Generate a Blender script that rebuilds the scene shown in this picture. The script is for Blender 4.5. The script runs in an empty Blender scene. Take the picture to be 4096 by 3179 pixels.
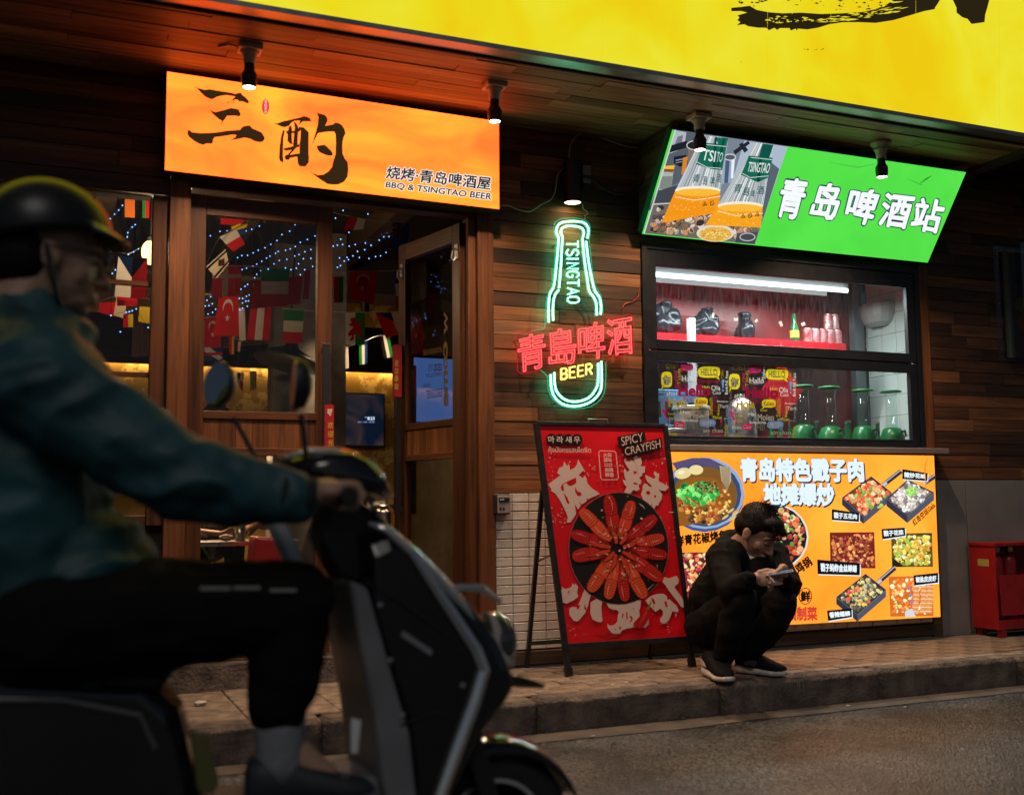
import bpy, bmesh, math, random
from mathutils import Vector, Matrix
from mathutils.geometry import tessellate_polygon
random.seed(7)
V = Vector
SC = bpy.context.scene
COL = SC.collection
# ---------------------------------------------------------------- camera
IW, IH = 4096.0, 3179.0
CXP, CYP, FPX = IW / 2, IH / 2, 4332.0
YAW, PIT, ROL = 0.40222, 0.095655, -0.009099
CAM = V((0.0, -5.5, 1.05))
_f = V((math.sin(YAW) * math.cos(PIT), math.cos(YAW) * math.cos(PIT), math.sin(PIT)))
_r0 = V((math.cos(YAW), -math.sin(YAW), 0.0))
_u0 = _r0.cross(_f)
CR = math.cos(ROL) * _r0 + math.sin(ROL) * _u0
CU = -math.sin(ROL) * _r0 + math.cos(ROL) * _u0
CF = _f
cd = bpy.data.cameras.new('camera')
cam = bpy.data.objects.new('camera', cd)
COL.objects.link(cam)
cam.matrix_world = Matrix(((CR.x, CU.x, -CF.x, CAM.x), (CR.y, CU.y, -CF.y, CAM.y), (CR.z, CU.z, -CF.z, CAM.z), (0, 0, 0, 1)))
cd.sensor_width = 36.0
cd.lens = FPX / IW * 36.0
cd.clip_start = 0.05
cd.clip_end = 400.0
cd.dof.use_dof = True
cd.dof.focus_distance = 6.7
cd.dof.aperture_fstop = 1.8
SC.camera = cam
# ---------------------------------------------------------------- night sky and a faint street glow
w = bpy.data.worlds.new('World')
SC.world = w
w.use_nodes = True
nt = w.node_tree
bg = nt.nodes['Background']
sky = nt.nodes.new('ShaderNodeTexSky')
sky.sky_type = 'NISHITA'
sky.sun_disc = False
sky.sun_elevation = math.radians(46)
sky.sun_rotation = math.radians(198)
nt.links.new(sky.outputs[0], bg.inputs[0])
bg.inputs[1].default_value = 0.011
sl = bpy.data.lights.new('sun', 'SUN')
sl.energy = 0.38
sl.angle = math.radians(22)
sl.color = (1.0, 0.93, 0.86)
so = bpy.data.objects.new('sun', sl)
COL.objects.link(so)
so.rotation_euler = (math.radians(44), 0, math.radians(-18))
SC.view_settings.view_transform = 'Standard'
SC.view_settings.look = 'None'
SC.view_settings.exposure = 0.0
SC.view_settings.gamma = 1.0
SC.cycles.max_bounces = 7
SC.cycles.diffuse_bounces = 4
SC.cycles.glossy_bounces = 4
SC.cycles.transmission_bounces = 7
SC.cycles.transparent_max_bounces = 16
SC.cycles.caustics_reflective = False
SC.cycles.caustics_refractive = False
SC.cycles.sample_clamp_indirect = 4.0
SC.cycles.use_denoising = True

# ---------------------------------------------------------------- photo pixel -> direction
def ray(x, y):
    return CR * ((x - CXP) / FPX) - CU * ((y - CYP) / FPX) + CF
def hit(x, y, p0, n):
    d = ray(x, y)
    return CAM + d * ((p0 - CAM).dot(n) / d.dot(n))
def oy(x, y, Y):
    return hit(x, y, V((0, Y, 0)), V((0, 1, 0)))
def oz(x, y, Z):
    return hit(x, y, V((0, 0, Z)), V((0, 0, 1)))
def ox(x, y, X):
    return hit(x, y, V((X, 0, 0)), V((1, 0, 0)))
def crop(x0, y0, s):
    return lambda pts: [(x0 + a / s, y0 + b / s) for a, b in pts]
def lin(c):
    return c / 12.92 if c <= 0.04045 else ((c + 0.055) / 1.055) ** 2.4
def S(r, g, b):
    return (lin(r / 255), lin(g / 255), lin(b / 255))

# ---------------------------------------------------------------- materials
MATS = {}
def nodes_of(m):
    m.use_nodes = True
    t = m.node_tree
    return t, t.nodes['Principled BSDF'], t.nodes.new, t.links.new
def pm(name, col, rough=0.6, metal=0.0, vary=0.0, vscale=6.0, bump=0.0, bscale=60.0, spec=0.5, coat=0.0, sheen=0.0, stretch=None, emit=None, es=0.0, dirt=None):
    if name in MATS: return MATS[name]
    m = bpy.data.materials.new(name)
    t, b, N, L = nodes_of(m)
    b.inputs['Base Color'].default_value = (*col, 1)
    b.inputs['Roughness'].default_value = rough
    b.inputs['Metallic'].default_value = metal
    b.inputs['Specular IOR Level'].default_value = spec
    if coat: b.inputs['Coat Weight'].default_value = coat
    if sheen: b.inputs['Sheen Weight'].default_value = sheen
    tc = N('ShaderNodeTexCoord')
    vec = tc.outputs['Object']
    if stretch:
        mp = N('ShaderNodeMapping'); mp.inputs['Scale'].default_value = stretch
        L(vec, mp.inputs[0]); vec = mp.outputs[0]
    if vary:
        n = N('ShaderNodeTexNoise'); n.inputs['Scale'].default_value = vscale; n.inputs['Detail'].default_value = 6
        L(vec, n.inputs['Vector'])
        r = N('ShaderNodeValToRGB')
        r.color_ramp.elements[0].position = 0.3; r.color_ramp.elements[1].position = 0.7
        d2 = dirt or tuple(c * (1 - vary) for c in col)
        r.color_ramp.elements[0].color = (*d2, 1)
        r.color_ramp.elements[1].color = (*[min(1, c * (1 + vary * 0.6)) for c in col], 1)
        L(n.outputs['Fac'], r.inputs[0]); L(r.outputs[0], b.inputs['Base Color'])
        mr = N('ShaderNodeMapRange'); mr.inputs['To Min'].default_value = max(0.02, rough - 0.12); mr.inputs['To Max'].default_value = min(1, rough + 0.12)
        L(n.outputs['Fac'], mr.inputs[0]); L(mr.outputs[0], b.inputs['Roughness'])
    if bump:
        n2 = N('ShaderNodeTexNoise'); n2.inputs['Scale'].default_value = bscale; n2.inputs['Detail'].default_value = 5
        L(vec, n2.inputs['Vector'])
        bp = N('ShaderNodeBump'); bp.inputs['Strength'].default_value = bump; bp.inputs['Distance'].default_value = 0.01
        L(n2.outputs['Fac'], bp.inputs['Height']); L(bp.outputs[0], b.inputs['Normal'])
    if emit:
        b.inputs['Emission Color'].default_value = (*emit, 1); b.inputs['Emission Strength'].default_value = es
    MATS[name] = m
    return m
def em(name, col, s=1.0, sample=True):
    if name in MATS: return MATS[name]
    m = bpy.data.materials.new(name); m.use_nodes = True
    t = m.node_tree; t.nodes.clear()
    e = t.nodes.new('ShaderNodeEmission'); o = t.nodes.new('ShaderNodeOutputMaterial')
    e.inputs[0].default_value = (*col, 1); e.inputs[1].default_value = s
    t.links.new(e.outputs[0], o.inputs[0])
    m.cycles.emission_sampling = 'FRONT' if sample else 'NONE'
    MATS[name] = m
    return m
def ink(name, strength=1.0):
    """back-lit print: the colour attribute glows"""
    if name in MATS: return MATS[name]
    m = bpy.data.materials.new(name); m.use_nodes = True
    t = m.node_tree; t.nodes.clear()
    a = t.nodes.new('ShaderNodeAttribute'); a.attribute_name = 'ink'
    e = t.nodes.new('ShaderNodeEmission'); o = t.nodes.new('ShaderNodeOutputMaterial')
    e.inputs[1].default_value = strength
    t.links.new(a.outputs['Color'], e.inputs[0]); t.links.new(e.outputs[0], o.inputs[0])
    m.cycles.emission_sampling = 'NONE'
    MATS[name] = m
    return m
def paper(name, rough=0.5, trans=0.0, spec=0.3):
    """unlit print: the colour attribute is the paint"""
    if name in MATS: return MATS[name]
    m = bpy.data.materials.new(name)
    t, b, N, L = nodes_of(m)
    a = N('ShaderNodeAttribute'); a.attribute_name = 'ink'
    L(a.outputs['Color'], b.inputs['Base Color'])
    b.inputs['Roughness'].default_value = rough; b.inputs['Specular IOR Level'].default_value = spec
    if trans:
        tr = N('ShaderNodeBsdfTranslucent'); mx = N('ShaderNodeMixShader'); mx.inputs[0].default_value = trans
        L(a.outputs['Color'], tr.inputs[0]); L(b.outputs[0], mx.inputs[1]); L(tr.outputs[0], mx.inputs[2])
        L(mx.outputs[0], t.nodes['Material Output'].inputs[0])
    MATS[name] = m
    return m
def glass(name, tint=(1, 1, 1), mixf=0.1, rough=0.02, dirt=0.0):
    """window pane: mostly clear, mirrors a little, a thin film of grime"""
    if name in MATS: return MATS[name]
    m = bpy.data.materials.new(name); m.use_nodes = True
    t = m.node_tree; t.nodes.clear(); N = t.nodes.new; L = t.links.new
    o = N('ShaderNodeOutputMaterial'); tr = N('ShaderNodeBsdfTransparent'); tr.inputs[0].default_value = (*tint, 1)
    g = N('ShaderNodeBsdfGlossy'); g.inputs['Roughness'].default_value = rough
    fr = N('ShaderNodeFresnel'); fr.inputs[0].default_value = 1.5
    mth = N('ShaderNodeMath'); mth.operation = 'MULTIPLY_ADD'; mth.inputs[1].default_value = 1.0; mth.inputs[2].default_value = mixf - 0.04
    mth.use_clamp = True
    ge = N('ShaderNodeNewGeometry'); inv = N('ShaderNodeMath'); inv.operation = 'SUBTRACT'; inv.inputs[0].default_value = 1.0
    L(ge.outputs['Backfacing'], inv.inputs[1])
    fm_ = N('ShaderNodeMath'); fm_.operation = 'MULTIPLY'; L(fr.outputs[0], fm_.inputs[0]); L(inv.outputs[0], fm_.inputs[1])
    L(fm_.outputs[0], mth.inputs[0])
    mx = N('ShaderNodeMixShader'); L(mth.outputs[0], mx.inputs[0]); L(tr.outputs[0], mx.inputs[1]); L(g.outputs[0], mx.inputs[2])
    out = mx.outputs[0]
    if dirt:
        tc = N('ShaderNodeTexCoord'); mp = N('ShaderNodeMapping'); mp.inputs['Scale'].default_value = (60, 60, 5)
        n = N('ShaderNodeTexNoise'); n.inputs['Scale'].default_value = 2.0; n.inputs['Detail'].default_value = 7
        L(tc.outputs['Object'], mp.inputs[0]); L(mp.outputs[0], n.inputs['Vector'])
        cr = N('ShaderNodeMapRange'); cr.inputs['From Min'].default_value = 0.45; cr.inputs['From Max'].default_value = 0.8
        cr.inputs['To Max'].default_value = dirt
        L(n.outputs['Fac'], cr.inputs[0])
        d = N('ShaderNodeBsdfTranslucent'); d.inputs[0].default_value = (0.8, 0.82, 0.8, 1)
        m2 = N('ShaderNodeMixShader'); L(cr.outputs[0], m2.inputs[0]); L(out, m2.inputs[1]); L(d.outputs[0], m2.inputs[2]); out = m2.outputs[0]
    L(out, o.inputs[0])
    MATS[name] = m
    return m
def wood(name, ramp, axis='X', rough=0.5, scale=1.0, per_object=True, bump=0.35):
    """boards: the tone changes from board to board, grain along one axis"""
    if name in MATS: return MATS[name]
    m = bpy.data.materials.new(name)
    t, b, N, L = nodes_of(m)
    tc = N('ShaderNodeTexCoord'); oi = N('ShaderNodeObjectInfo')
    off = N('ShaderNodeVectorMath'); off.operation = 'MULTIPLY_ADD'; off.inputs[1].default_value = (37, 53, 71)
    L(oi.outputs['Random'], off.inputs[0]); L(tc.outputs['Object'], off.inputs[2])
    k = {'X': (1.6, 42, 42), 'Y': (42, 1.6, 42), 'Z': (42, 42, 1.6)}[axis]
    mp = N('ShaderNodeMapping'); mp.inputs['Scale'].default_value = tuple(c * scale for c in k)
    L(off.outputs[0], mp.inputs[0])
    g = N('ShaderNodeTexNoise'); g.inputs['Scale'].default_value = 1.0; g.inputs['Detail'].default_value = 8; g.inputs['Roughness'].default_value = 0.65; g.inputs['Distortion'].default_value = 0.6
    L(mp.outputs[0], g.inputs['Vector'])
    k2 = {'X': (1.2, 5, 5), 'Y': (5, 1.2, 5), 'Z': (5, 5, 1.2)}[axis]
    mp2 = N('ShaderNodeMapping'); mp2.inputs['Scale'].default_value = k2
    L(off.outputs[0], mp2.inputs[0])
    g2 = N('ShaderNodeTexNoise'); g2.inputs['Scale'].default_value = 1.3; g2.inputs['Detail'].default_value = 4
    L(mp2.outputs[0], g2.inputs['Vector'])
    rp = N('ShaderNodeValToRGB')
    el = rp.color_ramp.elements
    while len(el) < len(ramp): el.new(0.5)
    for e, (p, c) in zip(el, ramp): e.position = p; e.color = (*c, 1)
    add = N('ShaderNodeMath'); add.operation = 'MULTIPLY_ADD'; add.inputs[1].default_value = 0.72 if per_object else 0.0
    a2 = N('ShaderNodeMath'); a2.operation = 'MULTIPLY_ADD'; a2.inputs[1].default_value = 0.8; a2.inputs[2].default_value = -0.28
    L(g2.outputs['Fac'], a2.inputs[0]); L(oi.outputs['Random'], add.inputs[0]); L(a2.outputs[0], add.inputs[2])
    L(add.outputs[0], rp.inputs[0])
    gm = N('ShaderNodeMapRange'); gm.inputs['From Min'].default_value = 0.3; gm.inputs['From Max'].default_value = 0.72; gm.inputs['To Min'].default_value = 0.30; gm.inputs['To Max'].default_value = 1.35
    L(g.outputs['Fac'], gm.inputs[0])
    mu = N('ShaderNodeMixRGB'); mu.blend_type = 'MULTIPLY'; mu.inputs[0].default_value = 1.0
    L(rp.outputs[0], mu.inputs[1]); L(gm.outputs[0], mu.inputs[2]); L(mu.outputs[0], b.inputs['Base Color'])
    b.inputs['Roughness'].default_value = rough
    b.inputs['Specular IOR Level'].default_value = 0.4
    bp = N('ShaderNodeBump'); bp.inputs['Strength'].default_value = bump; bp.inputs['Distance'].default_value = 0.004
    L(g.outputs['Fac'], bp.inputs['Height']); L(bp.outputs[0], b.inputs['Normal'])
    MATS[name] = m
    return m

# ---------------------------------------------------------------- objects
def setp(o, label=None, cat=None, group=None, kind=None):
    if label: o['label'] = label
    if cat: o['category'] = cat
    if group: o['group'] = group
    if kind: o['kind'] = kind
    return o
def thing(name, label, cat, loc=(0, 0, 0), group=None):
    o = bpy.data.objects.new(name, None)
    o.empty_display_size = 0.1
    COL.objects.link(o)
    o.location = loc
    return setp(o, label, cat, group)
def attach(o, parent):
    if parent is not None:
        o.parent = parent
        o.matrix_parent_inverse = world_of(parent).inverted()
def world_of(o):
    m = Matrix.Translation(o.location) @ o.rotation_euler.to_matrix().to_4x4()
    return world_of(o.parent) @ o.matrix_parent_inverse @ m if o.parent else m
def copy_tree(o, parent=None):
    c = o.copy(); COL.objects.link(c)
    if parent is not None: c.parent = parent
    for ch in list(o.children): copy_tree(ch, c)
    return c
def frame(d, up=V((0, 0, 1))):
    d = V(d).normalized()
    if abs(d.dot(up)) > 0.98: up = V((0, 1, 0))
    a = up.cross(d).normalized()
    return a, d.cross(a).normalized(), d
class MB:
    def __init__(s): s.v = []; s.f = []
    def add(s, vs, fs):
        n = len(s.v); s.v += [V(p) for p in vs]; s.f += [tuple(i + n for i in f) for f in fs]; return s
    def box(s, x0, x1, y0, y1, z0, z1):
        return s.add([(x0, y0, z0), (x1, y0, z0), (x1, y1, z0), (x0, y1, z0), (x0, y0, z1), (x1, y0, z1), (x1, y1, z1), (x0, y1, z1)],
                     [(0, 3, 2, 1), (4, 5, 6, 7), (0, 1, 5, 4), (1, 2, 6, 5), (2, 3, 7, 6), (3, 0, 4, 7)])
    def bar(s, p, q, w, h, up=V((0, 0, 1))):
        p, q = V(p), V(q); a, b, d = frame(q - p, up)
        vs = [e + a * sx * w / 2 + b * sy * h / 2 for e in (p, q) for sx, sy in ((-1, -1), (1, -1), (1, 1), (-1, 1))]
        return s.add(vs, [(3, 2, 1, 0), (4, 5, 6, 7), (0, 1, 5, 4), (1, 2, 6, 5), (2, 3, 7, 6), (3, 0, 4, 7)])
    def tube(s, pts, r, seg=8, cap=True, closed=False):
        pts = [V(p) for p in pts]; n = len(pts)
        rs = r if isinstance(r, (list, tuple)) else [r] * n
        prev = None; rings = []
        for i, p in enumerate(pts):
            if closed: d = pts[(i + 1) % n] - pts[i - 1]
            else: d = pts[min(i + 1, n - 1)] - pts[max(i - 1, 0)]
            if d.length < 1e-9: d = V((0, 0, 1))
            d.normalize()
            if prev is None: a, b, _ = frame(d)
            else:
                a = prev - d * prev.dot(d)
                if a.length < 1e-6: a, b, _ = frame(d)
                a.normalize(); b = d.cross(a)
            prev = a
            rings.append([p + a * math.cos(2 * math.pi * k / seg) * rs[i] + b * math.sin(2 * math.pi * k / seg) * rs[i] for k in range(seg)])
        vs = [q for rg in rings for q in rg]; fs = []
        for i in range(n if closed else n - 1):
            j = (i + 1) % n
            for k in range(seg): fs.append((i * seg + k, i * seg + (k + 1) % seg, j * seg + (k + 1) % seg, j * seg + k))
        if cap and not closed: fs += [tuple(range(seg - 1, -1, -1)), tuple((n - 1) * seg + k for k in range(seg))]
        return s.add(vs, fs)
    def lathe(s, base, axis, prof, seg=20):
        a, b, d = frame(axis); base = V(base); vs = []; fs = []
        for r, h in prof:
            vs += [base + d * h + (a * math.cos(2 * math.pi * k / seg) + b * math.sin(2 * math.pi * k / seg)) * r for k in range(seg)]
        n = len(prof)
        for i in range(n - 1):
            for k in range(seg): fs.append((i * seg + k, i * seg + (k + 1) % seg, (i + 1) * seg + (k + 1) % seg, (i + 1) * seg + k))
        fs += [tuple(range(seg - 1, -1, -1)), tuple((n - 1) * seg + k for k in range(seg))]
        return s.add(vs, fs)
    def ball(s, c, r, seg=12, rings=8, R=None):
        if not isinstance(r, (list, tuple)): r = (r, r, r)
        c = V(c); vs = [c]; vs = []; fs = []
        for i in range(rings + 1):
            th = math.pi * i / rings
            for k in range(seg):
                ph = 2 * math.pi * k / seg
                p = V((r[0] * math.sin(th) * math.cos(ph), r[1] * math.sin(th) * math.sin(ph), r[2] * math.cos(th)))
                vs.append(c + (R @ p if R is not None else p))
        for i in range(rings):
            for k in range(seg): fs.append((i * seg + k, (i + 1) * seg + k, (i + 1) * seg + (k + 1) % seg, i * seg + (k + 1) % seg))
        return s.add(vs, fs)
    def prism(s, poly, off):
        poly = [V(p) for p in poly]; off = V(off); n = len(poly)
        tri = tessellate_polygon([poly])
        nrm = V((0, 0, 0))
        for i in range(n): nrm += poly[i].cross(poly[(i + 1) % n])
        flip = nrm.dot(off) > 0
        vs = poly + [p + off for p in poly]; fs = []
        for t in tri:
            c = (poly[t[1]] - poly[t[0]]).cross(poly[t[2]] - poly[t[0]])
            if c.dot(off) > 0: t = (t[2], t[1], t[0])
            fs.append(tuple(t)); fs.append((t[2] + n, t[1] + n, t[0] + n))
        for i in range(n):
            j = (i + 1) % n
            fs.append((j, i, i + n, j + n) if not flip else (i, j, j + n, i + n))
        return s.add(vs, fs)
    def loft(s, rings, cap=True, closed=True):
        n = len(rings[0]); vs = [V(p) for r in rings for p in r]; fs = []
        for i in range(len(rings) - 1):
            for k in range(n if closed else n - 1): fs.append((i * n + k, i * n + (k + 1) % n, (i + 1) * n + (k + 1) % n, (i + 1) * n + k))
        if cap and closed: fs += [tuple(range(n - 1, -1, -1)), tuple((len(rings) - 1) * n + k for k in range(n))]
        return s.add(vs, fs)
    def quad(s, a, b, c, d): return s.add([a, b, c, d], [(0, 1, 2, 3)])
    def build(s, name, mat, parent=None, smooth=False, bevel=0.0, origin=None, fix=True, seg=2):
        me = bpy.data.meshes.new(name)
        og = V(origin) if origin is not None else V((0, 0, 0))
        me.from_pydata([p - og for p in s.v], [], s.f)
        if fix:
            bm = bmesh.new(); bm.from_mesh(me); bmesh.ops.recalc_face_normals(bm, faces=bm.faces); bm.to_mesh(me); bm.free()
        me.materials.append(mat)
        if smooth: me.shade_smooth()
        o = bpy.data.objects.new(name, me); COL.objects.link(o)
        o.location = og
        attach(o, parent)
        if bevel:
            b = o.modifiers.new('bevel', 'BEVEL'); b.width = bevel; b.segments = seg; b.limit_method = 'ANGLE'; b.angle_limit = math.radians(40)
        return o
def put(mesh, name, loc, parent=None, rot=None, scale=None):
    o = bpy.data.objects.new(name, mesh); COL.objects.link(o); o.location = loc
    if rot: o.rotation_euler = rot
    if scale: o.scale = scale
    attach(o, parent)
    return o

# ---------------------------------------------------------------- lettering
GL = {}
def glyphs(txt, bold=0.0, outline=0.0):
    key = (txt, bold, outline)
    if key in GL: return GL[key]
    c = bpy.data.curves.new('t', 'FONT'); c.body = txt; c.size = 1.0; c.resolution_u = 3
    c.offset = bold
    if outline: c.fill_mode = 'NONE'; c.bevel_depth = outline; c.bevel_resolution = 1
    o = bpy.data.objects.new('t', c); COL.objects.link(o)
    dg = bpy.context.evaluated_depsgraph_get()
    me = bpy.data.meshes.new_from_object(o.evaluated_get(dg))
    vs = [v.co.copy() for v in me.vertices]; fs = [tuple(p.vertices) for p in me.polygons]
    bpy.data.objects.remove(o); bpy.data.meshes.remove(me)
    xs = [v.x for v in vs]; ys = [v.y for v in vs]
    r = (vs, fs, min(xs), max(xs), min(ys), max(ys)) if vs else ([], [], 0, 1, 0, 1)
    GL[key] = r
    return r
class Print:
    """flat print on a plane; shapes stack a hair apart in the order they are drawn; points are photo pixels"""
    def __init__(s, p0, n, step=0.000015, lift=0.0008):
        s.p0 = V(p0); s.n = V(n).normalized(); s.v = []; s.f = []; s.c = []; s.step = step; s.k = lift
        s.map = None; s.cyc = 0; s.ci = 0
    def begin(s, n=40): s.cyc = n; s.ci = -1
    def end(s): s.k += s.cyc * 0.000008 + s.step; s.cyc = 0
    def P(s, p):
        if s.map: p = s.map([p])[0]
        return hit(p[0], p[1], s.p0, s.n)
    def raw(s, pts3, faces, col, step=None):
        if s.cyc: s.ci = (s.ci + 1) % s.cyc; lift = s.k + s.ci * 0.000008
        else: s.k += step or s.step; lift = s.k
        n = len(s.v); o = s.n * lift
        s.v += [p + o for p in pts3]
        for f in faces: s.f.append(tuple(i + n for i in f))
        cols = col if isinstance(col, list) else [col] * len(pts3)
        s.c += cols
    def poly(s, pts, col):
        p3 = [s.P(p) for p in pts]
        tr = tessellate_polygon([[V((a[0], a[1], 0)) for a in pts]])
        s.raw(p3, tr, col)
    def ell(s, cx, cy, rx, ry, col, rot=0.0, seg=20, arc=None):
        a0, a1 = arc or (0, 2 * math.pi); cr, sr = math.cos(rot), math.sin(rot); pts = []
        for i in range(seg):
            t = a0 + (a1 - a0) * i / (seg if not arc else seg - 1); x, y = rx * math.cos(t), ry * math.sin(t)
            pts.append((cx + x * cr - y * sr, cy + x * sr + y * cr))
        s.poly(pts, col)
    def line(s, pts, w, col):
        out = []; back = []
        for i, p in enumerate(pts):
            q0 = pts[max(i - 1, 0)]; q1 = pts[min(i + 1, len(pts) - 1)]
            dx, dy = q1[0] - q0[0], q1[1] - q0[1]; l = math.hypot(dx, dy) or 1
            ww = w[i] if isinstance(w, (list, tuple)) else w
            out.append((p[0] - dy / l * ww / 2, p[1] + dx / l * ww / 2)); back.append((p[0] + dy / l * ww / 2, p[1] - dx / l * ww / 2))
        p3 = [s.P(p) for p in out + back]; n = len(pts)
        s.raw(p3, [(i, i + 1, n + i + 1, n + i) for i in range(n - 1)], col)
    def ring(s, cx, cy, rx, ry, w, col, seg=28, rot=0.0):
        cr, sr = math.cos(rot), math.sin(rot); pts = []
        for i in range(seg + 1):
            t = 2 * math.pi * i / seg; x, y = rx * math.cos(t), ry * math.sin(t); pts.append((cx + x * cr - y * sr, cy + x * sr + y * cr))
        s.line(pts, w, col)
    def text(s, txt, quad, col, bold=0.0, outline=0.0, rough=0.0):
        vs, fs, x0, x1, y0, y1 = glyphs(txt, 0.0, outline)
        if outline: b = glyphs(txt); x0, x1, y0, y1 = b[2], b[3], b[4], b[5]
        tl, tr, br, bl = quad
        shifts = [(0, 0)] if not bold else [(bold * math.cos(2 * math.pi * k / 8), bold * math.sin(2 * math.pi * k / 8)) for k in range(8)] + [(0, 0)]
        for dx, dy in shifts:
            p3 = []; rnd = random.Random(5)
            for v in vs:
                a = (v.x + dx - x0) / max(1e-6, x1 - x0); c = (y1 - v.y - dy) / max(1e-6, y1 - y0)
                if rough: a += rnd.uniform(-rough, rough) / max(1, len(txt)); c += rnd.uniform(-rough, rough)
                x = (tl[0] * (1 - a) + tr[0] * a) * (1 - c) + (bl[0] * (1 - a) + br[0] * a) * c
                y = (tl[1] * (1 - a) + tr[1] * a) * (1 - c) + (bl[1] * (1 - a) + br[1] * a) * c
                q = s.P((x, y))
                if outline: q = q + s.n * v.z * 0.4
                p3.append(q)
            s.raw(p3, fs, col, 0.000004)
        s.k += s.step
    def build(s, name, mat, parent=None, smooth=False):
        me = bpy.data.meshes.new(name)
        me.from_pydata(s.v, [], s.f)
        at = me.color_attributes.new('ink', 'FLOAT_COLOR', 'POINT')
        for i, c in enumerate(s.c): at.data[i].color = (c[0], c[1], c[2], 1)
        me.materials.append(mat)
        o = bpy.data.objects.new(name, me); COL.objects.link(o); attach(o, parent)
        return o
def rect(x0, y0, x1, y1): return [(x0, y0), (x1, y0), (x1, y1), (x0, y1)]
# ================================================================ shared materials
W_CLAD = wood('cladding_wood', [(0.0, (0.030, 0.016, 0.011)), (0.25, (0.085, 0.036, 0.018)), (0.5, (0.17, 0.064, 0.025)), (0.72, (0.27, 0.105, 0.038)), (0.86, (0.24, 0.125, 0.07)), (1.0, (0.38, 0.165, 0.06))])
W_SOF = wood('soffit_wood', [(0.0, (0.12, 0.065, 0.036)), (0.35, (0.24, 0.135, 0.07)), (0.65, (0.36, 0.22, 0.125)), (1.0, (0.50, 0.35, 0.22))])
W_POST = wood('post_wood', [(0.0, (0.12, 0.038, 0.011)), (0.5, (0.19, 0.062, 0.018)), (1.0, (0.26, 0.092, 0.028))], axis='Z')
W_DOOR = wood('door_wood', [(0.0, (0.07, 0.024, 0.009)), (0.5, (0.11, 0.038, 0.013)), (1.0, (0.15, 0.052, 0.018))], axis='Z', rough=0.42)
W_DOORX = wood('door_rail_wood', [(0.0, (0.07, 0.024, 0.009)), (0.5, (0.11, 0.038, 0.013)), (1.0, (0.15, 0.052, 0.018))], axis='X', rough=0.42)
W_BASE = wood('baseboard_wood', [(0.0, (0.04, 0.024, 0.015)), (1.0, (0.10, 0.06, 0.036))], axis='X', rough=0.7)
M_TILE = pm('wall_tile', (0.62, 0.58, 0.53), rough=0.28, vary=0.14, vscale=9, dirt=(0.44, 0.39, 0.33), bump=0.04, bscale=25)
M_GROUT = pm('grout', (0.10, 0.085, 0.07), rough=0.9, vary=0.3)
M_BLACKFR = pm('black_aluminium', (0.009, 0.010, 0.014), rough=0.42, vary=0.25, vscale=14, bump=0.02, bscale=120)
M_DARK = pm('dark_backing', (0.02, 0.015, 0.012), rough=0.85)
M_CONC = pm('kerb_concrete', (0.15, 0.112, 0.088), rough=0.8, vary=0.6, vscale=9, bump=1.0, bscale=55, dirt=(0.05, 0.036, 0.028))
M_PAVE = pm('paver_concrete', (0.25, 0.185, 0.14), rough=0.66, vary=0.55, vscale=13, bump=0.8, bscale=80, dirt=(0.09, 0.06, 0.042))
M_SAND = pm('paver_joint', (0.035, 0.028, 0.022), rough=0.95, vary=0.4, vscale=30)
M_GREY = pm('grey_render', (0.20, 0.185, 0.175), rough=0.8, vary=0.22, vscale=4, bump=0.1, bscale=160)
M_STEEL = pm('brushed_steel', (0.55, 0.54, 0.52), rough=0.3, metal=1.0, vary=0.15, vscale=20)
M_ALU = pm('satin_aluminium_trim', (0.42, 0.41, 0.40), rough=0.34, metal=0.85, vary=0.2, vscale=9)
M_WHITEPL = pm('white_plastic', (0.55, 0.53, 0.50), rough=0.45, vary=0.12)
M_BLACKPL = pm('black_plastic', (0.015, 0.015, 0.016), rough=0.45, vary=0.3)
M_BLACKMET = pm('black_painted_steel', (0.016, 0.015, 0.015), rough=0.4, vary=0.4, vscale=20, bump=0.05)
SWZ = 0.155         # pavement level
KY = -0.92          # kerb face
# ---------------------------------------------------------------- asphalt
am = bpy.data.materials.new('asphalt')
t, b, N, L = nodes_of(am)
tc = N('ShaderNodeTexCoord')
n1 = N('ShaderNodeTexVoronoi'); n1.inputs['Scale'].default_value = 105
n2 = N('ShaderNodeTexNoise'); n2.inputs['Scale'].default_value = 2.2; n2.inputs['Detail'].default_value = 8
n3 = N('ShaderNodeTexNoise'); n3.inputs['Scale'].default_value = 70; n3.inputs['Detail'].default_value = 4
for n in (n1, n2, n3): L(tc.outputs['Object'], n.inputs['Vector'])
r1 = N('ShaderNodeValToRGB'); r1.color_ramp.elements[0].color = (0.026, 0.027, 0.028, 1); r1.color_ramp.elements[1].color = (0.080, 0.081, 0.084, 1)
r1.color_ramp.elements[0].position = 0.36; r1.color_ramp.elements[1].position = 0.66
L(n2.outputs['Fac'], r1.inputs[0])
r2 = N('ShaderNodeValToRGB'); r2.color_ramp.elements[0].color = (0.25, 0.25, 0.25, 1); r2.color_ramp.elements[1].color = (2.9, 2.9, 2.9, 1)
r2.color_ramp.elements[0].position = 0.35; r2.color_ramp.elements[1].position = 0.9
L(n1.outputs['Color'], r2.inputs[0])
mu = N('ShaderNodeMixRGB'); mu.blend_type = 'MULTIPLY'; mu.inputs[0].default_value = 1
L(r1.outputs[0], mu.inputs[1]); L(r2.outputs[0], mu.inputs[2]); L(mu.outputs[0], b.inputs['Base Color'])
hs = N('ShaderNodeMath'); hs.operation = 'ADD'; L(n1.outputs['Distance'], hs.inputs[0]); L(n3.outputs['Fac'], hs.inputs[1])
bp = N('ShaderNodeBump'); bp.inputs['Strength'].default_value = 1.0; bp.inputs['Distance'].default_value = 0.007
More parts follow.
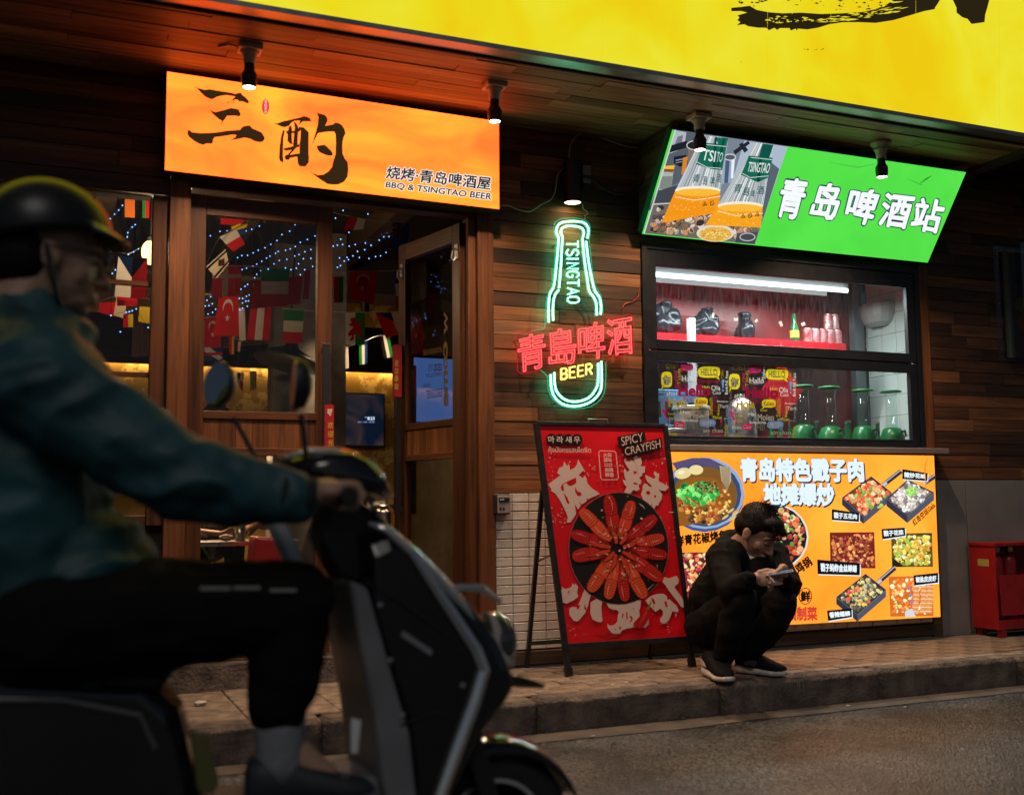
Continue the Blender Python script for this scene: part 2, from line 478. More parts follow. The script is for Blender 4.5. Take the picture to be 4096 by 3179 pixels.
L(hs.outputs[0], bp.inputs['Height']); L(bp.outputs[0], b.inputs['Normal'])
b.inputs['Roughness'].default_value = 0.34
MATS['asphalt'] = am
rd = MB().quad((-60, -60, 0), (70, -60, 0), (70, KY, 0), (-60, KY, 0))
setp(rd.build('road', am), kind='structure')
M_GUT = pm('gutter_strip', (0.10, 0.078, 0.062), rough=0.75, vary=0.5, vscale=6, bump=0.4, bscale=80)
g = MB()
xs = [-6 + 0.35 * i for i in range(56)]; rr = random.Random(3)
e = [KY - 0.17 + rr.uniform(-0.02, 0.02) for _ in xs]
for i in range(len(xs) - 1): g.quad((xs[i], e[i], 0.004), (xs[i + 1], e[i + 1], 0.004), (xs[i + 1], KY, 0.005), (xs[i], KY, 0.005))
setp(g.build('gutter', M_GUT), kind='structure')
# ---------------------------------------------------------------- pavement with pavers, kerb stones
pv = setp(MB().box(-12, 16, KY + 0.13, 0.0, -0.2, SWZ - 0.007).build('pavement', M_SAND), kind='structure')
def paver_mesh(w, d, h=0.03):
    m = MB(); c = 0.004
    m.box(-w / 2, w / 2, -d / 2, d / 2, -h, 0)
    me = bpy.data.meshes.new('paver'); bm = bmesh.new()
    bmv = [bm.verts.new(p) for p in m.v]
    for f in m.f: bm.faces.new([bmv[i] for i in f])
    bmesh.ops.bevel(bm, geom=[ed for ed in bm.edges if all(v.co.z > -0.001 for v in ed.verts)], offset=c, segments=1, affect='EDGES')
    bm.to_mesh(me); bm.free(); me.materials.append(M_PAVE)
    return me
pmesh = paver_mesh(0.216, 0.106)
pslab = paver_mesh(0.395, 0.255)
rr = random.Random(11); cnt = 0
y = KY + 0.13 + 0.055; row = 0
while y < -0.04:
    x = 2.02 + (0.11 if row % 2 else 0.0)
    while x < 6.9:
        put(pmesh, 'paver', (x, y, SWZ + rr.uniform(-0.0045, 0.002)), pv, rot=(rr.uniform(-.008, .008), rr.uniform(-.006, .006), rr.uniform(-.006, .006)))
        x += 0.22; cnt += 1
    y += 0.11; row += 1
for j in range(3):
    for i in range(6):
        put(pslab, 'paving_slab', (1.79 - 0.4 * i, KY + 0.13 + 0.13 + 0.26 * j, SWZ + rr.uniform(-0.003, 0.001)), pv, rot=(rr.uniform(-.004, .004), rr.uniform(-.004, .004), 0))
kb = setp(MB().box(-12, 16, KY + 0.02, KY + 0.13, -0.25, 0.12).build('kerb', M_SAND), kind='structure')
kx = [-8.0 + 0.985 * i + 0.212 for i in range(22)]
from mathutils import noise as mns
def kerb_mesh(seed):
    bm = bmesh.new(); bmesh.ops.create_cube(bm, size=1.0)
    for v in bm.verts: v.co = V((v.co.x * 0.976, v.co.y * 0.128 + 0.064, (v.co.z + .5) * (SWZ + .25) - .25))
    bmesh.ops.bevel(bm, geom=[e_ for e_ in bm.edges], offset=0.013, segments=2, affect='EDGES')
    for _ in range(2): bmesh.ops.subdivide_edges(bm, edges=[e_ for e_ in bm.edges if e_.calc_length() > .03], cuts=4, use_grid_fill=True)
    bm.normal_update()
    for v in bm.verts:
        p = v.co + V((seed * 7.3, 0, 0)); edge = max(0, 1 - abs(v.co.z - SWZ) / .03) * max(0, 1 - abs(v.co.y) / .03)
        d_ = .0025 * mns.noise(p * 14) + .0016 * mns.noise(p * 45) - edge * max(0, mns.noise(p * 16 + V((3, 1, 8))) - .12) * .035
        v.co += v.normal * d_
    me = bpy.data.meshes.new('kerb_stone'); bm.to_mesh(me); bm.free(); me.materials.append(M_CONC); me.shade_smooth()
    return me
kms = [kerb_mesh(i) for i in range(4)]
for i in range(len(kx)):
    put(kms[i % 4], 'kerb_stone', (kx[i] + 0.4925, KY + rr.uniform(-0.003, 0.003), rr.uniform(-0.003, 0.003)), kb)
pk_ = Print((0, KY - .004, 0), V((0, -1, 0)), lift=.0006)
for x, y0, y1, w_ in ((3188, 2690, 2742, 5), (3196, 2688, 2760, 4), (3206, 2692, 2725, 6), (3222, 2690, 2730, 4), (3178, 2694, 2716, 5), (3212, 2690, 2772, 3), (2838, 2738, 2752, 6)): pk_.line([(x, y0), (x + 1, (y0 + y1) / 2), (x + 2, y1)], [w_, w_ * .7, w_ * .3], (.34, .29, .22))
pk_.build('pale_drips', paper('drip_stain', .8), kb)
# ================================================================ the shop building
shop = thing('restaurant_building', 'wood clad restaurant front with a dark plank wall, canopy, door and serving window', 'building', (2.2, 0.0, SWZ))
core = MB()
for bx in ((-2.2, 0.42, 0.03, 0.12, 2.57, 3.6), (0.42, 2.3, 0.03, 0.12, 2.66, 3.6), (2.15, 3.19, 0.03, 0.12, SWZ, 3.6), (3.19, 5.42, 0.03, 0.12, 2.555, 3.6), (3.19, 5.42, 0.03, 0.12, SWZ, 1.345),
           (5.42, 9.5, 0.03, 0.12, SWZ, 4.3), (-2.2, 0.5, 0.03, 0.12, SWZ, 1.0), (-2.2, 9.5, 0.03, 0.12, 3.6, 5.5)): core.box(*bx)
clad = core.build('wall_core', M_DARK, shop)
ZR = [1.0895 + 0.0805 * i for i in range(36)]
PLK = {}
def plank(x0, x1, y0, y1, z0, z1, parent, mat=W_CLAD, name='plank', out=0.0):
    key = (round(x1 - x0, 2), round(y1 - y0, 3), round(z1 - z0, 3), mat.name)
    if key not in PLK:
        a, c, d = (x1 - x0) / 2, (y1 - y0) / 2, (z1 - z0) / 2
        o = MB().box(-a, a, -c, c, -d, d).build(name, mat); PLK[key] = o.data; bpy.data.objects.remove(o)
    o = put(PLK[key], name, ((x0 + x1) / 2, (y0 + y1) / 2 + out, (z0 + z1) / 2), parent)
    return o
def cladding(x0, x1, z0, z1, rnd, lo=0.35, hi=1.25):
    for i in range(len(ZR) - 1):
        a, c = max(ZR[i], z0), min(ZR[i + 1], z1)
        if c - a < 0.015: continue
        x = x0 + 0.0
        first = True
        while x < x1 - 0.01:
            l = round(rnd.uniform(lo, hi) * (rnd.uniform(0.3, 1) if first else 1), 2); first = False
            e = min(x + l, x1)
            if x1 - e < 0.15: e = x1
            plank(x + 0.0008, e - 0.0008, 0.0, 0.03, a + 0.0018, c - 0.0018, clad, out=rnd.uniform(-0.005, 0.002))
            x = e
rp = random.Random(21)
cladding(2.226, 3.172, 1.096, 3.17, rp, 0.4, 1.1)
cladding(3.172, 5.37, 2.57, 3.17, rp, 0.6, 1.4)
cladding(5.37, 7.2, 1.168, 3.62, rp, 0.3, 0.9)
cladding(-1.5, 2.226, 2.70, 3.17, rp, 0.7, 1.6)
# trim board round the serving window, right side
MB().box(5.285, 5.368, -0.012, 0.03, 1.372, 2.60).build('window_trim', W_POST, clad, bevel=0.003)
# ---------------------------------------------------------------- canopy soffit of planks
SZ = 3.17
FY = -0.97
sof = MB().box(-2.2, 5.42, FY + 0.09, 0.03, SZ + 0.02, SZ + 0.06).build('canopy_soffit', M_DARK, shop)
rows = 11; pw = (0.03 - (FY + 0.09)) / rows
rs = random.Random(5)
for i in range(rows):
    x = -1.6 + rs.uniform(-0.4, 0)
    while x < 5.41:
        l = round(rs.uniform(0.5, 1.3), 2); e2 = min(x + l, 5.415)
        if 5.415 - e2 < 0.2: e2 = 5.415
        y0 = FY + 0.09 + i * pw
        plank(x + 0.001, e2 - 0.001, y0 + 0.0012, y0 + pw - 0.0012, SZ + rs.uniform(-0.002, 0.003), SZ + 0.02, sof, W_SOF)
        x = e2
MB().box(5.416, 5.50, FY + 0.06, 0.0, SZ - 0.03, SZ + 0.9).build('canopy_end_panel', W_BASE, shop)
MB().box(5.50, 9.5, FY + 0.06, 0.0, SZ + 0.55, SZ + 0.6).build('upper_soffit', M_DARK, shop)
tr = MB().box(-2.2, 9.5, FY, FY + 0.085, SZ - 0.012, SZ - 0.002)
tr.box(-2.2, 9.5, FY - 0.008, FY, SZ - 0.012, SZ + 0.012)
tr.build('canopy_edge_trim', M_ALU, shop)
MB().box(-2.2, 9.5, FY + 0.086, FY + 0.10, SZ - 0.022, SZ + 0.02).build('shadow_gap_batten', M_DARK, shop)
# ---------------------------------------------------------------- tiled lower wall
tw = MB().box(2.226, 5.30, 0.004, 0.03, 0.243, 1.096).build('tiled_wall', M_GROUT, shop)
tmesh = None
tm = MB().box(-0.0472, 0.0472, -0.006, 0, -0.0223, 0.0223)
to = tm.build('tile', M_TILE); tmesh = to.data; bpy.data.objects.remove(to)
bmt = bmesh.new(); bmt.from_mesh(tmesh); bmesh.ops.bevel(bmt, geom=[e_ for e_ in bmt.edges if all(v.co.y < -0.005 for v in e_.verts)], offset=0.002, segments=1, affect='EDGES'); bmt.to_mesh(tmesh); bmt.free()
rt = random.Random(9)
for i in range(17):
    for j in range(31):
        x = 2.235 + 0.05 + 0.0985 * j; z = 1.096 - 0.025 - 0.05 * i
        if x > 5.27 or (x > 2.86 and i < 15): continue
        o = put(tmesh, 'tile', (x, 0.004 - rt.uniform(0, 0.001), z), tw, rot=(rt.uniform(-.01, .01), 0, rt.uniform(-.008, .008)))
MB().box(2.226, 5.285, -0.022, 0.03, SWZ + 0.012, 0.240).build('baseboard', W_BASE, shop, bevel=0.004)
MB().box(5.285, 5.36, -0.016, 0.03, SWZ, 1.33).build('corner_post', W_BASE, shop, bevel=0.003)
# grey rendered wall beyond, two panels with a joint
gp = MB().box(5.365, 5.622, 0.0, 0.03, SWZ, 1.165).build('render_panel', M_GREY, shop)
gp = MB().box(5.628, 9.5, -0.004, 0.03, SWZ, 1.165).build('render_panel', M_GREY, shop)
# ---------------------------------------------------------------- door frame, doors, left window
MB().box(0.502, 0.602, -0.035, 0.06, SWZ + 0.12, 2.66).build('door_post', W_POST, shop, bevel=0.004)
MB().box(2.13, 2.224, -0.03, 0.06, SWZ + 0.12, 2.66).build('door_post', W_POST, shop, bevel=0.004)
MB().box(2.085, 2.128, 0.0, 0.09, 0.29, 2.62).build('door_jamb', W_DOOR, shop, bevel=0.003)
MB().box(0.604, 2.128, -0.02, 0.08, 2.622, 2.70).build('door_head', W_DOORX, shop, bevel=0.004)
MB().box(-2.2, 2.226, -0.012, 0.03, 2.662, 2.70).build('lintel_board', W_DOORX, shop, bevel=0.003)
MB().box(-1.6, 0.50, -0.016, 0.05, 2.572, 2.66).build('window_head_beam', W_DOORX, shop, bevel=0.004)
MB().box(0.425, 0.50, -0.010, 0.06, 0.95, 2.57).build('window_side_post', W_DOOR, shop, bevel=0.003)
MB().box(-1.6, 0.42, -0.012, 0.05, 0.90, 1.0).build('window_bottom_beam', W_DOORX, shop, bevel=0.004)
# step in front of the door
MB().box(0.3, 2.222, -0.035, 0.5, SWZ - 0.01, 0.285).build('door_step', M_CONC, shop, bevel=0.01)
GL_DOOR = glass('door_glass', tint=(0.9, 0.9, 0.88), mixf=0.05, dirt=0.02)
lw = MB()
for z in (2.117, 1.668, 1.25): lw.box(-1.6, 0.424, 0.012, 0.045, z, z + 0.022)
lw.box(-0.42, -0.38, 0.01, 0.05, 1.0, 2.572)
lwf = lw.build('side_window', W_DOORX, shop)
MB().box(-1.6, 0.424, 0.026, 0.030, 1.0, 2.572).build('pane', GL_DOOR, lwf)
def door_leaf(name, T, width, flip=1):
    """leaf in its own frame: x across, y thickness, z up"""
    root = MB()
    ht = 2.60
    for x0, x1 in ((0.0, 0.078), (width - 0.078, width)): root.box(x0, x1, -0.022, 0.022, 0.295, ht)
    o = root.build(name, W_DOOR, None, bevel=0.003)
    o.matrix_basis = T
    def part(mb, nm, mat, bevel=0.0):
        q = mb.build(nm, mat, None, bevel=bevel); q.parent = o; return q
    part(MB().box(0.078, width - 0.078, -0.021, 0.021, 2.50, ht - 0.002), 'top_rail', W_DOORX, 0.003)
    part(MB().box(0.078, width - 0.078, -0.021, 0.021, 1.472, 1.512), 'middle_rail', W_DOORX, 0.003)
    part(MB().box(0.078, width - 0.078, -0.021, 0.021, 1.29, 1.328), 'lower_rail', W_DOORX, 0.003)
    part(MB().box(0.078, width - 0.078, -0.021, 0.021, 0.297, 0.42), 'bottom_rail', W_DOORX, 0.003)
    nb = 7; bw = (width - 0.156) / nb
    for k in range(nb): part(MB().box(0.078 + k * bw + 0.001, 0.078 + (k + 1) * bw - 0.001, -0.012, 0.012, 1.328, 1.472), 'panel_board', W_POST)
    part(MB().box(0.078, width - 0.078, -0.003, 0.003, 1.512, 2.50), 'upper_pane', GL_DOOR)
    part(MB().box(0.078, width - 0.078, -0.003, 0.003, 0.42, 1.29), 'lower_pane', GL_DOOR)
    return o, part
T1 = Matrix.Translation((0.604, 0.03, 0))
leafL, partL = door_leaf('door_leaf', T1, 0.722)
attach(leafL, shop)
setp(leafL, label='closed left door leaf with glass above and a board panel')
hinge = V((2.075, 0.06, 0)); free = V((1.925, 0.72, 0))
ang = math.atan2(free.y - hinge.y, free.x - hinge.x)
T2 = Matrix.Translation(hinge) @ Matrix.Rotation(ang, 4, 'Z')
leafR, partR = door_leaf('door_leaf', T2, (free - hinge).length)
leafR.parent = shop; leafR.matrix_parent_inverse = world_of(shop).inverted()
setp(leafR, label='open right door leaf swung into the room')
M_HANDLE = pm('dark_handle_steel', (0.06, 0.06, 0.065), rough=0.35, metal=0.7)
lw_ = (free - hinge).length
hd = MB()
for s_ in (1, -1):
    hd.box(lw_ - 0.06, lw_ - 0.025, s_ * 0.055 - 0.014, s_ * 0.055 + 0.014, 0.98, 1.87)
    for z in (1.01, 1.84): hd.box(lw_ - 0.06, lw_ - 0.025, min(0, s_ * 0.055), max(0, s_ * 0.055), z - 0.014, z + 0.014)
partR(hd, 'pull_handle', M_HANDLE, 0.003)
hl = MB(); hl.box(0.722 - 0.055, 0.722 - 0.02, -0.07, -0.042, 0.98, 1.87)
for z in (1.01, 1.84): hl.box(0.722 - 0.055, 0.722 - 0.02, -0.045, -0.02, z - 0.014, z + 0.014)
partL(hl, 'pull_handle', M_HANDLE, 0.003)
for x in (0.03, lw_ - 0.04):
    hk = MB()
    hk.box(x - 0.017, x + 0.017, 0.022, 0.026, 2.40, 2.48)
    hk.tube([(x, 0.027, 2.455), (x, 0.05, 2.44), (x, 0.055, 2.40), (x, 0.04, 2.385), (x, 0.03, 2.40)], 0.004, 6)
    partR(hk, 'coat_hook', M_STEEL)

# ---------------------------------------------------------------- serving window: black frame, two sashes
sw = MB()
WX0, WX1, WZ0, WZ1 = 3.174, 5.283, 1.372, 2.568
def ringbox(mb, x0, x1, z0, z1, wd, y0, y1, wt=None):
    wt = wt or wd
    mb.box(x0, x0 + wd, y0, y1, z0, z1); mb.box(x1 - wd, x1, y0, y1, z0, z1)
    mb.box(x0 + wd, x1 - wd, y0, y1, z0, z0 + wt); mb.box(x0 + wd, x1 - wd, y0, y1, z1 - wt, z1)
ringbox(sw, WX0, WX1, WZ0, WZ1, 0.034, -0.022, 0.028)
swin = sw.build('serving_window', M_BLACKFR, shop, bevel=0.002)
GL_W = glass('serving_glass', tint=(0.96, 0.97, 0.97), mixf=0.05, dirt=0.022)
gl1 = (oy(2615.6, 1063.5, 0.01), oy(3609, 1153.6, 0.01), oy(3620, 1416, 0.01), oy(2622.5, 1357, 0.01))
gl2 = (oy(2624, 1443, 0.01), oy(3621, 1493, 0.01), oy(3631, 1760, 0.01), oy(2630, 1740, 0.01))
GX0, GX1 = (gl1[0].x + gl2[0].x) / 2, (gl1[1].x + gl2[1].x) / 2 + 0.015
UZ1, UZ0, LZ1, LZ0 = (gl1[0].z + gl1[1].z) / 2, (gl1[2].z + gl1[3].z) / 2, (gl2[0].z + gl2[1].z) / 2, (gl2[2].z + gl2[3].z) / 2
MID = (UZ0 + LZ1) / 2
for nm, z0, z1, g0, g1 in (('upper_sash', MID + 0.004, WZ1 - 0.036, UZ0, UZ1), ('lower_sash', WZ0 + 0.036, MID - 0.004, LZ0, LZ1)):
    m = MB()
    x0, x1 = WX0 + 0.037, WX1 - 0.037
    m.box(x0, GX0, -0.012, 0.02, z0, z1); m.box(GX1, x1, -0.012, 0.02, z0, z1); m.box(GX0, GX1, -0.012, 0.02, z0, g0); m.box(GX0, GX1, -0.012, 0.02, g1, z1)
    so_ = m.build(nm, M_BLACKFR, swin, bevel=0.0025)
MB().box(GX0 - .03, GX1 + .03, 0.002, 0.018, MID - 0.012, MID + 0.012).build('meeting_rail', M_BLACKFR, swin)
for nm, g0, g1 in (('pane', UZ0, UZ1), ('pane', LZ0, LZ1)): MB().box(GX0, GX1, 0.010, 0.016, g0, g1).build(nm, GL_W, swin)
MB().box(3.14, 5.375, -0.125, 0.0, 1.332, 1.368).build('window_ledge', pm('brown_ledge', (0.25, 0.19, 0.165), rough=0.5, vary=0.2), shop, bevel=0.004)
# ================================================================ lit signs
def lightbox_face(name, colA, colB, strength, scale, stretch=(1, 1, 1), colC=None):
    m = bpy.data.materials.new(name); m.use_nodes = True
    t = m.node_tree; t.nodes.clear(); N = t.nodes.new; L = t.links.new
    o = N('ShaderNodeOutputMaterial'); e = N('ShaderNodeEmission'); e.inputs[1].default_value = strength
    tc = N('ShaderNodeTexCoord'); mp = N('ShaderNodeMapping'); mp.inputs['Scale'].default_value = stretch
    n = N('ShaderNodeTexNoise'); n.inputs['Scale'].default_value = scale; n.inputs['Detail'].default_value = 3; n.inputs['Distortion'].default_value = 0.8
    L(tc.outputs['Object'], mp.inputs[0]); L(mp.outputs[0], n.inputs['Vector'])
    r = N('ShaderNodeValToRGB'); r.color_ramp.elements[0].position = 0.3; r.color_ramp.elements[1].position = 0.68
    r.color_ramp.elements[0].color = (*colA, 1); r.color_ramp.elements[1].color = (*colB, 1)
    if colC: x = r.color_ramp.elements.new(0.5); x.color = (*colC, 1)
    L(n.outputs['Fac'], r.inputs[0]); L(r.outputs[0], e.inputs[0]); L(e.outputs[0], o.inputs[0])
    m.cycles.emission_sampling = 'FRONT'
    return m
INK = ink('backlit_ink', 1.0)
SIDE = V((0, -1, 0))
# ---------------------------------------------------------------- yellow fascia
fas = thing('fascia_sign', 'huge yellow backlit fascia sign with black brush strokes above the canopy', 'sign', (3.0, FY, SZ))
M_YEL = lightbox_face('yellow_sign_face', (0.86, 0.60, 0.006), (0.84, 0.78, 0.035), 1.0, 1.6, colC=(0.84, 0.70, 0.012))
MB().box(-2.2, 9.5, FY - 0.002, FY, SZ + 0.014, 5.2).build('face', M_YEL, fas)
MB().box(-2.2, 9.5, FY + 0.001, FY + 0.14, SZ + 0.013, 5.2).build('case', M_ALU, fas)
pr = Print((0, FY - 0.002, 0), SIDE); pr.map = crop(2900, 0, 1.826)
BLK = (0.022, 0.015, 0.006)
YC = (0.84, 0.73, 0.02)
pr.poly([(45, 60), (100, 55), (180, 45), (230, 75), (320, 92), (420, 100), (560, 95), (700, 105), (850, 100), (1000, 90), (1100, 70), (1190, 30), (1240, -10), (1330, -260), (1700, -260), (1570, 0), (1530, 70), (1450, 85), (1350, 115), (1230, 150), (1100, 170), (980, 165), (860, 165), (760, 180), (680, 205), (600, 218), (530, 212), (525, 228), (515, 212), (480, 226), (470, 208), (400, 208), (380, 222), (360, 206), (320, 224), (300, 206), (240, 205), (170, 195), (140, 180), (85, 187), (112, 165), (90, 150), (105, 130), (90, 115), (160, 95), (120, 84), (45, 84)], BLK)
pr.poly([(1640, -260), (1662, 0), (1690, 60), (1690, 95), (1735, 130), (1770, 140), (1800, 178), (1895, 165), (1900, 110), (1915, 60), (1930, 0), (2000, -260)], BLK)
rf = random.Random(4)
for k in range(105):
    x = rf.uniform(270, 1260); base = 175 - 40 * ((x - 300) / 900) ** 2 - (0 if x < 900 else (x - 900) * 0.10)
    y = base - abs(rf.gauss(0, 1)) * 30 - 4; l = rf.uniform(8, 60) * (1.5 if x > 650 else 0.7); h = rf.uniform(2, 7)
    sl_ = -0.02 - max(0, x - 800) * 0.0004
    pr.poly([(x, y), (x + l * 0.4, y - h + l * 0.4 * sl_), (x + l, y + l * sl_), (x + l * 0.6, y + h * 0.7 + l * 0.6 * sl_)], YC)
for k in range(46):
    x = rf.uniform(60, 1150); y = rf.uniform(0, 62) if x < 640 else rf.uniform(0, 75)
    if 640 < x < 800 and rf.random() < .6: continue
    l = rf.uniform(6, 40); h = rf.uniform(2, 8)
    pr.poly([(x, y), (x + l * 0.5, y - h), (x + l, y + h * 0.3), (x + l * 0.6, y + h)], BLK)
for x in (575, 588, 603, 655, 668, 700, 714, 115): pr.ell(x, 363 + rf.uniform(-3, 4) + (90 if x == 115 else 0), rf.uniform(2, 6), rf.uniform(2, 6), BLK, seg=8)
for x in (-900, -300, 307, 770, 1390, 2000): pr.line([(x, -200), (x + 2, (0.1668 * (2900 + x / 1.826 - 855) - 6) * 1.826)], 1.8, (0.78, 0.64, 0.012))
for x in (1530, 1545, 1555): pr.poly([(x, 60), (x + 30, 20), (x + 34, 24), (x + 8, 66)], YC)
pr.build('brush_lettering', INK, fas)
# ---------------------------------------------------------------- orange name sign
SY = -0.16
osn = thing('name_sign', 'orange backlit shop name sign with two big black brush characters over the door', 'sign', (1.33, SY, 2.64))
q = [oy(x, y, SY) for x, y in ((668.5, 287), (1995.6, 486.5), (1997, 836.5), (659.5, 679.7))]
M_ORG = lightbox_face('orange_sign_face', (3.9, 0.23, 0.035), (3.0, 0.58, 0.045), 1.0, 1.5, (1, 1, 2.6), colC=(3.4, 0.38, 0.04))
MB().prism(q, (0, 0.003, 0)).build('face', M_ORG, osn)
MB().prism([p + V((0, 0.004, 0)) for p in q], (0, 0.14, 0)).build('case', pm('sign_case_dark', (0.02, 0.015, 0.012), rough=0.6), osn)
pr = Print((0, SY, 0), SIDE); pr.map = crop(720, 320, 3.12)
INKD = (0.035, 0.020, 0.0065)
for pl in ([(205, 97), (240, 108), (310, 127), (365, 118), (520, 145), (620, 158), (690, 178), (735, 163), (770, 168), (775, 190), (820, 220), (855, 262), (860, 292), (840, 296), (800, 278), (760, 268), (735, 270), (720, 250), (690, 248), (655, 262), (635, 268), (690, 210), (640, 202), (575, 192), (510, 202), (460, 215), (400, 245), (370, 238), (310, 210), (270, 170), (230, 130)],
           [(575, 298), (600, 275), (632, 265), (605, 285)], [(650, 285), (670, 272), (695, 268), (672, 282)], [(192, 88), (198, 84), (205, 95), (196, 108)],
           [(370, 372), (405, 392), (440, 405), (480, 395), (550, 378), (590, 365), (635, 352), (700, 362), (735, 372), (738, 392), (755, 418), (752, 448), (735, 458), (680, 448), (630, 450), (585, 452), (570, 480), (540, 515), (508, 560), (522, 512), (485, 492), (435, 450), (395, 410)],
           [(100, 626), (120, 630), (150, 655), (230, 665), (350, 665), (470, 655), (600, 635), (750, 625), (765, 600), (800, 578), (870, 570), (905, 608), (960, 630), (1020, 660), (1055, 715), (1055, 745), (1030, 775), (990, 780), (930, 765), (870, 735), (800, 722), (720, 740), (650, 752), (622, 770), (650, 745), (690, 715), (705, 692), (660, 685), (560, 700), (430, 718), (412, 750), (412, 780), (395, 798), (330, 796), (290, 812), (240, 800), (170, 760), (110, 710), (90, 670)],
           [(1172, 545), (1215, 545), (1280, 520), (1370, 500), (1500, 470), (1545, 452), (1580, 460), (1620, 480), (1642, 512), (1620, 520), (1565, 520), (1530, 520), (1505, 545), (1478, 565), (1500, 510), (1430, 512), (1390, 535), (1360, 575), (1310, 592), (1270, 588), (1230, 568), (1190, 555)],
           [(1360, 575), (1390, 580), (1398, 620), (1395, 700), (1400, 790), (1440, 800), (1400, 805), (1365, 795), (1340, 760), (1345, 690), (1325, 655), (1350, 630)],
           [(1415, 515), (1445, 540), (1470, 570), (1478, 620), (1470, 700), (1468, 800), (1450, 840), (1410, 830), (1420, 700), (1425, 640), (1435, 600)],
           [(1478, 590), (1540, 592), (1607, 655), (1604, 900), (1610, 960), (1607, 1030), (1568, 1082), (1490, 1080), (1470, 1040), (1462, 960), (1490, 918), (1492, 800), (1505, 700), (1505, 630), (1478, 625)],
           [(1285, 625), (1308, 640), (1290, 720), (1285, 850), (1285, 960), (1292, 1020), (1275, 1033), (1245, 1010), (1235, 970), (1245, 820), (1262, 700)],
           [(1310, 640), (1345, 640), (1440, 640), (1500, 600), (1500, 640), (1440, 668), (1345, 665)],
           [(1290, 855), (1350, 845), (1420, 825), (1490, 800), (1490, 838), (1440, 848), (1400, 875), (1330, 885), (1300, 880)],
           [(1430, 840), (1455, 845), (1400, 905), (1365, 940), (1345, 930), (1385, 885)],
           [(1302, 965), (1322, 935), (1370, 935), (1440, 925), (1490, 918), (1490, 960), (1440, 962), (1370, 978), (1362, 1000), (1320, 1000)],
           [(1708, 410), (1760, 425), (1810, 440), (1840, 480), (1842, 510), (1820, 560), (1812, 575), (1912, 555), (1935, 535), (1980, 540), (2025, 570), (2055, 620), (2065, 670), (2045, 710), (2030, 770), (2025, 830), (2030, 920), (2055, 980), (2095, 1030), (2100, 1130), (2090, 1210), (2050, 1270), (1980, 1305), (1900, 1308), (1840, 1300), (1760, 1250), (1690, 1200), (1605, 1132), (1660, 1165), (1720, 1190), (1790, 1182), (1850, 1145), (1895, 1090), (1910, 1020), (1940, 930), (1945, 800), (1942, 680), (1920, 645), (1850, 648), (1750, 660), (1720, 670), (1690, 730), (1640, 820), (1665, 750), (1695, 650), (1718, 560), (1725, 470)],
           [(1705, 825), (1760, 815), (1810, 812), (1850, 850), (1890, 890), (1908, 925), (1895, 950), (1840, 945), (1790, 928), (1740, 905), (1715, 870)]):
    pr.poly(pl, INKD)
pr.build('big_characters', INK, osn)
pr = Print((0, SY, 0), SIDE); pr.map = crop(720, 320, 3.12)
RS = random.Random(2)
pr.poly([(1067 + 44 * math.cos(a) * (1 + RS.uniform(-.06, .06)) * abs(math.cos(a)) ** -0.5 * min(1, abs(math.cos(a)) ** 0.5), 335 + 96 * math.sin(a)) for a in [2 * math.pi * (k + .5) / 36 for k in range(36)]], S(235, 62, 66))
pr.text('SANZHUO', [(1085, 250), (1085, 418), (1055, 418), (1055, 250)], S(250, 235, 230), 0.008)
pr.build('red_seal', INK, osn)
pr = Print((0, SY, 0), SIDE); pr.map = crop(600, 200, 1.456)
WHT = (1.0, 0.93, 0.86)
for tx, qd in (('烧烤·青岛啤酒屋', [(1384, 676), (1988, 742), (1980, 816), (1374, 748)]), ('BBQ & TSINGTAO BEER', [(1378, 768), (1992, 838), (1984, 880), (1370, 806)])):
    pr.map = crop(600, 200, 1.456)
    pr.text(tx, qd, WHT, 0.075 if tx[0] != 'B' else 0.10)
    pr.text(tx, qd, (0.03, 0.016, 0.02), 0.02, rough=0.01)
    pr.build('lettering_line', INK, osn); pr = Print((0, SY, 0), SIDE)
# ---------------------------------------------------------------- green tilted sign
GB, GT = (-0.09, 2.597), (-0.45, 3.105)
gx0, gx1 = 3.137, 5.30
gsn = thing('beer_station_sign', 'green tilted backlit sign with white brush characters and a photo of bagged beer', 'sign', (4.2, -0.1, 2.6))
gn = V((0, -(GT[1] - GB[1]), -(GB[0] - GT[0]))).normalized()
q = [V((gx0, GT[0], GT[1])), V((gx1, GT[0], GT[1])), V((gx1, GB[0], GB[1])), V((gx0, GB[0], GB[1]))]
M_GRN = lightbox_face('green_sign_face', (0.075, 0.70, 0.055), (0.10, 0.80, 0.075), 1.0, 2.2)
MB().prism(q, -gn * 0.003).build('face', M_GRN, gsn)
M_GCASE = pm('green_sign_case', (0.02, 0.22, 0.13), rough=0.5, vary=0.15)
MB().prism([p - gn * 0.004 for p in q], -gn * 0.06).build('case', M_GCASE, gsn)
pr = Print(q[0], gn); pr.map = crop(2450, 450, 1.327)
pr.poly([(330, 92), (930, 180), (755, 700), (165, 640)], S(120, 132, 145))
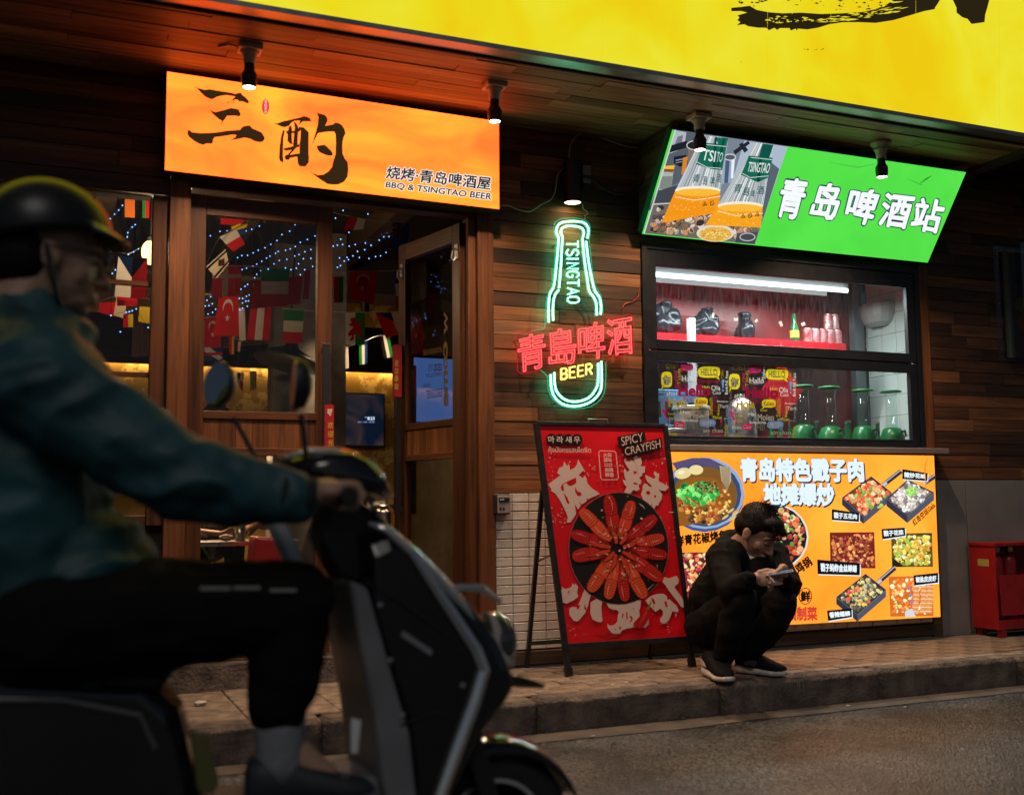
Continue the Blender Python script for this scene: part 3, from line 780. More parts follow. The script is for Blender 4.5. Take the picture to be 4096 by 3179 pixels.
# street background, boots, cups
pr.poly([(330, 92), (560, 128), (480, 330), (230, 420)], S(86, 94, 104))
pr.poly([(700, 150), (930, 182), (800, 560), (600, 480)], S(170, 186, 205))
pr.poly([(335, 96), (392, 106), (380, 190), (300, 220)], S(176, 182, 190)); pr.poly([(345, 130), (375, 120), (360, 200), (320, 205)], S(112, 118, 128))
pr.poly([(310, 175), (395, 150), (400, 185), (300, 215)], S(30, 34, 42)); pr.poly([(640, 205), (720, 150), (730, 165), (650, 225)], S(36, 40, 50)); pr.poly([(690, 160), (720, 200), (700, 215), (670, 170)], S(36, 40, 50))
pr.poly([(325, 235), (390, 225), (400, 265), (360, 290), (325, 270)], S(28, 32, 40)); pr.line([(335, 255), (385, 245)], 6, S(140, 150, 160)); pr.line([(335, 268), (385, 258)], 4, S(140, 150, 160))
pr.poly([(400, 165), (470, 140), (500, 150), (450, 320), (400, 330)], S(122, 112, 102)); pr.ell(440, 175, 46, 24, S(32, 34, 40)); pr.ring(440, 175, 46, 24, 5, S(205, 205, 205))
pr.poly([(375, 240), (400, 235), (385, 330), (365, 330)], S(220, 130, 40))
pr.poly([(592, 230), (652, 240), (640, 370), (580, 380)], S(150, 168, 190)); pr.poly([(600, 250), (622, 255), (612, 375), (592, 375)], S(70, 90, 120)); pr.poly([(632, 250), (648, 250), (640, 350), (628, 350)], S(235, 240, 245)); pr.ell(623, 238, 30, 16, S(84, 92, 104)); pr.ring(623, 238, 30, 16, 4, S(235, 235, 235))
pr.poly([(255, 305), (325, 300), (310, 410), (245, 412)], S(172, 178, 176)); pr.poly([(258, 340), (318, 338), (310, 405), (248, 408)], S(128, 134, 128)); pr.poly([(270, 285), (330, 280), (322, 318), (268, 312)], S(245, 185, 60)); pr.poly([(272, 300), (326, 302), (320, 318), (268, 314)], S(120, 84, 30))
pr.poly([(230, 420), (420, 360), (300, 500), (190, 520)], S(66, 72, 80)); pr.poly([(810, 240), (885, 300), (800, 560), (770, 520)], S(90, 98, 112))
# dish edge
pr.poly([(215, 480), (520, 470), (780, 620), (755, 700), (165, 640)], S(110, 104, 98)); pr.line([(212, 488), (330, 480)], 4, S(230, 230, 225))
rc = random.Random(8)
CL = [S(206, 160, 128), S(188, 136, 100), S(228, 196, 168), S(150, 110, 84), S(210, 190, 176), S(96, 88, 80), S(60, 56, 52), S(225, 150, 110), S(240, 225, 210)]
pr.begin(90)
for k in range(190):
    a, c_ = rc.random(), rc.random()
    x = 190 + a * 560 - c_ * 22; y = 500 + c_ * 160 + a * 30 * (1 - c_)
    if x > 560 and y < 600: continue
    if x < 300 and y < 490 + (x - 190) * .1: continue
    r = rc.uniform(11, 24); col = rc.choice(CL); rot = rc.uniform(0, 3.1)
    if x - r < 338 - (y - 92) * .301 or y + r > 640 + (x - 165) * .1: continue
    pr.ell(x, y, r, r * 0.68, tuple(v * 0.28 for v in col), rot, 12); pr.ell(x - 1, y - 2, r * 0.9, r * 0.58, col, rot, 12)
    for j in (0.66, 0.4): pr.ring(x - 1, y - 1, r * 0.9 * j, r * 0.56 * j, 1.6, tuple(v * 0.55 for v in col), 10, rot)
pr.end()
for k in range(26): pr.ell(330 + rc.gauss(0, 45), 600 + rc.gauss(0, 22), 4, 3, S(46, 96, 40), seg=6)
pr.ell(545, 640, 100, 46, S(226, 216, 200)); pr.ell(545, 645, 86, 38, S(228, 176, 70))
for k in range(60): pr.ell(545 + rc.gauss(0, 36), 646 + rc.gauss(0, 15), rc.uniform(3, 8), rc.uniform(2, 5), rc.choice([S(244, 214, 120), S(205, 130, 30), S(250, 228, 160)]), rc.uniform(0, 3), 7)
pr.poly([(660, 640), (770, 632), (752, 698), (650, 690)], S(70, 74, 80)); pr.ring(715, 660, 40, 20, 5, S(190, 195, 200))
def bag(neck, lvl, base, beer):
    pr.poly(neck + lvl[::-1], S(178, 186, 190)); 
    for k in range(26):
        a = rc.random(); p0 = (neck[0][0] * (1 - a) + neck[1][0] * a, neck[0][1] * (1 - a) + neck[1][1] * a); p1 = (lvl[0][0] * (1 - a) + lvl[1][0] * a, lvl[0][1] * (1 - a) + lvl[1][1] * a)
        pr.line([p0, p1], rc.uniform(1.5, 6), rc.choice([S(222, 230, 232), S(140, 150, 156), S(238, 242, 242), S(120, 130, 136)]))
    pr.poly([lvl[0], lvl[1], base[1], base[2], base[3] if len(base) > 3 else base[2], base[0]], beer)
    cx = (lvl[0][0] + lvl[1][0]) / 2; cy = (lvl[0][1] + lvl[1][1]) / 2; rx = abs(lvl[1][0] - lvl[0][0]) / 2
    pr.ell(cx, cy, rx, 24, S(246, 238, 214)); pr.ell(cx, cy + 10, rx * 0.98, 20, S(252, 186, 60))
    pr.line([(lvl[0][0], lvl[0][1] + 30), (cx - 20, cy + 52), (cx + 40, cy + 44), (lvl[1][0], lvl[1][1] + 36)], 5, S(250, 220, 170))
    pr.begin(10)
    for k in range(120):
        a, c_ = rc.random(), rc.random(); p0 = (lvl[0][0] * (1 - a) + lvl[1][0] * a, lvl[0][1] * (1 - a) + lvl[1][1] * a); p1 = (base[0][0] * (1 - a) + base[1][0] * a, base[0][1] * (1 - a) + base[1][1] * a)
        pr.ell(p0[0] * (1 - c_) + p1[0] * c_, p0[1] * (1 - c_) + p1[1] * c_ + 18, rc.uniform(1, 4), rc.uniform(1, 3), rc.choice([S(255, 220, 140), S(226, 120, 10), S(255, 200, 90)]), 0, 6)
    pr.end()
bag([(478, 118), (614, 136)], [(330, 418), (572, 408)], [(258, 585), (560, 520), (560, 530)], S(246, 150, 24))
bag([(752, 158), (850, 172)], [(556, 492), (796, 498)], [(490, 596), (785, 608), (785, 610)], S(248, 164, 30))
TEAL = S(20, 104, 84)
pr.poly([(480, 160), (604, 170), (580, 305), (525, 300), (442, 275)], TEAL); pr.poly([(545, 130), (614, 136), (600, 180), (560, 176)], TEAL); pr.poly([(540, 135), (552, 130), (545, 300), (530, 300)], S(8, 66, 54)); pr.poly([(585, 135), (596, 140), (560, 300), (545, 300)], S(10, 74, 60))
pr.text('TSI', [(485, 195), (548, 205), (540, 262), (470, 250)], S(226, 236, 232), 0.012); pr.text('TO', [(556, 208), (588, 214), (578, 262), (548, 262)], S(190, 212, 206), 0.012)
pr.line([(446, 262), (500, 290), (575, 296)], 3, S(226, 236, 232)); pr.line([(492, 170), (600, 180)], 3, S(226, 236, 232))
pr.poly([(722, 228), (848, 240), (825, 345), (770, 370), (680, 330)], TEAL); pr.poly([(795, 165), (852, 172), (830, 240), (775, 235)], S(14, 84, 70)); pr.poly([(776, 240), (790, 240), (780, 365), (764, 366)], S(8, 66, 54))
pr.text('TSINGTAO', [(725, 262), (838, 270), (826, 322), (712, 312)], S(226, 236, 232), 0.012)
pr.line([(686, 322), (730, 345), (826, 336)], 3, S(226, 236, 232)); pr.line([(732, 238), (845, 250)], 3, S(226, 236, 232))
for tx, qd in (('青', [(432, 328), (466, 326), (456, 370), (420, 372)]), ('島', [(482, 335), (506, 338), (500, 384), (476, 384)]), ('啤', [(520, 340), (542, 340), (540, 384), (518, 386)]), ('酒', [(556, 322), (576, 330), (574, 372), (552, 366)]),
               ('青', [(650, 380), (690, 378), (678, 426), (640, 424)]), ('島', [(698, 395), (730, 395), (722, 442), (690, 440)]), ('啤', [(735, 410), (754, 410), (752, 452), (734, 452)]), ('酒', [(768, 390), (806, 392), (800, 434), (764, 432)])):
    pr.text(tx, qd, S(26, 92, 82), 0.012)
for x, y in ((487, 486), (526, 480), (690, 550), (727, 546), (766, 540)):
    pr.ring(x, y, 12, 14, 5, S(66, 58, 16), 3 if x not in (526, 727) else 4, 0.5)
    pr.ell(x, y, 3, 5, S(66, 58, 16), seg=6)
pr.line([(332, 92), (166, 640)], 7, S(208, 214, 214))
# characters
for tx, qd in (('青', [(912, 345), (1042, 362), (985, 566), (862, 545)]), ('岛', [(1092, 372), (1225, 388), (1176, 566), (1042, 552)]), ('啤', [(1268, 398), (1426, 420), (1366, 600), (1226, 568)]), ('酒', [(1446, 428), (1602, 446), (1552, 616), (1408, 594)]), ('站', [(1618, 452), (1766, 470), (1720, 640), (1578, 612)])):
    pr.text(tx, qd, S(14, 50, 78), 0.062); pr.text(tx, qd, (0.93, 0.97, 1.0), 0.030, rough=0.012)
pr.line([(1150, 265), (1300, 290), (1420, 268)], [2, 9, 2], S(76, 196, 70)); pr.line([(1630, 375), (1665, 350), (1690, 335)], [3, 8, 2], S(44, 130, 46)); pr.line([(1560, 350), (1640, 385)], [2, 6], S(70, 184, 64))
pr.build('printed_face', INK, gsn)
# wood clad bracket behind the green sign
br = thing('sign_bracket_box', 'wood clad wedge behind the left end of the green sign', 'bracket', (3.2, 0, 2.75))
W_BR = wood('bracket_wood', [(0.0, (0.08, 0.05, 0.03)), (0.5, (0.16, 0.10, 0.06)), (1.0, (0.24, 0.15, 0.09))], axis='Y')
zz = [2.64 + 0.0885 * i for i in range(7)]
def yfront(z): return GB[0] + (z - GB[1]) / (GT[1] - GB[1]) * (GT[0] - GB[0]) + 0.075
for i in range(6):
    z0, z1 = zz[i] + 0.001, min(zz[i + 1] - 0.001, 3.165)
    MB().prism([(3.17, min(-0.004, yfront(z0)), z0), (3.17, -0.002, z0), (3.17, -0.002, z1), (3.17, min(-0.006, yfront(z1)), z1)], (0.03, 0, 0)).build('plank', W_BR, br, origin=(3.17, -0.1, z0))
# ---------------------------------------------------------------- menu lightbox
MY = -0.115
msn = thing('menu_lightbox', 'orange backlit menu board of fried dishes below the serving window', 'sign', (4.3, MY, 0.32))
q = [oy(2640, 1806, MY), oy(3736, 1822, MY), oy(3762, 2466, MY), oy(2640, 2524, MY)]
M_MEN = lightbox_face('menu_face', (1.6, 0.36, 0.025), (1.5, 0.52, 0.05), 1.0, 1.7, colC=(1.55, 0.44, 0.035))
MB().prism(q, (0, 0.003, 0)).build('face', M_MEN, msn)
MB().prism([p + V((0, 0.004, 0)) for p in q], (0, 0.105, 0)).build('case', pm('menu_case', (0.5, 0.5, 0.48), rough=0.5), msn)
pr = Print((0, MY, 0), SIDE); pr.map = crop(2600, 1780, 1.82)
rm_ = random.Random(31)
def blobs(cx, cy, rx, ry, n, r0, r1, cols, shape=1.6, inside=None, hl=0.45, dark=0.5):
    pr.begin(60)
    for k in range(n):
        for _ in range(20):
            x, y = rm_.uniform(-1, 1), rm_.uniform(-1, 1)
            px_, py_ = cx + x * rx, cy + y * ry
            if inside(px_, py_) if inside else x * x + y * y < 1: break
        r = rm_.uniform(r0, r1); c = tuple(min(1.0, v * 1.5 + .01) for v in rm_.choice(cols)); ro = rm_.uniform(0, 3.14); e_ = rm_.uniform(1 / shape, 1)
        pts = [(px_ + r * math.cos(a) * math.cos(ro) * rm_.uniform(.8, 1.15) - r * e_ * math.sin(a) * math.sin(ro), py_ + r * math.cos(a) * math.sin(ro) + r * e_ * math.sin(a) * math.cos(ro) * rm_.uniform(.8, 1.15)) for a in [2 * math.pi * i / 9 for i in range(9)]]
        pr.poly([(a + 2, b_ + 3) for a, b_ in pts], tuple(v * dark for v in c)); pr.poly(pts, c)
        if rm_.random() < hl: pr.ell(px_ - r * .2, py_ - r * .25 * e_, r * .35, r * .16, tuple(min(1.1, v * 1.6 + .18) for v in c), ro, 7)
    pr.end()
inq = lambda qd: (lambda x, y: all((qd[(i + 1) % 4][0] - qd[i][0]) * (y - qd[i][1]) - (qd[(i + 1) % 4][1] - qd[i][1]) * (x - qd[i][0]) > 0 for i in range(4)))
# fish bowl
pr.ell(395, 360, 292, 272, S(62, 92, 150)); pr.ell(400, 350, 286, 260, S(150, 176, 214)); pr.ell(402, 356, 262, 236, S(58, 76, 116)); pr.ell(400, 366, 236, 212, S(128, 88, 40))
pr.poly([(160, 130), (310, 92), (430, 95), (560, 160), (480, 170), (330, 130), (200, 190)], S(88, 80, 118))
pr.ell(240, 205, 62, 40, S(236, 214, 150), -.2); pr.ell(335, 180, 52, 36, S(240, 222, 160)); pr.ell(228, 198, 26, 14, S(252, 240, 206), -.2)
pr.poly([(190, 330), (240, 260), (330, 230), (470, 240), (570, 330), (600, 400), (540, 470), (430, 530), (300, 580), (210, 590), (200, 440)], S(150, 92, 36))
blobs(400, 420, 190, 150, 210, 6, 22, [S(176, 108, 40), S(206, 146, 64), S(120, 70, 24), S(62, 46, 26), S(228, 178, 96), S(150, 70, 26)])
pr.poly([(505, 150), (585, 165), (590, 260), (560, 330), (520, 260)], S(196, 176, 138)); 
for k in range(14): pr.line([(515 + k * 5, 160), (535 + k * 3, 320)], 2, S(120, 104, 80))
blobs(345, 350, 140, 82, 74, 14, 24, [S(44, 150, 58), S(70, 180, 72), S(30, 120, 46), S(110, 206, 100)], 1.3, hl=.6)
blobs(410, 305, 84, 50, 70, 5, 11, [S(72, 78, 34), S(110, 112, 56), S(40, 46, 24)])
for k in range(8): pr.ell(560 + rm_.uniform(-50, 60), 520 + rm_.uniform(-60, 20), 30, 9, rm_.choice([S(206, 164, 96), S(226, 196, 130)]), -.6, 9)
# round chicken dish
pr.ell(900, 668, 252, 242, S(226, 232, 236)); pr.ell(900, 668, 240, 230, S(30, 34, 38)); 
blobs(905, 668, 215, 208, 250, 10, 26, [S(222, 112, 72), S(238, 150, 104), S(196, 80, 48), S(160, 52, 40), S(246, 184, 140), S(120, 36, 30)])
blobs(915, 650, 190, 190, 36, 10, 20, [S(82, 130, 44), S(120, 166, 60), S(150, 30, 36)], 2.5)
# left lower dish
pr.poly([(120, 782), (450, 778), (430, 1140), (130, 1150)], S(96, 40, 40))
lq = [(125, 785), (446, 782), (428, 1136), (134, 1146)]
blobs(285, 950, 165, 180, 210, 9, 22, [S(226, 110, 60), S(240, 150, 90), S(160, 40, 56), S(120, 26, 46), S(250, 190, 140)], inside=inq(lq))
blobs(180, 1090, 50, 40, 14, 9, 16, [S(70, 130, 40)])
# square photos
def photo(qd, bgc, cols, n, r0, r1, shape=1.6):
    pr.poly(qd, bgc)
    cx = sum(p[0] for p in qd) / 4; cy = sum(p[1] for p in qd) / 4; rx = (max(p[0] for p in qd) - min(p[0] for p in qd)) / 2; ry = (max(p[1] for p in qd) - min(p[1] for p in qd)) / 2
    sh = [(cx + (p[0] - cx) * (1 - (r1 + 2) / rx), cy + (p[1] - cy) * (1 - (r1 + 2) / ry)) for p in qd]
    blobs(cx, cy, rx, ry, n, r0, r1, cols, shape, inside=inq(sh))
photo([(1305, 635), (1628, 632), (1638, 896), (1310, 892)], S(120, 40, 34), [S(176, 92, 46), S(206, 124, 66), S(140, 62, 34), S(126, 24, 40), S(228, 160, 96), S(90, 30, 26)], 240, 7, 17, 2.2)
photo([(1750, 642), (2048, 638), (2056, 884), (1758, 886)], S(96, 84, 40), [S(240, 206, 104), S(226, 178, 64), S(250, 230, 160), S(206, 140, 40), S(150, 170, 60)], 230, 7, 20)
pr.poly([(1758, 815), (1850, 886), (1758, 886)], S(36, 40, 36)); pr.poly([(1900, 640), (2048, 638), (2049, 660)], S(56, 60, 50))
photo([(1733, 956), (2050, 950), (2060, 1242), (1745, 1246)], S(220, 112, 40), [S(240, 140, 62), S(250, 182, 110), S(226, 104, 36), S(252, 214, 166)], 150, 8, 20)
for bx_ in (1930, 1985, 2030):
    for k in range(13): pr.ell(bx_ + 4 * math.sin(k * .4), 1030 + k * 15, 24, 10, S(244, 156, 84) if k % 2 else S(250, 200, 146), 0.1, 10); pr.line([(bx_ - 22, 1036 + k * 15), (bx_ + 22, 1034 + k * 15)], 2.5, S(180, 80, 30))
pr.poly([(1850, 1210), (1900, 1185), (1930, 1245), (1850, 1246)], S(214, 220, 232))
for k in range(3): pr.ell(1880 + 10 * k, 1040 + 50 * k, 12, 16, S(176, 130, 170), .3, 9)
# pans
def pan(rim, depth, handle, cols, n, r0, r1, extra=None):
    l, t_, r_, b_ = rim; D = (0, depth)
    pr.line(handle, 34, S(46, 50, 62)); pr.line([(handle[0][0], handle[0][1] - 9), (handle[1][0], handle[1][1] - 9)], 9, S(176, 182, 196))
    hm = (handle[0][0] * .8 + handle[1][0] * .2, handle[0][1] * .8 + handle[1][1] * .2); pr.line([handle[0], hm], 26, S(196, 200, 210))
    pr.poly([l, b_, (b_[0], b_[1] + depth), (l[0], l[1] + depth)], S(54, 56, 70)); pr.poly([b_, r_, (r_[0], r_[1] + depth), (b_[0], b_[1] + depth)], S(84, 88, 104))
    pr.poly([l, t_, r_, b_], S(44, 44, 54))
    sh = lambda k: [((l[0] + r_[0]) / 2 + (p[0] - (l[0] + r_[0]) / 2) * k, (t_[1] + b_[1]) / 2 + (p[1] - (t_[1] + b_[1]) / 2) * k) for p in (l, t_, r_, b_)]
    s1 = sh(0.86); cx = (l[0] + r_[0]) / 2; cy = (t_[1] + b_[1]) / 2
    pr.poly(sh(.92), tuple(v * .3 for v in cols[0]))
    blobs(cx, cy, (r_[0] - l[0]) / 2, (b_[1] - t_[1]) / 2, n, r0, r1, cols, inside=inq(s1))
    if extra: blobs(*extra)
    pr.line([l, b_, r_], 4, S(120, 124, 138)); pr.line([l, t_, r_], 3, S(96, 98, 112))
pan(((1392, 382), (1604, 228), (1752, 346), (1548, 520)), 52, ((1690, 292), (1822, 188)), [S(226, 122, 74), S(244, 162, 112), S(206, 84, 54), S(250, 196, 150), S(226, 70, 44)], 190, 8, 19, (1600, 390, 110, 90, 14, 12, 18, [S(110, 150, 50), S(150, 176, 80)]))
pan(((1715, 388), (1868, 250), (2060, 345), (1866, 512)), 54, ((1985, 280), (2066, 226)), [S(206, 200, 196), S(160, 150, 146), S(228, 224, 220), S(120, 112, 110), S(190, 170, 150)], 190, 9, 18, (1895, 330, 44, 40, 40, 6, 12, [S(130, 190, 80), S(160, 210, 100)]))
pan(((1348, 1104), (1560, 935), (1710, 1052), (1502, 1232)), 50, ((1650, 1000), (1776, 890)), [S(120, 116, 90), S(84, 82, 66), S(170, 160, 120), S(206, 190, 130), S(60, 58, 50)], 190, 9, 17, (1520, 1090, 110, 90, 24, 9, 15, [S(220, 76, 60), S(240, 180, 60), S(230, 120, 90)]))
# name tags
def tagp(qd, tx, pad=(0.07, 0.2)):
    c = [(sum(p[0] for p in qd) / 4), (sum(p[1] for p in qd) / 4)]
    ex = lambda k, kk: [(c[0] + (p[0] - c[0]) * k, c[1] + (p[1] - c[1]) * kk) for p in qd]
    pr.poly([(p[0] + 6, p[1] + 8) for p in ex(1.0, 1.0)], (0.9, 0.95, 1.0)); pr.poly(ex(1.0, 1.02), S(16, 20, 26))
    pr.text(tx, ex(0.84, 0.56), (0.85, 0.95, 1.0), 0.05)
tagp([(1828, 175), (2012, 204), (2010, 260), (1828, 246)], '辣炒花蛤'); tagp([(1315, 466), (1514, 494), (1512, 556), (1315, 543)], '戳子五花肉'); tagp([(1676, 610), (1846, 600), (1850, 658), (1682, 683)], '戳子花菜')
tagp([(1208, 832), (1520, 858), (1518, 944), (1212, 936)], '戳子蚂蚱金丝蝉蛹'); tagp([(1910, 946), (2088, 928), (2088, 998), (1914, 1018)], '椒盐皮皮虾'); tagp([(1280, 1202), (1458, 1186), (1462, 1248), (1287, 1276)], '香辣螺蛳')
DKB = S(26, 24, 10)
pr.text('红岛空运Gala', [(1896, 548), (2050, 410), (2070, 448), (1916, 590)], DKB, 0.03)
pr.text('鲜青花椒烤鱼', [(180, 662), (545, 616), (552, 692), (182, 734)], DKB, 0.045)
pr.text('炒鸡锅', [(990, 906), (1140, 806), (1176, 866), (1016, 984)], DKB, 0.045)
pr.ring(1122, 1097, 46, 58, 6, DKB); pr.text('鲜', [(1088, 1062), (1156, 1060), (1158, 1134), (1090, 1136)], DKB, 0.05)
pr.text('预制菜', [(985, 1178), (1204, 1176), (1208, 1270), (985, 1276)], S(214, 70, 52), 0.045)
for tx, qd in (('青岛特色戳子肉', [(652, 98), (1536, 104), (1546, 262), (656, 258)]), ('地摊爆炒', [(820, 282), (1328, 284), (1324, 440), (820, 426)])):
    pr.text(tx, [(x + 7, y + 8) for x, y in qd], S(30, 40, 56), 0.075); pr.text(tx, qd, S(30, 60, 90), 0.072); pr.text(tx, qd, (0.80, 0.95, 1.05), 0.055)
pr.line([(2010, 95), (1990, 170), (2000, 330)], [3, 10, 3], S(236, 140, 40))
pr.build('printed_face', INK, msn)
# ================================================================ A-frame poster board
ab = thing('a_frame_board', 'black A-frame pavement sign with a red spicy crayfish poster', 'sign board', (2.8, -0.4, SWZ))
Fl, Fr = V((2.475, -0.395, SWZ)), V((3.205, -0.410, SWZ))
Tl, Tr = oy(2145, 1693, -0.275), oy(2658, 1703, -0.285)
ud = (Fr - Fl).normalized(); vd = ((Tl - Fl) + (Tr - Fr)).normalized(); bn = ud.cross(vd).normalized()
if bn.y > 0: bn = -bn
for nm, a, c in (('front_leg', Fl, Tl), ('front_leg', Fr, Tr)):
    MB().bar(a, c, 0.030, 0.024, up=V((0, 1, 0))).build(nm, M_BLACKMET, ab, bevel=0.002)
Rl, Rr = V((2.40, -0.03, SWZ)), V((3.165, -0.03, SWZ))
Rtl, Rtr = Tl + (Fl - Tl) * 0.27 + V((0, 0.03, 0)), Tr + (Fr - Tr) * 0.27 + V((0, 0.03, 0))
for a, c in ((Rl, Rtl), (Rr, Rtr)): MB().bar(a, c, 0.022, 0.022, up=V((0, 1, 0))).build('rear_leg', M_BLACKMET, ab, bevel=0.002)
def along(a, c, k): return a + (c - a) * k
MB().bar(along(Rl, Rtl, .14), along(Rr, Rtr, .14), 0.018, 0.022).build('rear_rail', M_BLACKMET, ab)
for a, c, f_, t2 in ((Rl, Rtl, Fl, Tl), (Rr, Rtr, Fr, Tr)):
    MB().bar(along(a, c, .14), along(f_, t2, .135), 0.012, 0.022).build('side_rail', M_BLACKMET, ab)
    MB().bar(along(a, c, .60), along(f_, t2, .475), 0.004, 0.010).build('brace', M_STEEL, ab)
for f_, t2 in ((Fl, Tl), (Fr, Tr)): MB().bar(f_, along(f_, t2, .035), 0.036, 0.030, up=V((0, 1, 0))).build('foot', M_BLACKPL, ab)
bL, bR = along(Fl, Tl, 0.115), along(Fr, Tr, 0.115)
MB().bar(bL, bR, 0.026, 0.028, up=vd).build('bottom_rail', M_BLACKMET, ab, bevel=0.002)
MB().bar(Tl, Tr, 0.026, 0.020, up=vd).build('top_rail', M_BLACKMET, ab, bevel=0.002)
hc = along(Tl, Tr, 0.47)
MB().tube([hc - ud * 0.06, hc - ud * 0.06 + vd * 0.028, hc + ud * 0.06 + vd * 0.028, hc + ud * 0.06], 0.004, 6).build('carry_handle', M_STEEL, ab)
RED = S(214, 16, 26)
pp0 = along(Fl, Tl, .5) + bn * 0.006
MB().prism([bL + bn * 0.002, bR + bn * 0.002, Tr + bn * 0.002, Tl + bn * 0.002], bn * 0.003).build('poster_backing', pm('poster_red', (0.80, 0.008, 0.016), rough=0.32, vary=0.15, vscale=3, dirt=(0.66, 0.006, 0.01)), ab)
pr = Print(pp0, bn); P1 = crop(1900, 1650, 1.474); P3 = crop(2150, 1820, 3.64); P4 = crop(2200, 2250, 3.7655)
CRM = (0.74, 0.54, 0.47); RDK = (0.60, 0.006, 0.012); PBK = (0.018, 0.014, 0.012)
rq = random.Random(17)
pr.map = P1
pr.begin(8)
for cx, cy, n, sp in ((470, 290, 40, 40), (500, 620, 60, 34), (470, 1130, 26, 60), (690, 330, 34, 40), (880, 320, 40, 50), (1120, 250, 30, 40), (560, 1270, 40, 60), (1150, 1210, 46, 60), (1180, 700, 16, 30), (960, 230, 20, 90)):
    for k in range(n):
        x, y = rq.gauss(cx, sp), rq.gauss(cy, sp)
        if not (400 < x + (y - 80) * 0.0 and x < 1105 + (y - 90) * 0.115 and x > 400 + (y - 80) * 0.098 and 90 < y < 1320): continue
        r = abs(rq.gauss(0, 2.2)) + 0.8
        pr.ell(x, y, r, r, rq.choice([(0.70, 0.20, 0.16), (0.72, 0.42, 0.34), (0.66, 0.06, 0.05)]), 0, 7)
pr.end()
pr.map = P3
pr.poly([(150, 425), (330, 295), (285, 258), (320, 180), (350, 175), (375, 150), (385, 90), (420, 140), (445, 160), (445, 110), (468, 165), (470, 215), (540, 185), (575, 130), (590, 65), (630, 130), (678, 215), (600, 290), (655, 335), (690, 295), (715, 345), (725, 410), (790, 480), (905, 560), (850, 590), (800, 610), (740, 640), (700, 680), (640, 720), (590, 790), (540, 890), (480, 975), (440, 985), (425, 960), (440, 920), (430, 870), (395, 790), (340, 680), (260, 560), (190, 515), (205, 500)], CRM)
for pl in ([(335, 470), (360, 420), (440, 380), (560, 325), (565, 400), (535, 430), (480, 450), (445, 440), (420, 405), (375, 425), (385, 520), (360, 530)], [(550, 460), (580, 530), (630, 540), (642, 575), (620, 600), (580, 590), (545, 530)], [(375, 545), (430, 610), (465, 690), (455, 715), (425, 690)], [(540, 710), (575, 760), (590, 790), (560, 860)], [(600, 670), (645, 722), (630, 740)], [(715, 618), (735, 640), (715, 660)]): pr.poly(pl, RDK)
pr.poly([(1275, 40), (1320, 95), (1360, 75), (1400, 85), (1420, 110), (1395, 40), (1440, 5), (1475, 40), (1500, 30), (1520, 100), (1500, 160), (1565, 165), (1560, 250), (1520, 270), (1530, 290), (1480, 330), (1510, 370), (1505, 420), (1475, 430), (1475, 465), (1492, 490), (1450, 520), (1390, 510), (1350, 560), (1330, 585), (1275, 570), (1265, 530), (1295, 460), (1260, 420), (1240, 350), (1290, 375), (1270, 320), (1258, 240), (1265, 190), (1300, 240), (1340, 220), (1300, 160), (1255, 80)], CRM)
for pl in ([(1395, 230), (1430, 235), (1455, 260), (1420, 270), (1400, 290), (1398, 255)], [(1390, 405), (1420, 395), (1470, 425), (1440, 430), (1400, 425)]): pr.poly(pl, RDK)
pr.line([(1415, 105), (1440, 160), (1450, 215), (1470, 290)], 4, RDK)
pr.poly([(1705, 230), (1740, 265), (1770, 270), (1765, 340), (1760, 375), (1830, 415), (1870, 440), (1868, 380), (1885, 440), (1912, 465), (1860, 520), (1800, 515), (1760, 490), (1815, 570), (1800, 650), (1770, 690), (1760, 730), (1720, 735), (1700, 780), (1720, 850), (1745, 885), (1805, 905), (1755, 940), (1730, 910), (1690, 850), (1640, 810), (1610, 770), (1560, 715), (1520, 690), (1530, 630), (1505, 570), (1530, 500), (1530, 450), (1560, 410), (1600, 430), (1640, 465), (1665, 450), (1600, 390), (1575, 330), (1570, 285), (1640, 320), (1690, 345), (1720, 320), (1690, 270)], CRM)
pr.ell(1610, 548, 32, 28, RDK, .5); pr.ell(1710, 600, 15, 22, RDK); pr.poly([(1588, 725), (1606, 670), (1600, 745)], RDK); pr.poly([(1650, 760), (1665, 690), (1672, 745)], RDK)
for k in range(46):
    x, y = rq.choice([(rq.uniform(250, 780), rq.uniform(200, 700)), (rq.uniform(1280, 1500), rq.uniform(100, 500)), (rq.uniform(1540, 1780), rq.uniform(400, 720))]); pr.ell(x, y, rq.uniform(1.5, 4), rq.uniform(1.5, 4), (0.62, 0.20, 0.17), 0, 5)
pr.map = P4
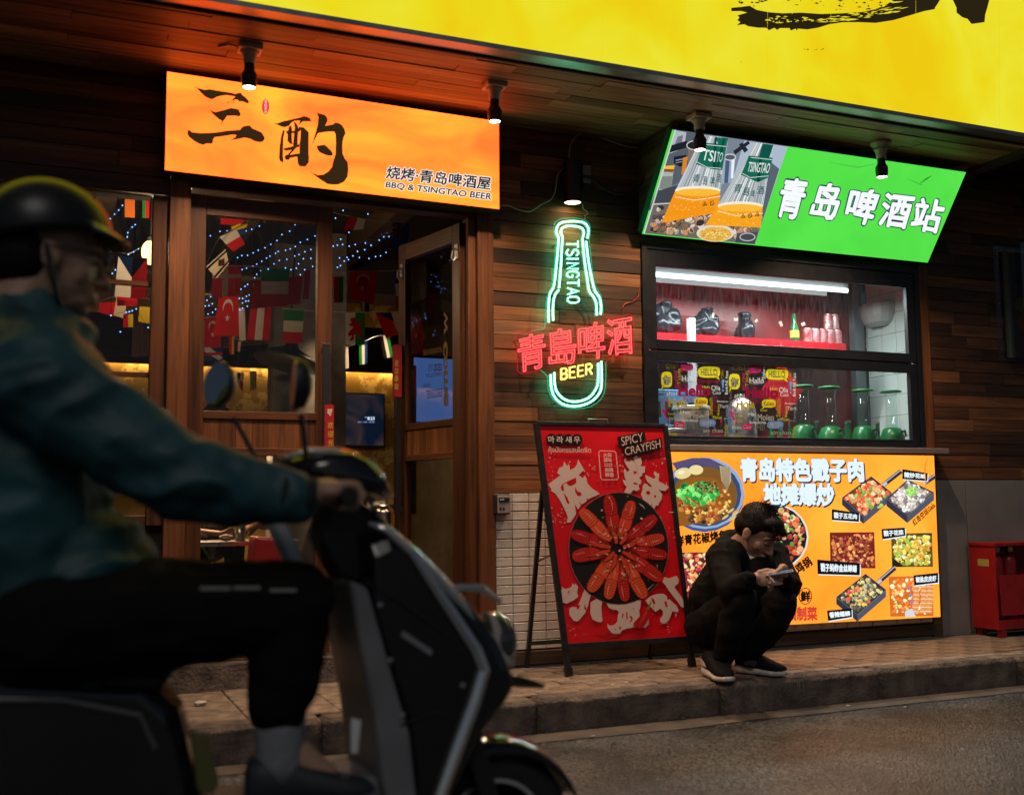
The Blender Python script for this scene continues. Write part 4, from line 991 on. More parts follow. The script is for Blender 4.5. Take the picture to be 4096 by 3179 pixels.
for pl in ([(175, 360), (230, 395), (290, 380), (330, 350), (330, 305), (370, 340), (375, 305), (420, 360), (405, 450), (425, 510), (360, 560), (250, 615), (195, 595), (160, 490), (135, 405), (185, 400)],
           [(520, 390), (640, 440), (600, 520), (570, 640), (530, 750), (440, 860), (400, 885), (350, 870), (290, 780), (290, 690), (330, 665), (400, 670), (450, 580)],
           [(610, 595), (700, 540), (790, 570), (770, 660), (780, 800), (790, 870), (760, 895), (720, 890), (640, 855), (605, 760)],
           [(850, 610), (1000, 560), (1150, 600), (1370, 560), (1360, 660), (1340, 720), (1350, 800), (1400, 830), (1480, 830), (1485, 920), (1440, 975), (1350, 985), (1270, 970), (1150, 990), (1080, 1020), (1060, 1055), (980, 1075), (920, 1050), (870, 980), (860, 915), (900, 945), (960, 935), (1010, 890), (1020, 790), (1035, 735), (1000, 710), (930, 700), (880, 670)],
           [(1430, 560), (1520, 500), (1620, 465), (1700, 465), (1760, 500), (1760, 555), (1800, 550), (1850, 600), (1900, 640), (1935, 710), (1920, 745), (1840, 730), (1790, 860), (1740, 910), (1690, 915), (1655, 880), (1660, 840), (1695, 790), (1700, 730), (1660, 690), (1590, 735), (1555, 715), (1530, 680), (1470, 620)],
           [(1720, 215), (1790, 235), (1830, 220), (1905, 195), (1935, 250), (1930, 310), (1870, 360), (1900, 410), (1960, 490), (2030, 590), (2035, 640), (2010, 675), (1970, 660), (1920, 590), (1850, 500), (1780, 410), (1730, 330), (1690, 280)]): pr.poly(pl, CRM)
for pl in ([(405, 650), (440, 625), (450, 650), (425, 700), (402, 700)], [(520, 620), (545, 690), (540, 715), (510, 690)], [(265, 430), (300, 420), (265, 475)], [(1085, 770), (1110, 760), (1095, 835), (1080, 830)], [(1145, 735), (1160, 740), (1170, 830), (1150, 870), (1145, 800)], [(1190, 810), (1230, 800), (1245, 850), (1215, 895), (1195, 885), (1225, 850)], [(970, 990), (1000, 1010), (975, 1015)], [(1030, 970), (1070, 960), (1060, 1015)], [(1720, 590), (1750, 570), (1770, 670), (1735, 655)], [(1520, 520), (1560, 545), (1590, 610), (1560, 625), (1535, 580)], [(1240, 680), (1262, 682), (1255, 705)]): pr.poly(pl, RDK)
pr.line([(1558, 590), (1556, 715)], 5, RDK); pr.line([(190, 560), (280, 490), (350, 400)], 3, (0.62, 0.2, .17))
pr.poly([(1560, 470), (1640, 410), (1700, 405), (1770, 455), (1790, 520), (1750, 480), (1680, 455), (1600, 470)], (0.42, 0.01, 0.01))
# soft shadow printed under the plate is skipped; the plate itself
pr.map = P1
pr.ell(845, 800, 296, 332, (0.35, 0.10, 0.09), 0, 40); pr.ell(846, 800, 292, 328, PBK, 0, 40)
pr.line([(1018, 990), (1060, 940), (1078, 900)], [2, 7, 2], (0.36, 0.32, 0.30)); pr.line([(960, 1075), (1010, 1050), (1052, 1010)], [1, 6, 2], (0.42, 0.38, 0.36)); pr.line([(965, 535), (985, 548), (1000, 566)], [2, 7, 2], (0.62, 0.5, .46))
CEN = (840, 800)
for (tx_, ty_), wd in (((785, 485), 40), ((925, 520), 38), ((1065, 612), 38), ((1112, 735), 36), ((1130, 842), 36), ((1100, 985), 40), ((1000, 1092), 40), ((885, 1112), 34), ((782, 1098), 36), ((672, 1052), 40), ((572, 850), 42), ((566, 712), 38), ((620, 572), 38)):
    dx, dy = CEN[0] - tx_, CEN[1] - ty_; l = math.hypot(dx, dy); dx /= l; dy /= l; nx, ny = -dy, dx
    B_ = lambda s_, w_: (tx_ + dx * l * s_ + nx * w_, ty_ + dy * l * s_ + ny * w_)
    c0 = rq.choice([(0.62, 0.028, 0.018), (0.74, 0.06, 0.026), (0.54, 0.018, 0.015), (0.80, 0.09, 0.03)])
    dk = tuple(v * .32 for v in c0); hi = tuple(min(.9, v * 1.15 + .14) for v in c0)
    for sgn in (-1, 1):
        for j in range(3): pr.line([B_(.45 + .06 * j, sgn * wd * .6), B_(.62 + .05 * j, sgn * wd * 1.05), B_(.80 + .04 * j, sgn * wd * .5)], 5, dk)
    prof = [(0, .25), (.03, .62), (.10, .86), (.2, .95), (.3, .98), (.34, .9), (.42, 1.0), (.52, .98), (.62, .82), (.72, .55), (.8, .25)]
    pr.poly([B_(s_, wd * w_ * 1.06) for s_, w_ in prof] + [B_(s_, -wd * w_ * 1.06) for s_, w_ in prof[::-1]], dk)
    pr.poly([B_(s_, wd * w_ * .93) for s_, w_ in prof] + [B_(s_, -wd * w_ * .93) for s_, w_ in prof[::-1]], c0)
    for s_ in (.06, .11, .16, .21, .26, .31): pr.line([B_(s_, -wd * .85), B_(s_ + .015, 0), B_(s_, wd * .85)], 2.6, dk)
    pr.line([B_(.36, -wd * .85), B_(.39, 0), B_(.36, wd * .85)], 4, dk); pr.line([B_(.56, -wd * .6), B_(.60, 0), B_(.56, wd * .6)], 3, dk)
    pr.line([B_(.40, wd * .25), B_(.52, wd * .3), B_(.62, wd * .2)], [2, 10, 2], hi); pr.line([B_(.06, -wd * .2), B_(.18, -wd * .3), B_(.30, -wd * .25)], [2, 8, 2], hi)
    pr.begin(4)
    for k in range(9): pr.ell(*B_(rq.uniform(.05, .7), rq.uniform(-.6, .6) * wd), 2.4, 1.8, hi, 0, 5)
    pr.end()
for a, r_ in ((1.2, 190), (1.9, 150), (0.6, 130), (2.9, 190), (3.3, 170), (4.4, 120), (5.2, 110), (-0.3, 120), (2.4, 120)):
    x1, y1 = CEN[0] + r_ * .25 * math.cos(a), CEN[1] + r_ * .25 * math.sin(a); x2, y2 = CEN[0] + r_ * math.cos(a), CEN[1] + r_ * math.sin(a)
    pr.line([(x1, y1), ((x1 + x2) / 2 + 8, (y1 + y2) / 2), (x2, y2)], [20, 34, 6], (0.22, 0.008, 0.008)); pr.line([(x1, y1), ((x1 + x2) / 2 + 8, (y1 + y2) / 2), (x2, y2)], [14, 26, 3], (0.66, 0.06, 0.025))
pr.begin(12)
for k in range(64):
    x, y = rq.gauss(CEN[0] + 10, 95), rq.gauss(CEN[1] - 20, 110)
    pr.poly([(x + rq.uniform(4, 10) * math.cos(a), y + rq.uniform(3, 8) * math.sin(a)) for a in (0, 1.2, 2.4, 3.6, 5)], rq.choice([(0.78, 0.6, 0.48), (0.72, 0.42, 0.34), (0.16, 0.22, 0.03), (0.5, 0.30, 0.05)]))
pr.end()
pr.map = P4
pr.poly([(1450, 690), (1490, 700), (1490, 800), (1450, 890), (1390, 980), (1310, 985), (1245, 960), (1250, 905), (1330, 820), (1390, 720)], (0.50, 0.015, 0.013)); pr.poly([(1440, 700), (1462, 720), (1440, 800), (1380, 890), (1330, 930), (1390, 800)], (0.64, 0.05, 0.04)); pr.poly([(1435, 680), (1470, 660), (1500, 590), (1525, 580), (1500, 650), (1485, 710)], (0.20, 0.20, 0.03))
for k in range(9): pr.ell(1290 + rq.uniform(-30, 50), 945 + rq.uniform(-30, 30), 8, 6, rq.choice([(0.36, 0.01, 0.01), (0.7, 0.3, 0.2)]), 0, 6)
pr.line([(660, 1075), (750, 1105), (850, 1115), (960, 1095), (1040, 1080)], [4, 34, 56, 60, 20], (0.44, 0.012, 0.012))
pr.map = P1
for k, ch in enumerate('마라새우'):
    cx = 447 + 50.5 * k; pr.ell(cx, 158 + k * .6, 32, 33, PBK, 0, 24)
for k, ch in enumerate('마라새우'):
    cx = 447 + 50.5 * k; pr.text(ch, [(cx - 19, 140 + k * .6), (cx + 17, 140 + k * .6), (cx + 19, 178 + k * .6), (cx - 17, 178 + k * .6)], (0.75, 0.6, 0.52), 0.018)
pr.text('กุ้งมังกรรสเผ็ดซีด', [(428, 200), (678, 204), (682, 246), (432, 244)], (0.75, 0.6, 0.52), 0.008)
pr.poly([(835, 145), (996, 110), (1006, 166), (844, 210)], PBK); pr.poly([(868, 208), (1095, 148), (1103, 212), (877, 264)], PBK)
pr.text('SPICY', [(856, 146), (984, 118), (990, 168), (862, 198)], (0.78, 0.56, 0.48), 0.0); pr.text('CRAYFISH', [(878, 208), (1086, 158), (1092, 206), (884, 254)], (0.78, 0.56, 0.48), 0.0)
pr.line([(726, 235), (732, 226), (820, 228), (828, 240), (842, 384), (834, 395), (748, 396), (738, 386), (726, 235)], 5, CRM)
for tx, qd in (('大师', [(752, 240), (800, 240), (802, 264), (754, 264)]), ('调味', [(754, 268), (802, 268), (804, 292), (756, 292)]), ('★★★★', [(758, 297), (806, 297), (807, 310), (759, 310)]), ('麻辣', [(762, 326), (810, 326), (812, 350), (764, 350)]), ('鲜香', [(764, 354), (814, 354), (816, 380), (766, 380)])): pr.text(tx, qd, CRM, 0.03)
pr.line([(760, 316), (806, 316)], 4, CRM); pr.line([(1138, 587), (1170, 587)], 4, (0.75, .6, .4))
pr.build('poster_print', paper('poster_ink', 0.32), ab)
# ================================================================ neon bottle sign
ns = thing('neon_bottle_sign', 'green neon beer bottle with red neon characters on clear acrylic, hung on the plank wall', 'neon sign', (2.74, -0.05, 1.6))
NY = -0.055
NC = crop(1950, 500, 1.4129)
def npt(p, d=0.0): a = NC([p])[0]; return oy(a[0], a[1], NY - d)
def smooth_path(pts, k=3):
    out = []
    n = len(pts)
    for i in range(n - 1):
        p0, p1, p2, p3 = pts[max(i - 1, 0)], pts[i], pts[i + 1], pts[min(i + 2, n - 1)]
        for j in range(k):
            t_ = j / k; t2, t3 = t_ * t_, t_ ** 3
            out.append(tuple(0.5 * (2 * p1[c] + (-p0[c] + p2[c]) * t_ + (2 * p0[c] - 5 * p1[c] + 4 * p2[c] - p3[c]) * t2 + (-p0[c] + 3 * p1[c] - 3 * p2[c] + p3[c]) * t3) for c in range(len(p1))))
    out.append(pts[-1])
    return out
bott = [(374, 600), (378, 560), (400, 538), (440, 528), (510, 528), (560, 545), (580, 575), (580, 620), (574, 650), (582, 720), (592, 820), (607, 905), (640, 960), (650, 1020), (652, 1065), (690, 1100), (800, 1068), (822, 1080), (828, 1270), (815, 1290), (690, 1318), (668, 1340), (666, 1480), (640, 1550), (580, 1592), (510, 1602), (430, 1592), (370, 1550), (342, 1490), (338, 1420), (300, 1385), (190, 1406), (172, 1390), (160, 1200), (175, 1180), (250, 1160), (300, 1156), (325, 1140), (328, 1040), (335, 970), (358, 920), (372, 840), (382, 720), (384, 640)]
M_ACR = glass('clear_acrylic', tint=(0.93, 0.97, 0.95), mixf=0.05)
MB().prism([npt(p) for p in bott], (0, 0.004, 0)).build('acrylic_backing', M_ACR, ns)
G_CORE = em('neon_green', (0.55, 4.2, 2.1), 2.3); G_HALO = em('green_edge_glow', (0.0, 0.62, 0.30), 0.9, False)
R_CORE = em('neon_red', (3.6, 0.17, 0.19), 1.15); Y_CORE = em('neon_yellow', (3.2, 2.3, 0.30), 1.5)
RE_HALO = em('red_edge_glow', (0.80, 0.008, 0.02), 0.8, False)
for pts in ([(565, 640), (571, 600), (566, 575), (545, 553), (500, 545), (440, 547), (405, 560), (390, 590), (393, 618), (402, 640), (398, 700), (389, 800), (376, 908), (352, 958), (345, 1040), (347, 1115)],
            [(540, 633), (545, 605), (530, 581), (490, 572), (450, 572), (422, 584), (415, 610), (424, 635), (420, 700), (415, 800), (405, 920)],
            [(403, 932), (378, 970), (370, 1040), (372, 1105)],
            [(558, 658), (570, 760), (588, 860), (607, 935), (632, 972), (642, 1020), (640, 1070)],
            [(537, 640), (548, 760), (564, 870), (575, 937), (600, 972), (615, 1010), (618, 1075)],
            [(357, 1410), (362, 1490), (388, 1548), (440, 1582), (510, 1588), (580, 1566), (626, 1525), (645, 1470), (644, 1335)],
            [(378, 1398), (383, 1480), (407, 1526), (450, 1556), (510, 1562), (570, 1542), (608, 1500), (625, 1450), (626, 1345)]):
    sp_ = smooth_path(pts, 4)
    MB().tube([npt(p, 0.008) for p in sp_], 0.0052, 8).build('neon_tube', G_CORE, ns, smooth=True)
def edge_run(pts, mat, nm): MB().tube([npt(p, 0.0) for p in pts], 0.0021, 5).build(nm, mat, ns)  # emissive line for neon light caught in the acrylic edge, not a tube lamp
edge_run(smooth_path(bott[35:] + bott[:15], 2), G_HALO, 'acrylic_edge_glow'); edge_run(smooth_path(bott[21:31], 2), G_HALO, 'acrylic_edge_glow'); edge_run(bott[14:22], RE_HALO, 'acrylic_edge_glow'); edge_run(bott[30:37], RE_HALO, 'acrylic_edge_glow')
# vertical TSINGTAO, letters turned a quarter
SEGL = {'T': [[(0, 1), (1, 1)], [(.5, 1), (.5, 0)]], 'S': [[(.95, .85), (.7, 1), (.3, 1), (.05, .82), (.1, .62), (.5, .5), (.9, .38), (.95, .18), (.7, 0), (.3, 0), (.05, .15)]], 'I': [[(.5, 0), (.5, 1)]],
        'N': [[(.08, 0), (.08, 1), (.92, 0), (.92, 1)]], 'G': [[(.92, .82), (.7, 1), (.3, 1), (.05, .75), (.05, .25), (.3, 0), (.7, 0), (.93, .2), (.93, .46), (.55, .46)]], 'A': [[(.02, 0), (.5, 1), (.98, 0)], [(.22, .36), (.78, .36)]],
        'O': [[(.3, 1), (.7, 1), (.95, .75), (.95, .25), (.7, 0), (.3, 0), (.05, .25), (.05, .75), (.3, 1)]], 'B': [[(.08, 0), (.08, 1), (.65, 1), (.88, .85), (.85, .62), (.65, .52), (.08, .52)], [(.65, .52), (.92, .4), (.92, .15), (.7, 0), (.08, 0)]],
        'E': [[(.92, 1), (.1, 1), (.1, 0), (.92, 0)], [(.1, .52), (.8, .52)]], 'R': [[(.08, 0), (.08, 1), (.65, 1), (.9, .82), (.85, .58), (.6, .5), (.08, .5)], [(.5, .5), (.95, 0)]]}
y = 655.0
wds = {'I': 0.35}
for ch in 'TSINGTAO':
    adv = 16 if ch == 'I' else 38
    m = MB()
    for st in SEGL[ch]: m.tube([npt((447 + 65 * b_ + (y - 655) * 0.02, y + adv * (a if ch != 'I' else 0.4)), 0.008) for a, b_ in st], 0.0038, 6)
    m.build('neon_letter', G_CORE, ns, smooth=True)
    y += adv + (9.5 if ch != 'I' else 12)
for i, ch in enumerate('BEER'):
    m = MB(); x0 = 414 + 47 * i; y0 = 1378 - 8.5 * i
    for st in SEGL[ch]: m.tube([npt((x0 + 38 * a, y0 + 60 * (1 - b_) - 5 * a), 0.008) for a, b_ in st], 0.0044, 6)
    m.build('neon_letter', Y_CORE, ns, smooth=True)
for ch, qd in (('青', [(170, 1200), (322, 1170), (328, 1368), (180, 1396)]), ('島', [(338, 1162), (494, 1140), (502, 1342), (350, 1362)]), ('啤', [(512, 1132), (660, 1108), (662, 1312), (516, 1330)]), ('酒', [(672, 1104), (812, 1078), (820, 1290), (682, 1300)])):
    p_ = Print((0, NY - 0.006, 0), SIDE); p_.map = NC
    p_.text(ch, qd, (1, 1, 1), outline=0.013)
    me = bpy.data.meshes.new('neon_character'); me.from_pydata(p_.v, [], p_.f); me.materials.append(R_CORE); me.shade_smooth()
    o = bpy.data.objects.new('neon_character', me); COL.objects.link(o); attach(o, ns)
    p2 = Print((0, NY - 0.001, 0), SIDE); p2.map = NC
for x, y_ in ((392, 676), (572, 676), (172, 1218), (818, 1110), (388, 1572), (640, 1540)):
    a = npt((x, y_)); MB().lathe((a.x, 0.0, a.z), (0, -1, 0), [(0.004, 0), (0.004, 0.062)], 8).build('standoff', M_STEEL, ns)
# ---------------------------------------------------------------- cylinder downlight and driver over the neon
CYL = oy(2288, 640, -0.075); cz1 = oy(2288, 640, -0.075).z; cz0 = oy(2288, 812, -0.075).z
dl = thing('cylinder_wall_lamp', 'black cylinder downlight on the plank wall above the neon bottle', 'lamp', (CYL.x, 0, cz0))
cr_ = 0.052
MB().lathe((CYL.x, -0.075, cz0), (0, 0, 1), [(cr_ - .006, 0.012), (cr_ - .004, 0), (cr_, 0), (cr_, cz1 - cz0 - .01), (cr_ - .01, cz1 - cz0), (0.002, cz1 - cz0)], 28).build('housing', M_BLACKMET, dl, smooth=False)
MB().lathe((CYL.x, -0.075, cz0 + 0.004), (0, 0, 1), [(cr_ - .007, 0), (cr_ - .007, .004)], 24).build('lens', em('warm_lens', (9.0, 6.0, 3.0), 1.2), dl)
MB().box(CYL.x - 0.04, CYL.x + 0.04, -0.03, 0.0, cz0 + 0.07, cz1 - 0.03).build('wall_plate', M_BLACKMET, dl)
def spot(name, loc, parent, power, size, blend, col, rad=0.03, to=(0, 0, -1)):
    l = bpy.data.lights.new(name, 'SPOT'); l.energy = power; l.spot_size = math.radians(size); l.spot_blend = blend; l.color = col; l.shadow_soft_size = rad
    o = bpy.data.objects.new(name, l); COL.objects.link(o); o.location = loc; o.rotation_euler = V(to).to_track_quat('-Z', 'Y').to_euler(); attach(o, parent)
spot('lamp_light', (CYL.x, -0.075, cz0 - 0.01), dl, 7, 110, 0.9, (1.0, 0.72, 0.42), 0.03)
dv = thing('neon_driver_box', 'small dark neon power box with a grey label behind the cylinder lamp', 'power box', (CYL.x + 0.09, 0, cz0 + 0.05))
a, c = oy(2330, 650, -0.03), oy(2364, 762, -0.03)
MB().box(a.x, c.x, -0.045, 0.0, c.z, a.z).build('case', M_BLACKPL, dv, bevel=0.003)
a2, c2 = oy(2331, 660, -0.046), oy(2366, 735, -0.046)
MB().box(a2.x, c2.x - .002, -0.0465, -0.0445, c2.z, a2.z).build('label_plate', pm('grey_label', (0.30, 0.28, 0.29), rough=0.5), dv)
def cable(name, label, pxs, Ys, r, mat, k=5):
    pts = [oy(x, y, yy) for (x, y), yy in zip(pxs, Ys)]
    o = MB().tube(smooth_path([tuple(p) for p in pts], k), r, 6).build(name, mat, smooth=True)
    return setp(o, label, 'cable')
M_CWH = pm('white_cable', (0.42, 0.40, 0.37), rough=0.5); M_CBK = pm('black_cable', (0.015, 0.015, 0.016), rough=0.5)
NB = crop(1900, 250, 2.184)
def cb(l): return NB(l)
cable('power_cable', 'white cable arching from the cylinder lamp up to the green sign', cb([(822, 865), (830, 740), (880, 650), (960, 613), (1060, 640), (1200, 695), (1330, 735), (1460, 750)]), [-.075, -.07, -.05, -.03, -.02, -.02, -.02, -.01], 0.0045, M_CWH)
cable('thin_cable', 'thin white cable running from the orange sign to the lamp', cb([(212, 1257), (290, 1252), (390, 1290), (480, 1302), (580, 1242), (670, 1190), (705, 1100), (720, 990), (770, 922)]), [-.08, -.02, -.012, -.012, -.012, -.012, -.02, -.03, -.04], 0.0035, M_CWH)
cable('black_cable', 'thick black cable looping from the power box behind the green sign', cb([(935, 1000), (1000, 1005), (1080, 1070), (1180, 1130), (1280, 1148), (1400, 1110), (1480, 1000), (1510, 880), (1560, 740), (1660, 620)]), [-.05, -.06, -.05, -.04, -.03, -.04, -.07, -.10, -.16, -.25], 0.008, M_CBK)
cable('neon_lead', 'thin lead dropping from the lamp to the neon bottle', cb([(938, 1235), (945, 1280), (975, 1300), (985, 1325), (960, 1340), (962, 1370)]), [-.05, -.03, -.03, -.03, -.03, -.05], 0.0022, M_CWH)
cable('red_wire', 'thin red wire at the left edge of the serving window frame', [(2558, 1155), (2555, 1180), (2540, 1200), (2500, 1215), (2490, 1235)], [-.02, -.015, -.012, -.012, -.012], 0.0022, pm('red_wire', (0.5, 0.02, 0.02), rough=0.5))
# ================================================================ canopy spot bulbs
ring_mat = pm('bulb_black', (0.02, 0.018, 0.018), rough=0.4)
LB = ['leftmost canopy spot bulb, above the orange sign', 'canopy spot bulb over the right corner of the orange sign', 'canopy spot bulb in front of the green sign photo', 'rightmost canopy spot bulb, on a round white base']
for i, bxx in enumerate((0.793, 2.022, 3.245, 4.52)):
    by = -0.555
    L_ = thing('canopy_spot_bulb', LB[i], 'lamp', (bxx, by, SZ), 'spot bulbs under the canopy')
    if i < 3: MB().box(bxx - 0.055, bxx + 0.055, by - 0.05, by + 0.05, SZ - 0.028, SZ - 0.001).build('mount_plate', M_WHITEPL, L_, bevel=0.006)
    else: MB().lathe((bxx, by, SZ - 0.001), (0, 0, -1), [(0.062, 0), (0.060, 0.012), (0.04, 0.03), (0.03, 0.045)], 24).build('mount_plate', M_WHITEPL, L_, smooth=True)
    z0 = SZ - (0.028 if i < 3 else 0.04)
    MB().lathe((bxx, by, z0), (0, 0, -1), [(0.045, 0), (0.036, 0.012), (0.030, 0.025), (0.028, 0.06)], 20).build('socket', M_WHITEPL, L_, smooth=True)
    MB().lathe((bxx, by, z0 - 0.055), (0, 0, -1), [(0.0235, 0), (0.024, 0.035), (0.035, 0.055), (0.037, 0.06), (0.036, 0.066), (0.037, 0.072), (0.036, 0.078), (0.037, 0.084), (0.036, 0.09), (0.034, 0.105), (0.031, 0.118), (0.029, 0.116)], 22).build('bulb_body', ring_mat, L_)
    MB().lathe((bxx, by, z0 - 0.055 - 0.113), (0, 0, -1), [(0.029, 0), (0.029, 0.003)], 20).build('bulb_lens', em('bulb_lens', (14, 11.2, 8.6), 1.0), L_)
    spot('bulb_light', (bxx, by, z0 - 0.055 - 0.13), L_, 100, 124, 0.8, (1.0, 0.70, 0.45), 0.028)
if True:
    MB().tube([(0.793 - .06, -.555, SZ - .012), (0.70, -.56, SZ - .01), (0.66, -.50, SZ - .004)], 0.006, 6).build('bulb_lead', M_WHITEPL, [o for o in COL.objects if o.name == 'canopy_spot_bulb'][0])
# ================================================================ key safe, acrylic case, red cabinet, litter
ks = thing('key_safe', 'small grey combination key safe on the tiles beside the door post', 'key safe', (2.28, 0, 0.98))
a, c = oy(1977, 1974, -0.045), oy(2045, 2056, -0.045)
kx0, kx1, kz1, kz0 = a.x, c.x, a.z, c.z
MB().box(kx0, kx1, -0.045, -0.002, kz0, kz1).build('housing', M_BLACKPL, ks, bevel=0.010, seg=3)
MB().box(kx0 + .016, kx1 - .004, -0.052, -0.0455, kz0 + .006, kz1 - .010).build('face_plate', pm('grey_zinc', (0.28, 0.25, 0.22), rough=0.5, metal=0.2), ks, bevel=0.003)
MB().box(kx0 + .024, kx1 - .014, -0.055, -0.0525, kz1 - .045, kz1 - .022).build('dial_window', M_BLACKPL, ks, bevel=0.002)
for i in range(4): MB().lathe((kx0 + .030 + .0065 * i, -0.0548, kz1 - .034), (1, 0, 0), [(0.006, -.0022), (0.007, 0), (0.006, .0022)], 10).build('number_dial', M_STEEL, ks)
for x in (kx0 + .028, kx0 + .046): MB().box(x, x + .011, -0.0535, -0.0522, kz0 + .022, kz0 + .038).build('printed_symbol', M_BLACKPL, ks)
ac = thing('acrylic_menu_case', 'clear acrylic wall case on the plank wall at the right edge', 'display case', (6.1, 0, 2.0))
AX0, AX1, AZ0, AZ1 = 5.98, 6.75, 1.985, 2.79
M_AC2 = glass('acrylic_case', tint=(0.86, 0.86, 0.88), mixf=0.10, dirt=0.06)
MB().box(AX0, AX1, -0.006, -0.002, AZ0, AZ1).build('back_sheet', M_AC2, ac)
MB().box(AX0 + .10, AX1, -0.15, -0.145, AZ0 + .015, AZ1 - .0).build('front_sheet', M_AC2, ac)
MB().box(AX0 + .10, AX0 + .105, -0.144, -0.006, AZ0 + .015, AZ1).build('side_sheet', M_AC2, ac)
MB().box(AX0 + .10, AX1, -0.144, -0.006, AZ0 + .010, AZ0 + .015).build('bottom_sheet', M_AC2, ac)
MB().box(AX0 + .075, AX0 + .125, -0.03, -0.008, AZ0 + .02, AZ1 - .04).build('mount_strip', pm('grey_strip', (0.16, 0.17, 0.15), rough=.6), ac)
pr = Print((0, -0.03, 0), SIDE)
MB().box(AX0 + .126, AX1, -0.028, -0.01, AZ0 + .02, AZ1 - .04).build('menu_backing', pm('menu_dark', (0.03, 0.026, 0.03), rough=.5), ac)
for x, z, r, c in ((6.2, 2.38, .07, S(120, 110, 50)), (6.22, 2.26, .08, S(130, 70, 40)), (6.28, 2.1, .07, S(120, 30, 30)), (6.35, 2.55, .06, S(60, 70, 100))):
    pts = [V((x + r * math.cos(k * .52), -0.030, z + r * .8 * math.sin(k * .52))) for k in range(12)]; pr.raw(pts, [tuple(range(11, -1, -1))], c)
pr.build('menu_print', paper('menu_case_ink'), ac)
for z in (AZ0 + .08, AZ0 + .4, AZ1 - .06): MB().lathe((AX0 + .03, -0.006, z), (0, -1, 0), [(0.007, 0), (0.007, .004)], 10).build('screw', M_STEEL, ac)
M_RED = pm('red_enamel', (0.34, 0.012, 0.014), rough=0.35, vary=0.3, vscale=5, bump=0.04, bscale=40)
fc = thing('extinguisher_cabinet', 'red steel fire extinguisher cabinet standing at the right edge', 'cabinet', (5.95, -0.15, SWZ))
X0, X1, Y0, Y1, Z0, Z1 = 5.60, 6.35, -0.245, -0.03, SWZ + .05, 0.735
MB().box(X0, X0 + .008, Y0, Y1, Z0, Z1 - .001).build('side_panel', M_RED, fc); MB().box(X1 - .008, X1, Y0, Y1, Z0, Z1 - .001).build('side_panel', M_RED, fc)
MB().box(X0 + .008, X1 - .008, Y1 - .008, Y1, Z0, Z1 - .001).build('back_panel', M_RED, fc); MB().box(X0 + .008, X1 - .008, Y0, Y1 - .008, Z0, Z0 + .06).build('plinth', M_RED, fc)
MB().box(X0 - .008, X1 + .008, Y0 - .010, Y1, Z1, Z1 + .022).build('lid', M_RED, fc, bevel=0.003)
MB().prism([(X0 + .02, Y0 - .016, Z0 + .09), (X1 - .02, Y0 - .016, Z0 + .09), (X1 - .02, Y0 - .002, Z0 + .345), (X0 + .02, Y0 - .002, Z0 + .345)], (0, 0.004, 0)).build('door_panel', M_RED, fc)
for x in (X0 + .03, X1 - .07):
    for y in (Y0 + .005, Y1 - .045): MB().box(x, x + .04, y, y + .04, SWZ, Z0).build('foot', M_RED, fc)
MB().box(X0 - .0012, X0, -0.19, -0.10, Z1 - .13, Z1 - .085).build('label_plate', pm('yellow_label', (0.45, 0.36, 0.08), rough=.5), fc)
for i, x in enumerate((5.70, 5.815)):
    e_ = thing('fire_extinguisher', ['red fire extinguisher at the left end of the cabinet', 'red fire extinguisher standing second from the left in the cabinet'][i], 'extinguisher', (x, -0.14, Z0 + .06), 'extinguishers in the cabinet')
    zb = Z0 + .06
    MB().lathe((x, -0.14, zb), (0, 0, 1), [(0.05, 0), (0.052, .01), (0.052, .36), (0.048, .385), (0.035, .405), (0.016, .415), (0.016, .43)], 22).build('cylinder', M_RED, e_, smooth=True)
    MB().lathe((x, -0.14, zb + .43), (0, 0, 1), [(0.014, 0), (0.014, .03)], 12).build('valve', M_BLACKPL, e_)
    MB().lathe((x, -0.165, zb + .445), (0, -1, 0), [(0.019, 0), (0.019, .008)], 16).build('pressure_gauge', M_WHITEPL, e_)
    MB().tube([(x, -0.14, zb + .455), (x + .03, -0.14, zb + .475), (x + .075, -0.14, zb + .48)], 0.005, 6).build('lever', M_BLACKPL, e_)
M_PAPER = pm('litter_paper', (0.55, 0.50, 0.44), rough=0.8)
def scrap(px_, z, sz, label, name='paper_scrap', crumple=False, zsurf=None):
    p = oz(px_[0], px_[1], z); rn = random.Random(px_[0]); m = MB()
    if crumple:
        m.ball(p + V((0, 0, sz * .35)), (sz, sz * .6, sz * .4), 9, 6)
        m.v = [v + V((rn.uniform(-1, 1), rn.uniform(-1, 1), rn.uniform(-.4, .4))) * sz * .22 for v in m.v]
        m.v = [V((v.x, v.y, max(v.z, z + .001))) for v in m.v]
    else:
        q4 = [p + V((sz * math.cos(a), sz * .5 * math.sin(a), 0.003 + rn.uniform(0, .006))) for a in (0.4, 2.2, 3.4, 5.3)]
        m.prism(q4, (0, 0, 0.0015))
    setp(m.build(name, M_PAPER), label, 'litter')
scrap((800, 2822), SWZ, 0.030, 'crumpled white tissue lying on the pavement by the door', 'crumpled_tissue', True)
scrap((2452, 2742), SWZ, 0.012, 'white paper scrap on the pavers near the kerb, left of the pair'); scrap((2506, 2731), SWZ, 0.010, 'orange tinted paper scrap on the pavers near the kerb, right of the pair')
scrap((2370, 2946), 0.005, 0.014, 'pale scrap on the asphalt beside the scooter wheel'); scrap((2735, 2876), 0.005, 0.014, 'brown leaf scrap in the gutter below the poster board'); scrap((3395, 2825), 0.005, 0.016, 'pale scrap in the gutter to the right of the man')

